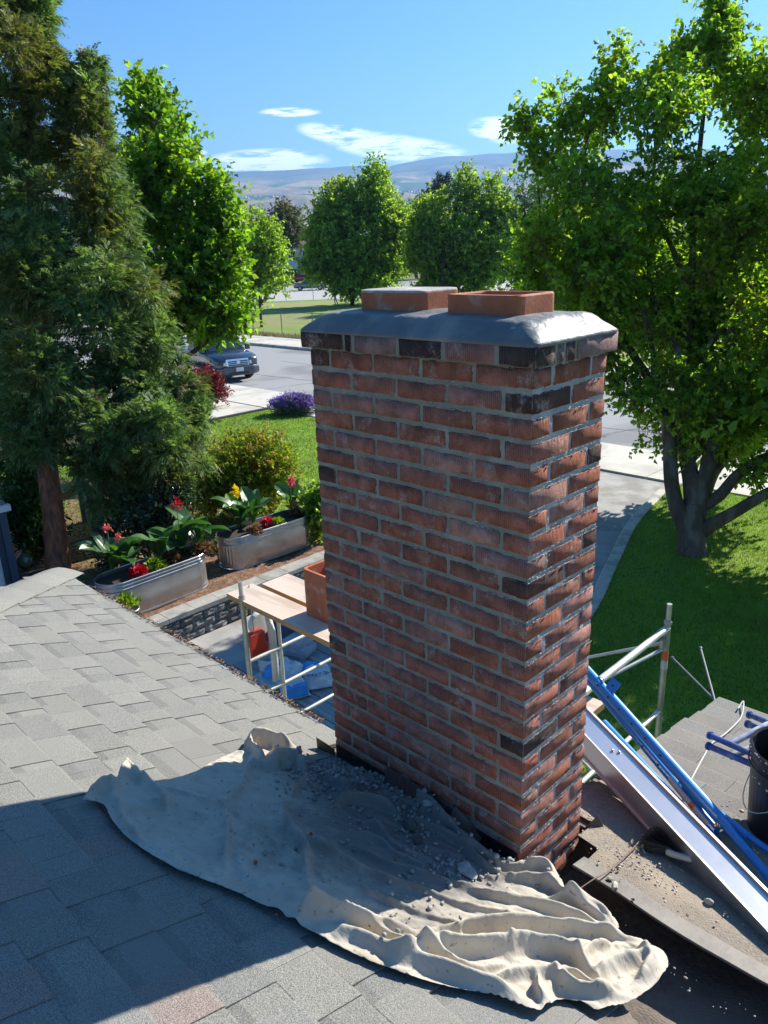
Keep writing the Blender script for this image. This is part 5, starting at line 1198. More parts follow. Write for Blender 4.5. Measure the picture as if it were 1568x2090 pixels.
# ------------------------------------------------------------------ vegetation
def leafmat(name, base, var=.35, trans=.45, tcol=(1.35, 1.5, .55), rough=.5, col2=None, spec=.35, c2=.9):
    return material(name, base, rough, .3, .9, 3, island=var, trans=trans, tcol=tcol, spec=spec, col2=col2, c2scale=c2, coord='World')
def nrm(a): return a/np.maximum(np.linalg.norm(a, axis=1, keepdims=True), 1e-9)
def leaf_quads(P, D, N, L, Wd, fold=.22):
    """folded diamond leaves: P base, D axis, N normal, lengths L, widths Wd -> verts, quads as two triangles"""
    D = nrm(D); S_ = nrm(np.cross(D, N)); N = np.cross(S_, D); n = len(P); L = L[:, None]; Wd = Wd[:, None]
    V = np.empty((n, 4, 3)); V[:, 0] = P; V[:, 1] = P+D*L*.45+S_*Wd*.5+N*Wd*fold; V[:, 2] = P+D*L-N*L*.12; V[:, 3] = P+D*L*.45-S_*Wd*.5+N*Wd*fold
    i = np.arange(n)*4; F = np.concatenate([np.stack([i, i+1, i+2], 1), np.stack([i, i+2, i+3], 1)]); return V.reshape(-1, 3), F
def rnd(rs, n): return nrm(rs.randn(n, 3))
def lobe3(px, py, rx, ry, dep, ddep=0.0, sq=1.0):
    c = at(px, py, dep+ddep); s_ = (dep+ddep)/FPX; return (c, rx*s_, ry*s_, (rx+ry)/2*s_*sq)
def lobe_pts(rs, lobes, n, shell=.5, pw=None):
    w = np.array([l[1]*l[2]+.02 for l in lobes]) if pw is None else pw; w = w/w.sum(); k = rs.choice(len(lobes), n, p=w)
    dirs = rnd(rs, n); r = (shell+(1-shell)*rs.rand(n))[:, None]
    ax = np.stack([_rt, np.array([0, 0, 1.0]), np.cross(_rt, [0, 0, 1])]); ax[0] = ax[0]*[1, 1, 0]; ax = nrm(ax)
    ax[2] = np.cross(ax[0], ax[1])
    C_ = np.array([l[0] for l in lobes])[k]; Rr = np.array([[l[1], l[2], l[3]] for l in lobes])[k]
    off = (dirs*r*Rr)@ax; out = nrm((dirs/Rr)@ax); return C_+off, out
def crown(name, lobes, rs, parent, mat, nshoot, nleaf, sl, ll, lw, up=.5, droop=.35, twig=None, shell=.45, spread=.5, zmin=None, outw=1.0, bend=.4):
    P0, out = lobe_pts(rs, lobes, nshoot, shell)
    D = nrm(out*outw+np.array([0, 0, up])+rs.randn(nshoot, 3)*spread); L = sl*(.5+rs.rand(nshoot))
    t = (np.arange(nleaf)+.5)/nleaf
    T = np.tile(t, (nshoot, 1))+rs.randn(nshoot, nleaf)*.03
    P = P0[:, None]+D[:, None]*(L[:, None]*T)[:, :, None]; P[:, :, 2] -= bend*L[:, None]*T**2*.5
    P = P.reshape(-1, 3); Dk = np.repeat(D, nleaf, 0); ang = rs.randn(len(P), 3)
    ld = nrm(Dk*.5+ang*.75+np.array([0, 0, -droop])); Nn = nrm(rs.randn(len(P), 3)*.7+np.array([0, 0, 1.0])+Dk*.2)
    sz = .6+.7*rs.rand(len(P)); keep = np.ones(len(P), bool)
    if zmin is not None: keep = P[:, 2] > zmin
    V, F = leaf_quads(P[keep], ld[keep], Nn[keep], ll*sz[keep], lw*sz[keep])
    o = npmesh(name, V, F, mat, parent)
    tips = P0+D*L[:, None]
    if twig is not None:
        m = nshoot; S_ = nrm(np.cross(D, rnd(rs, m)))*twig; S2 = np.cross(D, S_)
        base = P0-D*L[:, None]*.35; tip = P0+D*L[:, None]*.95; tip[:, 2] -= bend*L*.45
        V = np.stack([base+S_, base-S_*.5+S2*.87, base-S_*.5-S2*.87, tip], 1).reshape(-1, 3); i = np.arange(m)*4
        F = np.concatenate([np.stack([i, i+1, i+3], 1), np.stack([i+1, i+2, i+3], 1), np.stack([i+2, i, i+3], 1)]); tag(npmesh('twigs', V, F, m_bark, parent), kind='stuff')
    return o, P0
def sublobes(lobes, rs, k=6, f=.42, thr=.28):
    out = []
    for (c, a, b_, d) in lobes:
        if max(a, b_) < thr: out.append((c, a, b_, d)); continue
        for _ in range(k):
            u = nrm(rs.randn(1, 3))[0]*(.35+.45*rs.rand()); g = f*(.75+.6*rs.rand())
            out.append((c+_rt*[1, 1, 0]*u[0]*a+np.array([0, 0, u[2]*b_])+_f*[1, 1, 0]*u[1]*d, a*g, b_*g, d*g))
    return out
m_bark = material('bark', (.115, .085, .06), .95, .35, 9, 6, bump=1.0, bscale=26, bdist=.03, col2=(.19, .16, .125), c2scale=5, coord='World', stretch=(1, 1, .35))
m_barkd = material('dark_bark', (.07, .05, .038), .95, .35, 9, bump=.8, bscale=20, bdist=.03, coord='World', stretch=(1, 1, .3))
m_barkr = material('red_bark', (.36, .14, .07), .95, .4, 12, 6, bump=1.0, bscale=26, bdist=.04, col2=(.17, .08, .05), c2scale=9, coord='World', stretch=(1.6, 1.6, .12))
def limb(b, pts, r, n=9, k=4, jit=.0, sub=4):
    sp_ = smooth_poly([tuple(p_) for p_ in pts], sub); m = len(sp_); rr = np.interp(np.linspace(0, 1, m), np.linspace(0, 1, len(r)), r)
    sp_ = [p_+Vector((R.uniform(-1, 1), R.uniform(-1, 1), 0))*jit for p_ in sp_]; b.tube(sp_, list(rr), n)
def thing_at(name, label, cat, p_, group=None): return thing(name, label, cat, (float(p_[0]), float(p_[1]), float(p_[2])), 0, group)
def rel(pts, o): o = np.array(o); return [tuple(np.array(p_)-o) for p_ in pts]
def rellobes(lobes, o): return [(l[0]-np.array(o), *l[1:]) for l in lobes]

# --- the multi-stemmed tree on the right lawn
base = onz(1412, 1128, G); dB = depth(base); T = thing_at('broadleaf_tree', 'large multi-stemmed broadleaf tree on the front lawn, right of the chimney', 'tree', base)
rs = np.random.RandomState(21); o = base
def A_(px, py, dd=0): return at(px, py, dB+dd)-o
tb = MB()
limb(tb, [A_(1414, 1150), A_(1412, 1110), A_(1415, 1070), A_(1418, 1030)], [.30, .235, .21, .19], 16)
limb(tb, [A_(1404, 1085), A_(1385, 1045), A_(1371, 985), A_(1367, 900), A_(1362, 850, .1), A_(1335, 790, .2), A_(1290, 720, .3), A_(1250, 640, .5)], [.15, .135, .125, .12, .11, .09, .07, .05], 12)
limb(tb, [A_(1417, 1050), A_(1412, 985), A_(1400, 925, .2), A_(1392, 850, .3), A_(1400, 740, .4), A_(1410, 600, .4), A_(1420, 400, .3), A_(1440, 200, .2), A_(1465, 40, .1)], [.17, .15, .125, .11, .09, .07, .05, .035, .015], 12)
limb(tb, [A_(1425, 1050), A_(1438, 985, -.1), A_(1455, 900, -.2), A_(1470, 820, -.2), A_(1490, 700, -.1), A_(1500, 520, 0), A_(1510, 330, 0)], [.15, .13, .12, .10, .08, .06, .035], 12)
limb(tb, [A_(1430, 1040), A_(1455, 965, .4), A_(1500, 915, .8), A_(1570, 830, 1.2), A_(1620, 740, 1.4)], [.12, .11, .10, .09, .06], 10)
limb(tb, [A_(1432, 1035), A_(1470, 1010, -.2), A_(1510, 965, -.3), A_(1580, 925, -.4), A_(1680, 880, -.5)], [.11, .10, .085, .075, .05], 10)
limb(tb, [A_(1425, 1090), A_(1455, 1070, -.2), A_(1500, 1045, -.4), A_(1560, 1010, -.6), A_(1660, 960, -.8)], [.13, .12, .10, .09, .06], 10)
for q in [[(1362, 850), (1320, 825), (1260, 800)], [(1290, 720), (1200, 660), (1120, 560), (1100, 400), (1085, 270)], [(1250, 640), (1210, 480), (1190, 330), (1240, 160)], [(1400, 740), (1330, 600), (1330, 420), (1345, 240)], [(1500, 520), (1560, 420), (1600, 300)], [(1392, 850), (1450, 700), (1540, 600)], [(1335, 790), (1330, 700), (1290, 560)], [(1410, 600), (1360, 480), (1300, 380)], [(1250, 640), (1180, 590), (1110, 560)]]:
    limb(tb, [A_(x, y, R.uniform(-.4, .6)) for x, y in q], [.06, .045, .03, .018, .012][:len(q)], 8)
tb.build('trunk', m_bark, T, smooth=True)
lb = [(1085, 262, 26, 46), (1108, 335, 36, 45), (1150, 205, 30, 32), (1185, 270, 55, 60), (1262, 150, 26, 50), (1240, 220, 45, 60), (1200, 390, 85, 75), (1345, 235, 75, 110), (1400, 130, 55, 55), (1470, 70, 30, 55), (1470, 15, 12, 40), (1480, 150, 70, 60), (1540, 230, 80, 100), (1350, 420, 140, 110), (1500, 420, 100, 120), (1180, 520, 110, 90), (1330, 610, 150, 110), (1500, 640, 110, 120), (1250, 740, 55, 60), (1300, 790, 50, 45), (1400, 790, 110, 75), (1520, 830, 80, 70), (1115, 470, 60, 55), (1430, 880, 50, 35), (1600, 560, 90, 300), (1620, 250, 90, 200), (1540, 960, 40, 25), (1100, 560, 70, 45), (1215, 610, 60, 70)]
lbk = [(1200, 640, 110, 80), (1330, 520, 140, 110), (1450, 700, 140, 100), (1400, 880, 110, 50), (1540, 560, 120, 120), (1250, 760, 70, 40)]  # hidden back lobes, added for the shade they cast
lobes = [lobe3(x, y, a, c, dB, R.uniform(-.9, .9) if a > 60 else R.uniform(-.3, .3), 1.25) for x, y, a, c in lb]
lobes = rellobes(lobes+[lobe3(x, y, a, c, dB, .9, 1.1) for x, y, a, c in lbk if x > 1320], o)
m_pear = leafmat('pear_leaf', (.20, .325, .05), .5, .6, (1.75, 1.85, .5), .42, (.25, .34, .055))
crown('crown', sublobes(lobes, rs, 6, .46), rs, T, m_pear, 7600, 12, .36, .098, .075, up=.45, droop=.45, twig=.006, shell=.35, spread=.45, bend=.5)
m_yleaf = leafmat('yellow_leaf', (.20, .27, .02), .35, .5, (1.4, 1.5, .5), .45)
yl = rellobes([lobe3(x, y, a, c, dB, dd, 1) for x, y, a, c, dd in [(1500, 480, 55, 60, -1.9), (1450, 560, 30, 40, -1.8), (1540, 430, 40, 30, -1.9), (1100, 500, 25, 25, -.9), (1340, 190, 25, 20, -.9)]], o)
crown('pale_shoots', yl, rs, T, m_yleaf, 330, 11, .35, .09, .06, up=.6, droop=.3, twig=.005, shell=.2)
for (tx, ty, hh, lab) in [(-.9, 13.3, 8.2, 'second front lawn tree beyond the right edge of the view'), (2.0, 10.2, 7.4, 'third front lawn tree beyond the right edge of the view')]:
    b9 = np.array([tx, ty, G]); T9 = thing_at('broadleaf_tree', lab, 'tree', b9); tb = MB(); limb(tb, [(0, 0, -.1), (.1, 0, 1.2), (-.2, .1, 2.6), (0, 0, hh-1.5)], [.26, .2, .15, .05], 10)
    L9 = [(np.array([rs.uniform(-2.2, 2.2), rs.uniform(-2.2, 2.2), rs.uniform(2.4, hh-1.2)]), 1.3, 1.1, 1.3) for _ in range(17)]
    for l in L9: limb(tb, [(0, 0, 1.6), tuple(l[0]*.6), tuple(l[0])], [.09, .06, .02], 6)
    tb.build('trunk', m_bark, T9, smooth=True); crown('crown', L9, rs, T9, m_pear, 2400, 11, .45, .15, .12, shell=.2)
bk_ = [(1520, 560, 110, 150), (1500, 720, 100, 100), (1560, 780, 130, 100), (1480, 860, 110, 50)]  # unseen crown added behind the tree to shade the lawn
crown('shade_crown', rellobes([lobe3(x, y, a, c, dB, 2.0, 1.2) for x, y, a, c in bk_], base), rs, bpy.data.objects['broadleaf_tree'], m_pear, 1300, 11, .45, .14, .11, shell=.2)
# --- bright broadleaf tree behind the conifer
bB_ = onz(330, 905, G); dd0 = 19.5; bB_ = at(340, 905, dd0); bB_[2] = G
T = thing_at('broadleaf_tree', 'bright green large-leaved tree between the dark conifer and the street', 'tree', bB_); o = bB_
tb = MB(); A2_ = lambda x, y, d_=0: at(x, y, dd0+d_)-o
limb(tb, [np.zeros(3), A2_(345, 800), A2_(350, 650), A2_(345, 450), A2_(320, 250)], [.2, .17, .14, .09, .03], 10)
for q in [[(350, 700), (410, 620), (470, 590)], [(350, 600), (420, 520), (440, 400)], [(345, 500), (300, 380), (300, 220)], [(350, 750), (420, 700), (490, 640)]]: limb(tb, [A2_(*p_) for p_ in q], [.08, .05, .02], 7)
tb.build('trunk', m_barkd, T, smooth=True)
lb = [(298, 190, 26, 36), (318, 250, 50, 50), (345, 330, 52, 60), (290, 400, 70, 80), (380, 440, 60, 50), (432, 400, 30, 40), (455, 460, 38, 50), (400, 530, 90, 70), (330, 560, 90, 90), (380, 620, 105, 75), (460, 560, 42, 50), (420, 645, 72, 42), (485, 630, 24, 30), (250, 330, 50, 90), (270, 620, 70, 80)]
crown('crown', sublobes(rellobes([lobe3(x, y, a, c, dd0, R.uniform(-.8, .8), 1.2) for x, y, a, c in lb], o), rs, 6, .48), rs, T, leafmat('magnolia_leaf', (.13, .245, .03), .45, .56, (1.7, 1.8, .45), .4, (.21, .31, .04)), 2900, 11, .5, .165, .12, up=.55, droop=.1, twig=.008, shell=.4, spread=.45, bend=.2)

# --- the big conifer on the left
cbase = onz(112, 1168, G); dC = depth(cbase)
T = thing_at('conifer', 'tall dark cypress-like conifer with reddish trunk at the left edge', 'tree', cbase); o = cbase
A3_ = lambda x, y, d_=0: at(x, y, dC+d_)-o
tb = MB(); limb(tb, [A3_(122, 1180), A3_(110, 1060), A3_(97, 950), A3_(90, 800), A3_(80, 600), A3_(60, 300), A3_(30, 0), A3_(10, -150)], [.22, .185, .17, .15, .12, .09, .05, .02], 18)
for q in [[(105, 1015), (140, 1010), (170, 985)], [(90, 700), (150, 560), (200, 350), (215, 150)], [(85, 650), (40, 400), (60, 100)]]: limb(tb, [A3_(*p_) for p_ in q], [.07, .05, .03, .012][:len(q)], 8)
tb.build('trunk', m_barkr, T, smooth=True)
def sprays(name, lobes, rs, parent, mat, n, size, shell=.45, up=.25, droop=.55, nn=9, width=.16, outw=1.0):
    P0, out = lobe_pts(rs, lobes, n, shell)
    D = nrm(out*outw*.9+np.array([0, 0, up])+rs.randn(n, 3)*.42); L = size*(.55+.9*rs.rand(n))
    N_ = nrm(np.array([0, 0, 1.0])+rs.randn(n, 3)*.45); S_ = nrm(np.cross(D, N_)); N_ = np.cross(S_, D)
    VV = []
    for k in range(nn):
        t = (k+.6)/nn; c = P0+D*(L*t)[:, None]; c = c-np.array([0, 0, 1])*(droop*L*t*t*.6)[:, None]
        for sg in (-1, 1):
            ln = (L*(.52-.38*t))[:, None]*(.7+.6*rs.rand(n, 1)); d2 = nrm(D*.85+S_*sg*.75+N_*rs.randn(n, 1)*.3-np.array([0, 0, .25])); w = ln*width
            a = c; q = c+d2*ln*.5+D*w*.6; q2 = c+d2*ln*.5-D*w*.6; e_ = c+d2*ln-np.array([0, 0, 1])*ln*.12
            VV.append(np.stack([a, q, e_, q2], 1))
    V = np.concatenate(VV).reshape(-1, 3); m = len(V)//4; i = np.arange(m)*4; F = np.stack([i, i+1, i+2, i+3], 1)
    return npmesh(name, V, F, mat, parent)
lb = [(-20, 30, 60, 90), (30, 60, 50, 70), (70, 40, 36, 50), (60, 150, 75, 80), (130, 185, 30, 40), (105, 130, 30, 40), (195, 165, 26, 36), (180, 210, 38, 45), (150, 280, 70, 70), (50, 300, 90, 110), (205, 250, 20, 30), (185, 380, 80, 90), (80, 450, 110, 110), (230, 480, 70, 80), (120, 600, 120, 110), (270, 590, 70, 70), (10, 560, 70, 180), (230, 700, 100, 90), (320, 690, 50, 60), (110, 770, 120, 110), (290, 790, 90, 80), (375, 800, 50, 45), (400, 850, 42, 35), (330, 870, 70, 60), (200, 860, 110, 80), (70, 890, 90, 60), (370, 950, 60, 50), (290, 970, 80, 65), (180, 960, 70, 40), (250, 1040, 55, 45), (20, 800, 80, 140), (-60, 400, 80, 400)]
lobes = rellobes([lobe3(x, y, a, c, dC, R.uniform(-.7, .5) if a > 60 else R.uniform(-.2, .3), 1.15) for x, y, a, c in lb], o)
m_con = leafmat('cypress_spray', (.145, .225, .085), .5, .36, (1.5, 1.6, .6), .6, (.17, .175, .055), c2=.75)
sprays('foliage', sublobes(lobes, rs, 7, .48), rs, T, m_con, 25000, .24, width=.27, shell=.35)
lb2 = [(140, 700, 90, 70), (190, 830, 60, 50), (60, 640, 50, 60), (250, 900, 60, 40), (370, 770, 40, 30), (120, 620, 60, 50)]
sprays('browned_foliage', rellobes([lobe3(x, y, a, c, dC, -.55, 1.1) for x, y, a, c in lb2], o), rs, T, leafmat('brown_spray', (.24, .15, .08), .4, .15, (1, 1, 1), .7), 230, .16)
# --- generic garden and park trees
def park_tree(bx, by, dep, crownpx, label, mat, nsh, nl, ll, lw, name='park_tree', grp=None, bark=None, sl=1.0, trunk_r=.14, up=.5, con=False, shell=.4, sq=1.0):
    b0 = at(bx, by, dep); b0[2] = G; T = thing_at(name, label, 'tree', b0, grp); o = b0
    rs_ = np.random.RandomState(int(bx*7+by) % 9999)
    lobes = rellobes([lobe3(x, y, a, c, dep, rs_.uniform(-.25, .25)*a*dep/FPX, sq) for x, y, a, c in crownpx], o)
    top = min(lobes, key=lambda l: -l[0][2])[0]; tb = MB(); limb(tb, [(0, 0, -.1), (0.05, 0, top[2]*.35), (top[0]*.5, top[1]*.5, top[2]*.7), tuple(top)], [trunk_r, trunk_r*.8, trunk_r*.5, trunk_r*.15], 8)
    for l in lobes[:8]: limb(tb, [(0, 0, max(.6, l[0][2]*.45)), tuple(l[0]*.6+np.array([0, 0, l[0][2]*.15])), tuple(l[0])], [trunk_r*.5, trunk_r*.3, trunk_r*.12], 6)
    tb.build('trunk', bark or m_barkd, T, smooth=True)
    crown('crown', sublobes(lobes, rs_, 7, .50, 2.05), rs_, T, mat, int(nsh*1.35), nl, sl*.8, ll, lw, up=up, droop=.25, twig=None, shell=shell, spread=.4, bend=.25)
    return T
m_lin = leafmat('linden_leaf', (.24, .35, .06), .5, .58, (1.5, 1.6, .6), .5, (.26, .35, .07), c2=.12)
m_dk = leafmat('dark_leaf', (.13, .24, .055), .35, .35, (1.3, 1.5, .6), .55, (.07, .13, .035), c2=.1)
m_ol = leafmat('olive_leaf', (.15, .155, .06), .35, .3, (1.2, 1.2, .6), .6)
park_tree(534, 666, 57, [(545, 480, 30, 45), (560, 520, 28, 50), (530, 530, 38, 60), (520, 470, 26, 40), (560, 570, 28, 34), (535, 590, 34, 22), (505, 560, 22, 34)], 'slender young tree on the park lawn in front of the pale house', m_lin, 750, 12, .22, .17, trunk_r=.11, sl=.8)
park_tree(500, 602, 88, [(470, 470, 36, 50), (500, 500, 30, 50), (455, 520, 40, 45), (490, 550, 28, 28), (440, 480, 30, 50)], 'pale green tree beyond the park lawn, left of the slender young tree', m_lin, 600, 11, .3, .24, trunk_r=.16, sl=1.1)
park_tree(720, 622, 76, [(763, 338, 9, 22), (765, 365, 20, 36), (735, 400, 20, 40), (690, 400, 18, 34), (760, 410, 48, 55), (700, 410, 32, 36), (690, 460, 48, 55), (775, 470, 58, 65), (660, 500, 36, 60), (720, 530, 85, 60), (800, 520, 38, 55), (670, 560, 45, 38), (740, 575, 75, 28), (640, 470, 16, 40), (815, 450, 18, 40), (775, 560, 50, 30)], 'broad rounded tree with pointed top behind the chimney crown', m_lin, 4200, 12, .27, .22, trunk_r=.22, sl=1.1, sq=.9)
park_tree(905, 625, 70, [(948, 368, 9, 24), (1004, 378, 9, 24), (950, 385, 20, 34), (855, 500, 34, 60), (1045, 470, 34, 60), (925, 430, 42, 45), (965, 430, 36, 40), (880, 460, 30, 50), (900, 520, 50, 60), (960, 510, 55, 65), (1005, 400, 18, 34), (1010, 450, 34, 50), (1000, 540, 50, 50), (930, 580, 70, 30)], 'wide light green tree with two pointed tops right behind the flue tiles', m_lin, 3800, 12, .26, .21, trunk_r=.2, sl=1.0, sq=.9)
park_tree(1075, 640, 60, [(1070, 400, 36, 34), (1110, 420, 40, 40), (1060, 470, 46, 50), (1120, 480, 50, 60), (1070, 560, 60, 50), (1150, 560, 60, 50)], 'dark ash-like tree between the two-topped tree and the big front tree', m_dk, 1500, 12, .2, .12, trunk_r=.2, sl=1.1)
park_tree(1220, 650, 48, [(1200, 520, 90, 80), (1280, 560, 90, 80), (1240, 450, 80, 60), (1300, 640, 120, 50), (1180, 620, 90, 40), (1400, 560, 90, 90), (1420, 660, 90, 50)], 'dense green tree standing across the street behind the front tree', m_dk, 2300, 11, .22, .17, trunk_r=.25, sl=1.0)
park_tree(1530, 700, 45, [(1540, 500, 90, 120), (1600, 620, 90, 100), (1500, 640, 80, 80), (1560, 720, 90, 40), (1430, 740, 60, 30)], 'tree across the street at the right edge, behind the front tree crown', m_dk, 1600, 11, .2, .16, trunk_r=.25, sl=.9)
park_tree(575, 560, 150, [(575, 445, 30, 26), (560, 470, 28, 26), (598, 470, 24, 28), (580, 490, 40, 20)], 'olive green rounded tree above the white house', m_ol, 600, 10, .6, .45, sl=2, trunk_r=.3)
park_tree(895, 560, 125, [(905, 385, 14, 28), (890, 405, 22, 30), (905, 440, 28, 36), (880, 450, 24, 34)], 'dark pine rising beyond the light green trees', leafmat('pine', (.045, .06, .028), .3, .1, (1, 1, 1), .7), 420, 12, .5, .2, sl=1.5, trunk_r=.3)
park_tree(850, 560, 135, [(850, 440, 34, 26), (830, 470, 26, 30), (870, 475, 30, 30), (845, 500, 34, 40)], 'dark round tree in the gap right of the broad rounded tree', m_dk, 500, 11, .5, .4, sl=1.6, trunk_r=.3)
park_tree(610, 575, 175, [(600, 545, 26, 14), (628, 550, 26, 16), (640, 530, 20, 20), (650, 560, 26, 16)], 'dark low trees round the carport of the white house', m_dk, 420, 10, .6, .5, sl=1.6)
rs3 = np.random.RandomState(4)
# wooded edge beyond the park: too far and too merged to pick out trees
ll_ = []
for i in range(46):
    x = rs3.uniform(-700, 2300); ll_.append(lobe3(x, rs3.uniform(478, 520), rs3.uniform(30, 70), rs3.uniform(12, 28), rs3.uniform(230, 330), 0, .8))
o_w = crown('woodland', ll_, rs3, None, m_dk, 5200, 10, 3.2, 1.1, .9, up=.4, droop=.2, shell=.2)[0]; tag(o_w, kind='stuff')

# --- shrubs
def shrub(label, lobes_px, dep, mat, nsh, nl, sl, ll, lw, name='shrub', up=.7, droop=.1, z0=G, spread=.5, shell=.3, extra=None, sq=1.0, cat='shrub'):
    c = at(*lobes_px[0][:2], dep); b0 = np.array([c[0], c[1], z0]); T = thing_at(name, label, cat, b0); rs_ = np.random.RandomState(int(dep*31+lobes_px[0][0]) % 9973)
    lobes = rellobes([lobe3(x, y, a, c_, dep, 0, sq) for x, y, a, c_ in lobes_px], b0)
    tb = MB()
    for l in lobes:
        for k in range(3): tb.tube([(R.uniform(-.1, .1), R.uniform(-.1, .1), -.03), tuple(l[0]*.5+np.array([0, 0, .05])), tuple(l[0]+rs_.randn(3)*.1)], [.02, .014, .005], 5)
    tb.build('stems', m_barkd, T)
    crown('foliage', lobes, rs_, T, mat, nsh, nl, sl, ll, lw, up=up, droop=droop, shell=shell, spread=spread, bend=.2, zmin=-.0)
    if extra: extra(T, lobes, rs_)
    return T
m_nan = leafmat('nandina_leaf', (.23, .32, .03), .35, .45, (1.4, 1.4, .5), .45, (.33, .20, .06), c2=3)
dn_ = depth(onz(500, 1065, G))
shrub('yellow green loose shrub with bronze tips between conifer and lawn', [(490, 950, 75, 60), (440, 980, 55, 60), (540, 930, 60, 45), (560, 970, 45, 50), (430, 1020, 50, 40), (510, 1010, 70, 45)], dn_, m_nan, 2300, 11, .26, .07, .04, up=.8)
def lav(T, lobes, rs_):
    P0, out = lobe_pts(rs_, lobes, 1500, .9); k = (out[:, 2] > -.1) & ((P0@_rt) > lobes[0][0]@_rt-.7); P0 = P0[k]; out = out[k]; D = nrm(out+np.array([0, 0, 1.0])+rs_.randn(len(P0), 3)*.15)
    VV = []
    for j in range(3):
        P = P0+D*(.10+.05*j); V, F = leaf_quads(P, D+rs_.randn(len(P), 3)*.3, rs_.randn(len(P), 3), np.full(len(P), .09), np.full(len(P), .05)); VV.append((V, F+j*len(V)))
    npmesh('flowers', np.concatenate([v for v, f in VV]), np.concatenate([f for v, f in VV]), leafmat('lavender_flower', (.34, .22, .62), .3, .3, (1.1, 1, 1.2), .7), T)
dl = depth(onz(600, 846, G))
shrub('mounded lavender bush with violet flowers at the corner of the lawn', [(600, 832, 30, 16), (575, 838, 22, 14), (620, 836, 28, 16)], dl, leafmat('lavender_leaf', (.17, .21, .12), .3, .25, (1.1, 1.1, .8), .7), 900, 9, .3, .10, .02, extra=lav, up=1.0, sq=.9)
drb = depth(onz(430, 835, G))
shrub('dark red barberry shrub behind the conifer near the parked pickup', [(415, 785, 30, 26), (440, 800, 14, 20), (400, 800, 20, 20)], drb, leafmat('barberry_leaf', (.20, .035, .035), .35, .3, (1.3, .7, .7), .6), 650, 12, .4, .10, .05, up=.7)
dls = depth(onz(60, 1150, G))
shrub('glossy laurel bush behind the reddish trunk', [(52, 960, 38, 34), (60, 1020, 40, 50), (75, 1080, 40, 40), (40, 1060, 24, 40)], dls, leafmat('laurel_leaf', (.06, .13, .025), .35, .3, (1.3, 1.5, .6), .25, spec=.6), 800, 11, .28, .12, .045)
shrub('dark shrub with pale glossy leaves behind the nearer planter', [(300, 1050, 60, 30), (250, 1085, 40, 26), (350, 1020, 40, 30), (230, 1130, 30, 30), (320, 1090, 50, 25)], depth(onz(285, 1165, G)), leafmat('dark_glossy_leaf', (.05, .085, .04), .4, .2, (1.2, 1.2, .8), .2, spec=.8), 760, 10, .25, .085, .04)
shrub('leafy green shrub beside the farther planter next to the chimney', [(648, 1055, 14, 50), (660, 1030, 20, 40)], depth(onz(650, 1110, G)), m_lin, 300, 10, .2, .09, .07)

# --- stock tank planters
m_galv = material('galvanised_sheet', (.50, .51, .52), .32, .10, 5, metal=.85, bump=.08, bscale=16, col2=(.42, .42, .41), c2scale=3, coord='World')
m_pot = material('potting_soil', (.05, .035, .025), .97, .4, 40, bump=.8, bscale=80)
def tank(cx, cy, rzz, label):
    T = thing('stock_tank_planter', label, 'planter', (cx, cy, G-.01), rzz); L, Wd, H = 1.83, .60, .60
    def ov(s_, n=72):
        out = []
        for k in range(n):
            a = 2*math.pi*k/n; r_ = Wd/2*s_; c, s2 = math.cos(a), math.sin(a); out.append((r_*c, (L/2-Wd/2)*(1 if s2 > 0 else -1)*min(1, abs(s2)*6)+r_*s2))
        return out
    prof = [(0.96, 0.0), (1.0, .01), (1.01, .035), (.985, .05), (.985, .09)]
    rings = [[(x, y, z) for x, y in ov(s_)] for s_, z in prof]
    for z, amp in [(.10, 0), (.12, 1), (.44, 1), (.46, 0)]: rings.append([(x*(.985+amp*.012*(k % 2)), y*(.985+amp*.008*(k % 2)), z) for k, (x, y) in enumerate(ov(1.0))])
    for s_, z in [(.985, .475), (1.015, .485), (1.015, .495), (.99, .505), (.99, .53), (1.02, .54), (1.02, .55), (.995, .56), (.995, .585), (1.03, .59), (1.035, .605), (1.01, .612), (.985, .60), (.98, .5)]: rings.append([(x, y, z) for x, y in ov(s_)])
    b = MB(); b.loft(rings, cap=False); b.build('tank_wall', m_galv, T, smooth=False)
    b = MB(); b.poly([(x, y, .545+.01*mnoise.noise(Vector((x*9, y*9, 0)))) for x, y in ov(.985)]); b.build('potting_soil', m_pot, T); return T
tank(-9.32, 3.55, rad(2), 'galvanised oval stock tank planter nearer the roof edge'); tank(-9.5, 5.85, rad(-2), 'galvanised oval stock tank planter farther away beside the chimney')
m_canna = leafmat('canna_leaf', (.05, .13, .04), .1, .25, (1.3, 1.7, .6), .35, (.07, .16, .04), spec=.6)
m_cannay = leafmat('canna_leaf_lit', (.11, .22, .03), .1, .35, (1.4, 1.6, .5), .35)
def canna_mesh(seed, L, Wd, mat):
    r2 = random.Random(seed); nu, nv = 10, 4; rows = []; bendk = r2.uniform(.6, 1.3); tw = r2.uniform(-.5, .5)
    for i in range(nu+1):
        t_ = i/nu; a = .95-bendk*t_; x = sum(math.cos(.95-bendk*k/nu) for k in range(i))*L/nu; z = sum(math.sin(.95-bendk*k/nu) for k in range(i))*L/nu
        w = Wd*math.sin(math.pi*min(1, t_*.96+.04))**.75*(1-.25*t_) if t_ < 1 else 0; rw = []
        for j in range(-nv, nv+1):
            s_ = j/nv; y = s_*w/2; zz_ = z+abs(s_)*w*.22+.012*math.sin(t_*14+j)*abs(s_)-tw*t_*y; rw.append((x, y, zz_))
        rows.append(rw)
    b = MB(); b.loft(rows, closed=False, cap=False); o = b.build('leaf', mat, smooth=True); me = o.data; bpy.data.objects.remove(o); return me
cm = [canna_mesh(s_, 1, .42+.06*(s_ % 3), m_canna) for s_ in range(4)]+[canna_mesh(s_+9, 1, .4, m_cannay) for s_ in range(2)]
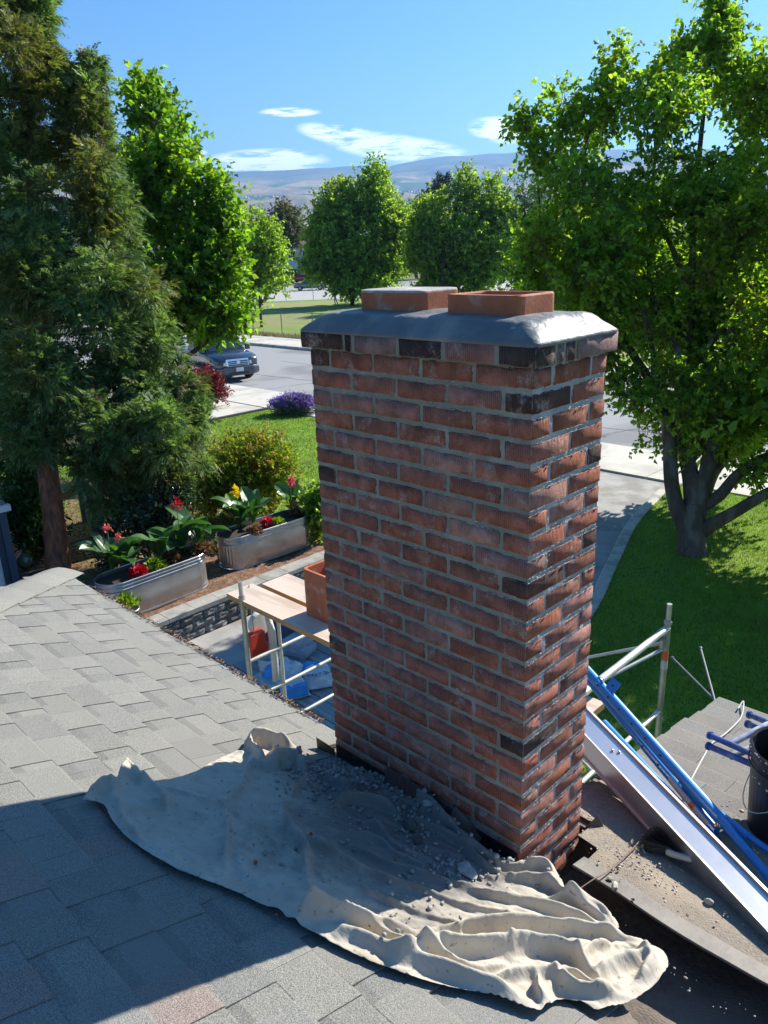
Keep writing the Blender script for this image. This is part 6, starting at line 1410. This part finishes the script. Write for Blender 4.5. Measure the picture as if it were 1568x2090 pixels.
def flower_head(parent, p_, r, mat, seed, n=26):
    rs_ = np.random.RandomState(seed); P = np.array(p_)+rs_.randn(n, 3)*r*.35; D = rnd(rs_, n)+np.array([0, 0, .3]); V, F = leaf_quads(P, D, rnd(rs_, n), np.full(n, r*.9), np.full(n, r*.55)); return npmesh('flower', V, F, mat, parent)
m_flr = leafmat('red_petal', (.62, .02, .05), .2, .35, (1.2, .6, .6), .6); m_fly = leafmat('yellow_petal', (.85, .60, .02), .15, .4, (1, 1, .5), .6); m_flp = leafmat('salmon_petal', (.78, .20, .16), .15, .4, (1, .7, .7), .6); m_flk = leafmat('pink_petal', (.60, .05, .14), .2, .35, (1.1, .6, .8), .6)
m_stem = material('green_stem', (.12, .20, .05), .6)
def canna(px, py, label, nleaf, L, seed, flower=None, fh=.9, ypx=0):
    b0 = onz(px, py, G+.53); T = thing_at('canna_plant', label, 'plant', b0); r2 = random.Random(seed)
    for k in range(nleaf):
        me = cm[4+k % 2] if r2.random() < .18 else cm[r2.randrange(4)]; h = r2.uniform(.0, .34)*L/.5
        a = k*2.4+r2.uniform(-.4, .4); rr_ = r2.uniform(0, .08); o = link('leaf', me, T, (rr_*math.cos(a), rr_*math.sin(a), h)); s_ = L*1.4*r2.uniform(.7, 1.1); o.scale = (s_, s_, s_); o.rotation_euler = (r2.uniform(-.2, .2), r2.uniform(-.35, .2), a)
    b = MB()
    for k in range(3): b.tube([(r2.uniform(-.06, .06), r2.uniform(-.06, .06), -.02), (0, 0, .35*L/.5)], [.014, .01], 7)
    if flower:
        b.tube([(0, 0, .2), (.01, 0, fh)], [.009, .006], 6)
    b.build('stem', m_stem, T)
    if flower: flower_head(T, (.01, 0, fh+.04), .095 if flower is not m_flp else .07, flower, seed)
    return T
canna(232, 1165, 'dark leaved canna with salmon flower at the left end of the nearer planter', 11, .42, 3, m_flp, .66)
canna(250, 1160, 'canna with a smaller salmon flower next to the leftmost one', 7, .36, 13, m_flp, .48)
canna(330, 1140, 'canna with broad leaves in the middle of the nearer planter', 7, .42, 4)
canna(372, 1128, 'canna with bright red flower head above big leaves in the nearer planter', 11, .46, 5, m_flr, .80)
canna(408, 1112, 'canna with drooping broad leaves at the right end of the nearer planter', 9, .46, 6)
canna(490, 1078, 'canna with tall yellow flower in the farther planter', 12, .40, 7, m_fly, .62)
canna(520, 1068, 'canna with upright leaves beside the yellow one', 8, .40, 8)
canna(596, 1040, 'canna with dusky pink flower at the right end of the farther planter', 12, .34, 9, m_flk, .50)
canna(622, 1034, 'low canna beside the chimney edge in the farther planter', 7, .30, 10)
def cushion(px, py, r, mat, label, name, n=260, ll=.07, lw=.05, z=G+.56, cat='plant'):
    b0 = onz(px, py, z); T = thing_at(name, label, cat, b0); rs_ = np.random.RandomState(int(px)); out = rnd(rs_, n); out[:, 2] = abs(out[:, 2]); P = out*r*(.5+.5*rs_.rand(n, 1)); V, F = leaf_quads(P, out+rs_.randn(n, 3)*.5, rs_.randn(n, 3)+[0, 0, 1], np.full(n, ll), np.full(n, lw)); npmesh('foliage', V, F, mat, T); b = MB(); b.tube([(0, 0, -.03), (0, 0, r*.5)], [.012, .006], 5); b.build('stem', m_stem, T); return T
m_lime = leafmat('lime_leaf', (.24, .36, .03), .25, .35, (1.2, 1.2, .5), .5); m_beg = leafmat('begonia_petal', (.55, .015, .04), .25, .25, (1.2, .5, .5), .6); m_bronze = leafmat('bronze_leaf', (.20, .11, .05), .4, .3, (1.2, 1, .6), .6)
cushion(318, 1160, .16, m_lime, 'round lime green foliage plant in the nearer planter', 'lime_plant')
cushion(284, 1172, .13, m_beg, 'deep red begonia at the left end of the nearer planter', 'begonia', 170)
cushion(350, 1142, .13, m_bronze, 'bronze leaved filler plant beside the lime plant', 'bronze_plant', 170)
cushion(412, 1128, .17, m_bronze, 'bronze leaved plant spilling over the right end of the nearer planter', 'bronze_plant', 220)
cushion(548, 1072, .12, m_beg, 'deep red begonia in the middle of the farther planter', 'begonia', 150)
cushion(566, 1070, .11, m_lime, 'lime green plant beside the red begonia', 'lime_plant', 150)
cushion(520, 1088, .12, m_bronze, 'orange brown foliage at the left end of the farther planter', 'bronze_plant', 150)
cushion(605, 1050, .12, m_bronze, 'bronze foliage at the right end of the farther planter', 'bronze_plant', 130)
cushion(455, 1120, .22, leafmat('weed_leaf', (.16, .17, .05), .4, .3, (1.2, 1.2, .6), .6), 'low brownish ground plant between the two planters', 'weed_clump', 260, .06, .04, G+.02)
q = onz(268, 1270, G); T = thing_at('flower_pot', 'small dark round pot with a leafy green plant at the roof edge', 'pot', q)
b = MB(); b.lathe([(0, 0), (.11, 0), (.14, .2), (.155, .2), (.155, .225), (.14, .225), (.13, .18), (0, .18)], 24); b.build('pot', m_galv, T, smooth=True)
rs_ = np.random.RandomState(2); n = 160; out = rnd(rs_, n); out[:, 2] = abs(out[:, 2]); P = out*.16*rs_.rand(n, 1)+[0, 0, .26]; V, F = leaf_quads(P, out+[0, 0, .6], rnd(rs_, n), np.full(n, .09), np.full(n, .05)); npmesh('foliage', V, F, m_lime, T)
# neighbour's blue house corner with downspout, grey fence
nh = thing('neighbour_house', 'dark blue sided house corner at the left edge with white downspout', 'house', (-14.4, 2.0, G)); NO = Vector((-14.4, 2.0, G))
m_bs = material('blue_siding', (.07, .10, .145), .7, .1, 4); m_wt = material('white_trim', (.70, .72, .74), .5, .05, 4)
ncx, ncy = onz(36, 1195, G)[:2]
b = MB()
for k in range(8): b.box((ncx-2.6-NO.x-.004*0, ncy-2.5-NO.y, .1+k*.16), (5.2, 5.0, .158), taper=.9985)
b.build('siding', m_bs, nh)
b = MB(); b.box((ncx-NO.x+.02, ncy-NO.y-.02, 1.15*.58), (.05, .12, 1.33)); b.build('corner_board', m_bs, nh)
b = MB(); b.tube([(ncx-NO.x+.08, ncy-NO.y-.25, .05), (ncx-NO.x+.08, ncy-NO.y-.25, 1.2)], .05, 8); b.build('downspout', m_wt, nh)
b = MB(); b.box((ncx-2.6-NO.x, ncy-2.5-NO.y, 1.42), (5.3, 5.1, .12)); b.build('roof', m_sh[2], nh)
b = MB(); b.box((ncx-NO.x+.08, ncy-2.5-NO.y, 1.38), (.10, 5.2, .10)); b.build('gutter', m_wt, nh)
gf = thing('garden_fence', 'low grey-green board fence behind the reddish conifer trunk', 'fence', (ncx-.1, ncy+1.7, G), rad(165)); m_gf = material('grey_green_board', (.20, .23, .20), .8, .15, 6)
for k in range(14):
    b = MB(); b.box((.1+k*.155, 0, .6), (.145, .02, 1.2)); b.build('board', m_gf, gf)
for k in (0, 1, 2): b = MB(); b.box((k*1.08+.05, .04, .62), (.09, .09, 1.3)); b.build('post', m_gf, gf)
b = MB(); b.box((1.1, .03, 1.22), (2.3, .12, .035)); b.build('top_rail', m_gf, gf)
q = onz(52, 1145, G+.15); b = MB(); b.lathe([(0, -.14), (.08, -.12), (.14, -.04), (.155, .02), (.13, .09), (.07, .14), (0, .15)], 20); o_ = b.build('glass_globe', material('green_glass', (.16, .22, .10), .08, .1, 3, spec=1), None, True, (q[0], q[1], q[2])); tag(o_, 'green glass garden globe between the blue house and the conifer trunk', 'globe')

# ------------------------------------------------------------------ chain link fences
m_fp = material('fence_steel', (.20, .21, .20), .5, .15, 10, metal=.5)
def clfence(A, B, H, label, npost, mesh=.12, wr=.0022):
    A = Vector((*A, G)); B = Vector((*B, G)); T = thing('chain_link_fence', label, 'fence', tuple(A)); d = B-A; L = d.length; u = d.normalized()
    pm = MB(); pm.tube([(0, 0, 0), (0, 0, H+.04)], .032, 8); o = pm.build('post', m_fp, T); me = o.data; bpy.data.objects.remove(o)
    for k in range(npost+1): link('post', me, T, tuple(d*(k/npost)))
    b = MB(); b.tube([(0, 0, H), tuple(d+Vector((0, 0, H)))], .024, 7); b.build('top_rail', m_fp, T)
    b = MB(); n_ = int(L/mesh); nv = u.cross(Vector((0, 0, 1)))
    for i in range(-int(H/mesh), n_):
        for sg in (1, -1):
            s0, s1 = i*mesh, i*mesh+H; z0_, z1_ = (0.03, H) if sg > 0 else (H, .03)
            if s0 < 0: f_ = -s0/(s1-s0); z0_ = z0_+(z1_-z0_)*f_; s0 = 0
            if s1 > L: f_ = (L-s0)/(s1-s0); z1_ = z0_+(z1_-z0_)*f_; s1 = L
            if s1 <= s0: continue
            b.tube([tuple(u*s0+Vector((0, 0, z0_))), tuple(u*s1+Vector((0, 0, z1_)))], wr, 3, cap=False)
    tag(b.build('wire_mesh', m_fp, T), kind='stuff'); return T
clfence((-62, 30.35), (-18, 30.35), 1.5, 'grey chain link fence along the near side of the park lawn', 14)
clfence((-90, 35.2), (-55, 70.2), 1.8, 'chain link fence along the park road on the far side of the lawn', 16, .3, .006)

# ------------------------------------------------------------------ vehicles
m_glass = material('car_glass', (.02, .03, .035), .06, .0, 3, spec=.9); m_tyre = bpy.data.materials['tyre']; m_rim = material('alloy', (.45, .46, .48), .3, .05, 4, metal=.8)
m_lamp = material('headlamp', (.72, .76, .78), .12, .0, 3, spec=.9); m_amber = material('amber', (.7, .25, .03), .3); m_chrome = material('chrome', (.75, .76, .78), .12, .0, 3, metal=1)
m_trim = material('dark_trim', (.03, .032, .035), .6)
def wheel(T, x, y, r, w, side):
    b = MB(); pr = [(r*.62, -w/2), (r*.93, -w/2), (r, -w*.36), (r, w*.36), (r*.93, w/2), (r*.62, w/2)]
    rings = [[(x+rr*math.cos(a), y+yy, r+rr*math.sin(a)) for a in np.linspace(0, 2*math.pi, 29)[:-1]] for rr, yy in pr]; b.loft(rings, cap=False); o = b.build('tyre', m_tyre, T)
    b = MB(); yo = y+side*w*.42
    b.loft([[(x+rr*math.cos(a), yo+dy, r+rr*math.sin(a)) for a in np.linspace(0, 2*math.pi, 25)[:-1]] for rr, dy in ((r*.64, 0), (r*.60, side*.01), (r*.57, -side*.05), (.02, -side*.05))], cap=False)
    for k in range(6):
        a = k*math.pi/3+.3; b.beam((x, yo-side*.01, r), (x+r*.58*math.cos(a), yo-side*.005, r+r*.58*math.sin(a)), .07 if r > .35 else .05, .025, up=(0, 1, 0))
    b.tube([(x, yo-.03, r), (x, yo+side*.02, r)], .06, 10); b.build('rim', m_rim, o); return o
def lofted(sts, mat, name, T, smooth=True, n=14):
    """sts: (x, half-width at sill, half-width at belt, z sill, z belt, z top, half-width top) -> closed body skin"""
    rings = []
    for (x, ws_, wb, z0_, z1_, z2_, wt) in sts:
        half = [(ws_*.86, z0_), (ws_, z0_+.08), (wb, z0_+(z1_-z0_)*.55), (wb*.99, z1_-.06), (wb*.965, z1_), (wt+.03, z2_-.05), (wt-.05, z2_)]
        rings.append([(x, -y, z) for y, z in half]+[(x, y, z) for y, z in half[::-1]])
    b = MB(); b.loft(rings); o = b.build(name, mat, T, smooth); 
    if smooth:
        for p_ in o.data.polygons: p_.use_smooth = True
    return o
# pickup: nose towards +X
q = onz(452, 783, G); tr_ = rad(-14); TX, TY = -27.75+.88*math.sin(tr_)*-1, 16.75+.88*math.cos(tr_)
T = thing('pickup_truck', 'dark blue-grey pickup truck parked at the kerb, half hidden by the bright green tree', 'truck', (TX, TY, G-.03), tr_); T.scale = (1.06, 1.06, 1.06)
m_navyp = material('slate_paint', (.045, .065, .095), .22, .03, 3, metal=.35, spec=.7, coat=.6)
body = [(-4.25, .86, .90, .52, 1.02, 1.04, .86), (-4.15, .89, .93, .45, 1.03, 1.05, .88), (-2.6, .90, .94, .42, 1.06, 1.09, .89), (-.7, .90, .94, .42, 1.06, 1.10, .89), (-.25, .91, .95, .44, 1.06, 1.12, .86), (.3, .92, .95, .46, 1.03, 1.11, .82), (.72, .90, .93, .42, .98, 1.06, .76), (.92, .84, .87, .42, .92, .99, .68), (1.0, .74, .78, .45, .86, .93, .6)]
lofted(body, m_navyp, 'body', T)
cab = [(-2.55, .86, .86, 1.0, 1.08, 1.12, .84), (-2.42, .86, .88, 1.0, 1.1, 1.70, .70), (-2.1, .86, .88, 1.0, 1.1, 1.77, .68), (-1.1, .86, .88, 1.0, 1.1, 1.78, .68), (-.75, .86, .88, 1.0, 1.1, 1.72, .66), (-.05, .84, .87, 1.0, 1.09, 1.13, .80)]
lofted(cab, m_navyp, 'cab', T)
b = MB(); b.add([(-.72, -.66, 1.69), (-.72, .66, 1.69), (-.12, .76, 1.17), (-.12, -.76, 1.17)], [(0, 1, 2, 3)]); b.v = [(x+.02, y, z+.015) for x, y, z in b.v]; b.build('windscreen', m_glass, T)
for s_ in (-1, 1):
    b = MB(); b.add([(-.85, s_*.73, 1.66), (-1.55, s_*.735, 1.70), (-1.55, s_*.885, 1.14), (-.3, s_*.88, 1.14)], [(0, 1, 2, 3)]); b.build('side_window', m_glass, T)
    b = MB(); b.add([(-1.63, s_*.735, 1.70), (-2.3, s_*.73, 1.66), (-2.42, s_*.89, 1.14), (-1.63, s_*.89, 1.14)], [(0, 1, 2, 3)]); b.build('side_window', m_glass, T)
    for xw in (0, -3.22):
        wheel(T, xw, s_*.80, .385, .26, s_)
        b = MB(); rr_ = []
        for a in np.linspace(math.pi*1.02, -.02*math.pi, 16): rr_.append([(xw+.47*math.cos(a), s_*.955, .385+.47*math.sin(a)), (xw+.47*math.cos(a), s_*.80, .385+.47*math.sin(a)), (xw+.40*math.cos(a), s_*.80, .385+.40*math.sin(a)), (xw+.40*math.cos(a), s_*.957, .385+.40*math.sin(a))])
        b.loft(rr_, closed=False, cap=False); b.build('wheel_arch', m_trim, T)
        b = MB(); b.poly([(xw+.40*math.cos(a), s_*.9555, .385+.40*math.sin(a)) for a in np.linspace(math.pi*1.1, -.1*math.pi, 18)]); b.build('wheel_well', m_hole, T)
    b = MB(); b.loft([[(.93, s_*.50, .84), (1.03, s_*.50, .80), (1.035, s_*.50, .68), (.95, s_*.5, .66)], [(.80, s_*.86, .90), (.90, s_*.84, .88), (.93, s_*.82, .72), (.84, s_*.86, .70)]]); b.build('headlight', m_lamp, T)
    b = MB(); b.loft([[(.80, s_*.87, .89), (.84, s_*.875, .71)], [(.66, s_*.925, .88), (.74, s_*.93, .74)]], closed=False, cap=False); b.build('indicator', m_amber, T)
    b = MB(); b.tube([(.98, s_*.62, .42), (1.03, s_*.61, .42)], .05, 12); b.build('fog_lamp', m_lamp, T)
    b = MB(); b.box((-.45, s_*1.03, 1.2), (.14, .17, .2)); b.build('mirror', m_navyp, T)
    b = MB(); b.box((-1.35, s_*.955, .93), (.16, .03, .03)); b.build('door_handle', m_trim, T)
    b = MB(); b.box((-1.6, s_*.945, .5), (2.1, .04, .1)); b.build('sill', m_trim, T)
b = MB(); b.loft([[(1.0, -.5, .64), (1.045, -.42, .62), (1.045, .42, .62), (1.0, .5, .64)], [(1.0, -.52, .70), (1.055, -.44, .70), (1.055, .44, .70), (1.0, .52, .70)], [(.99, -.50, .92), (1.02, -.45, .93), (1.02, .45, .93), (.99, .50, .92)]]); b.build('grille', m_chrome, T)
b = MB()
for z in (.67, .74, .81): b.box((1.062-.03*(z-.67)/.14, 0, z+.02), (.02, .82, .045))
b.build('grille_slots', m_trim, T)
b = MB(); b.tube([(1.055, 0, .80), (1.075, 0, .80)], .075, 16); b.build('emblem', m_chrome, T)
b = MB(); b.loft([[(.98, -.84, .30), (1.10, -.6, .28), (1.13, 0, .28), (1.10, .6, .28), (.98, .84, .30)], [(1.0, -.90, .38), (1.15, -.64, .36), (1.18, 0, .36), (1.15, .64, .36), (1.0, .90, .38)], [(1.0, -.90, .56), (1.14, -.64, .58), (1.17, 0, .60), (1.14, .64, .58), (1.0, .90, .56)], [(.96, -.84, .62), (1.06, -.6, .64), (1.09, 0, .64), (1.06, .6, .64), (.96, .84, .62)]], closed=False, cap=False); b.build('bumper', m_navyp, T)
b = MB(); b.box((1.16, 0, .38), (.05, .8, .09)); b.build('air_intake', m_trim, T)
b = MB(); b.box((1.19, 0, .52), (.012, .31, .155)); b.build('number_plate', material('plate_white', (.62, .68, .70), .5), T)
def simple_car(name, label, x, y, rz_, paint, cat, suv=True, sc=1.0):
    T = thing(name, label, cat, (x, y, G+.01), rz_); T.scale = (sc, sc, sc); h = 1.72 if suv else 1.45
    lofted([(-2.3, .80, .84, .5, .98, 1.0, .78), (-2.15, .86, .90, .32, 1.0, 1.03, .82), (-1.2, .89, .92, .28, 1.0, 1.04, .84), (.6, .89, .92, .28, .98, 1.02, .82), (1.5, .87, .91, .30, .92, .97, .76), (2.15, .80, .86, .34, .78, .84, .66), (2.35, .66, .72, .42, .66, .70, .5)], paint, 'body', T)
    lofted([(-2.2, .78, .80, .95, .98, 1.05, .76), (-1.95, .8, .84, .95, 1.0, h-.06, .64), (-1.2, .8, .85, .95, 1.0, h, .64), (.0, .8, .85, .95, 1.0, h-.02, .64), (.45, .8, .85, .95, 1.0, h-.10, .62), (1.25, .78, .83, .92, .97, 1.02, .74)], paint, 'cabin', T)
    for s_ in (-1, 1):
        b = MB()
        for xa, xb_, xc, xd in ((-1.85, -1.05, -1.0, -1.95), (-.97, -.05, .0, -.95), (.05, .42, 1.0, .06)): b.add([(xa, s_*.70, h-.12), (xb_, s_*.70, h-.1 if xb_ < .3 else h-.17), (xc, s_*.852, 1.06), (xd, s_*.852, 1.06)], [(0, 1, 2, 3)])
        b.build('side_window', m_glass, T)
        for xw in (-1.42, 1.42): wheel(T, xw, s_*.80, .345, .22, s_)
    b = MB(); b.add([(.5, -.6, h-.12), (.5, .6, h-.12), (1.2, .72, 1.05), (1.2, -.72, 1.05)], [(0, 1, 2, 3)]); b.v = [(x+.03, y_, z+.02) for x, y_, z in b.v]; b.build('windscreen', m_glass, T)
    b = MB(); b.add([(-1.97, -.6, h-.14), (-1.97, .6, h-.14), (-2.2, .68, 1.1), (-2.2, -.68, 1.1)], [(0, 1, 2, 3)]); b.v = [(x-.03, y_, z) for x, y_, z in b.v]; b.build('rear_window', m_glass, T)
    for s_ in (-1, 1):
        b = MB(); b.box((-2.2, s_*.74, .9), (.16, .2, .16)); b.build('tail_light', m_red, T); b = MB(); b.box((2.12, s_*.62, .72), (.2, .3, .12)); b.build('headlight', m_lamp, T)
    return T
q = onz(610, 593, G)
simple_car('car', 'grey blue estate car parked on the far park road', q[0]+1.2, q[1]+1.2, rad(45+180), material('grey_blue_paint', (.13, .165, .21), .25, .03, 3, metal=.5, coat=.5), 'car', True, 1.0)
q = onz(616, 577, G); simple_car('car', 'red car parked behind the grey blue one', q[0], q[1], rad(200), material('red_paint', (.50, .045, .03), .3, coat=.5), 'car', False)
q = onz(612, 566, G); T = simple_car('car', 'white van-like car farthest back beside the carport', q[0], q[1], rad(190), material('white_paint_car', (.68, .70, .70), .35), 'car', True); T.scale = (1.1, 1.1, 1.25)
# white house far off
q = at(600, 575, 168); wh = thing('white_house', 'pale blue-white house with brown roof between the park trees', 'house', (q[0], q[1], G), rad(48)); m_wl = material('pale_wall', (.62, .68, .74), .8, .04, 3); m_br = material('brown_roof', (.22, .15, .12), .9, .2, 3)
b = MB(); b.box((0, 3, 4.2), (9, 8, 4.8)); b.add([(4.5, -1, 6.6), (4.5, 7, 6.6), (4.5, 3, 8.9)], [(0, 1, 2)]); b.add([(-4.5, -1, 6.6), (-4.5, 7, 6.6), (-4.5, 3, 8.9)], [(0, 2, 1)]); b.build('wall', m_wl, wh)
b = MB(); b.box((.0, 3.3, .9), (8.6, 7.2, 1.8)); b.build('carport', material('carport_dark', (.05, .055, .065), .8), wh)
b = MB()
for s_ in (-1, 1): b.add([(-5, 3, 9.15), (5, 3, 9.15), (5, 3+s_*4.6, 6.5), (-5, 3+s_*4.6, 6.5), (-5, 3, 9.0), (5, 3, 9.0), (5, 3+s_*4.6, 6.35), (-5, 3+s_*4.6, 6.35)], [(0, 1, 2, 3), (4, 7, 6, 5), (2, 6, 7, 3), (1, 5, 6, 2), (0, 3, 7, 4)])
b.build('roof', m_br, wh)
for wx in (-2.6, .2, 2.9): b = MB(); b.box((wx, -1.02, 4.6), (1.2, .08, 1.9)); w_ = b.build('window', m_wt, wh); b = MB(); b.box((wx, -1.06, 4.6), (1.0, .06, 1.7)); b.build('pane', m_glass, w_)
for wy in (1.2, 4.8): b = MB(); b.box((4.52, wy, 4.6), (.08, 1.3, 1.9)); w_ = b.build('window', m_wt, wh); b = MB(); b.box((4.56, wy, 4.6), (.06, 1.1, 1.7)); b.build('pane', m_glass, w_)
# passer-by under the broad tree
def person(P_, rz_, label):
    T = thing('person', label, 'person', tuple(P_), rz_)
    vs = [(0, 0, .95), (0, 0, 1.15), (0, 0, 1.38), (0, 0, 1.5), (0, .02, 1.62), (0, .02, 1.74), (.09, .0, .9), (.11, .08, .5), (.11, -.02, .08), (.11, .12, .04), (-.09, 0, .9), (-.12, -.12, .5), (-.12, -.28, .1), (-.12, -.16, .04), (.18, 0, 1.4), (.26, .02, 1.13), (.25, .14, .9), (.25, .18, .82), (-.18, 0, 1.4), (-.26, -.05, 1.13), (-.25, .04, .9), (-.25, .08, .82)]
    es = [(0, 1), (1, 2), (2, 3), (3, 4), (4, 5), (0, 6), (6, 7), (7, 8), (8, 9), (0, 10), (10, 11), (11, 12), (12, 13), (2, 14), (14, 15), (15, 16), (16, 17), (2, 18), (18, 19), (19, 20), (20, 21)]
    rr_ = [.14, .13, .15, .06, .10, .09, .1, .065, .045, .04, .1, .065, .045, .04, .06, .045, .035, .03, .06, .045, .035, .03]
    me = bpy.data.meshes.new('body'); me.from_pydata(vs, es, []); o = link('body', me, T); mod = o.modifiers.new('skin', 'SKIN'); 
    for i, v in enumerate(me.skin_vertices[0].data): v.radius = (rr_[i], rr_[i]); v.use_root = (i == 0)
    o.modifiers.new('sub', 'SUBSURF').levels = 1; o.modifiers['sub'].render_levels = 1
    dg = bpy.context.evaluated_depsgraph_get(); me2 = bpy.data.meshes.new_from_object(o.evaluated_get(dg)); o.modifiers.clear(); o.data = me2; me2.materials.clear()
    ms = [material('skin', (.45, .27, .19), .6), material('dark_shirt', (.03, .03, .04), .8), material('light_trousers', (.55, .53, .52), .8), material('shoes', (.25, .2, .22), .7)]
    for m_ in ms: me2.materials.append(m_)
    for p_ in me2.polygons:
        c = p_.center; p_.material_index = 3 if c.z < .1 else 2 if c.z < .93 and abs(c.x) < .21 else 1 if 1.0 < c.z < 1.5 and (abs(c.x) < .24) or c.z > .93 and abs(c.x) < .2 and c.z < 1.5 else 0; p_.use_smooth = True
    b = MB(); b.lathe([(0, 1.84), (.06, 1.83), (.10, 1.77), (.105, 1.70), (.10, 1.66)], 14, (0, .005, 0)); b.build('hair', m_barkd, T, True); return T
person(onz(685, 624, G), rad(135), 'person in dark top and pale trousers walking under the broad rounded tree')
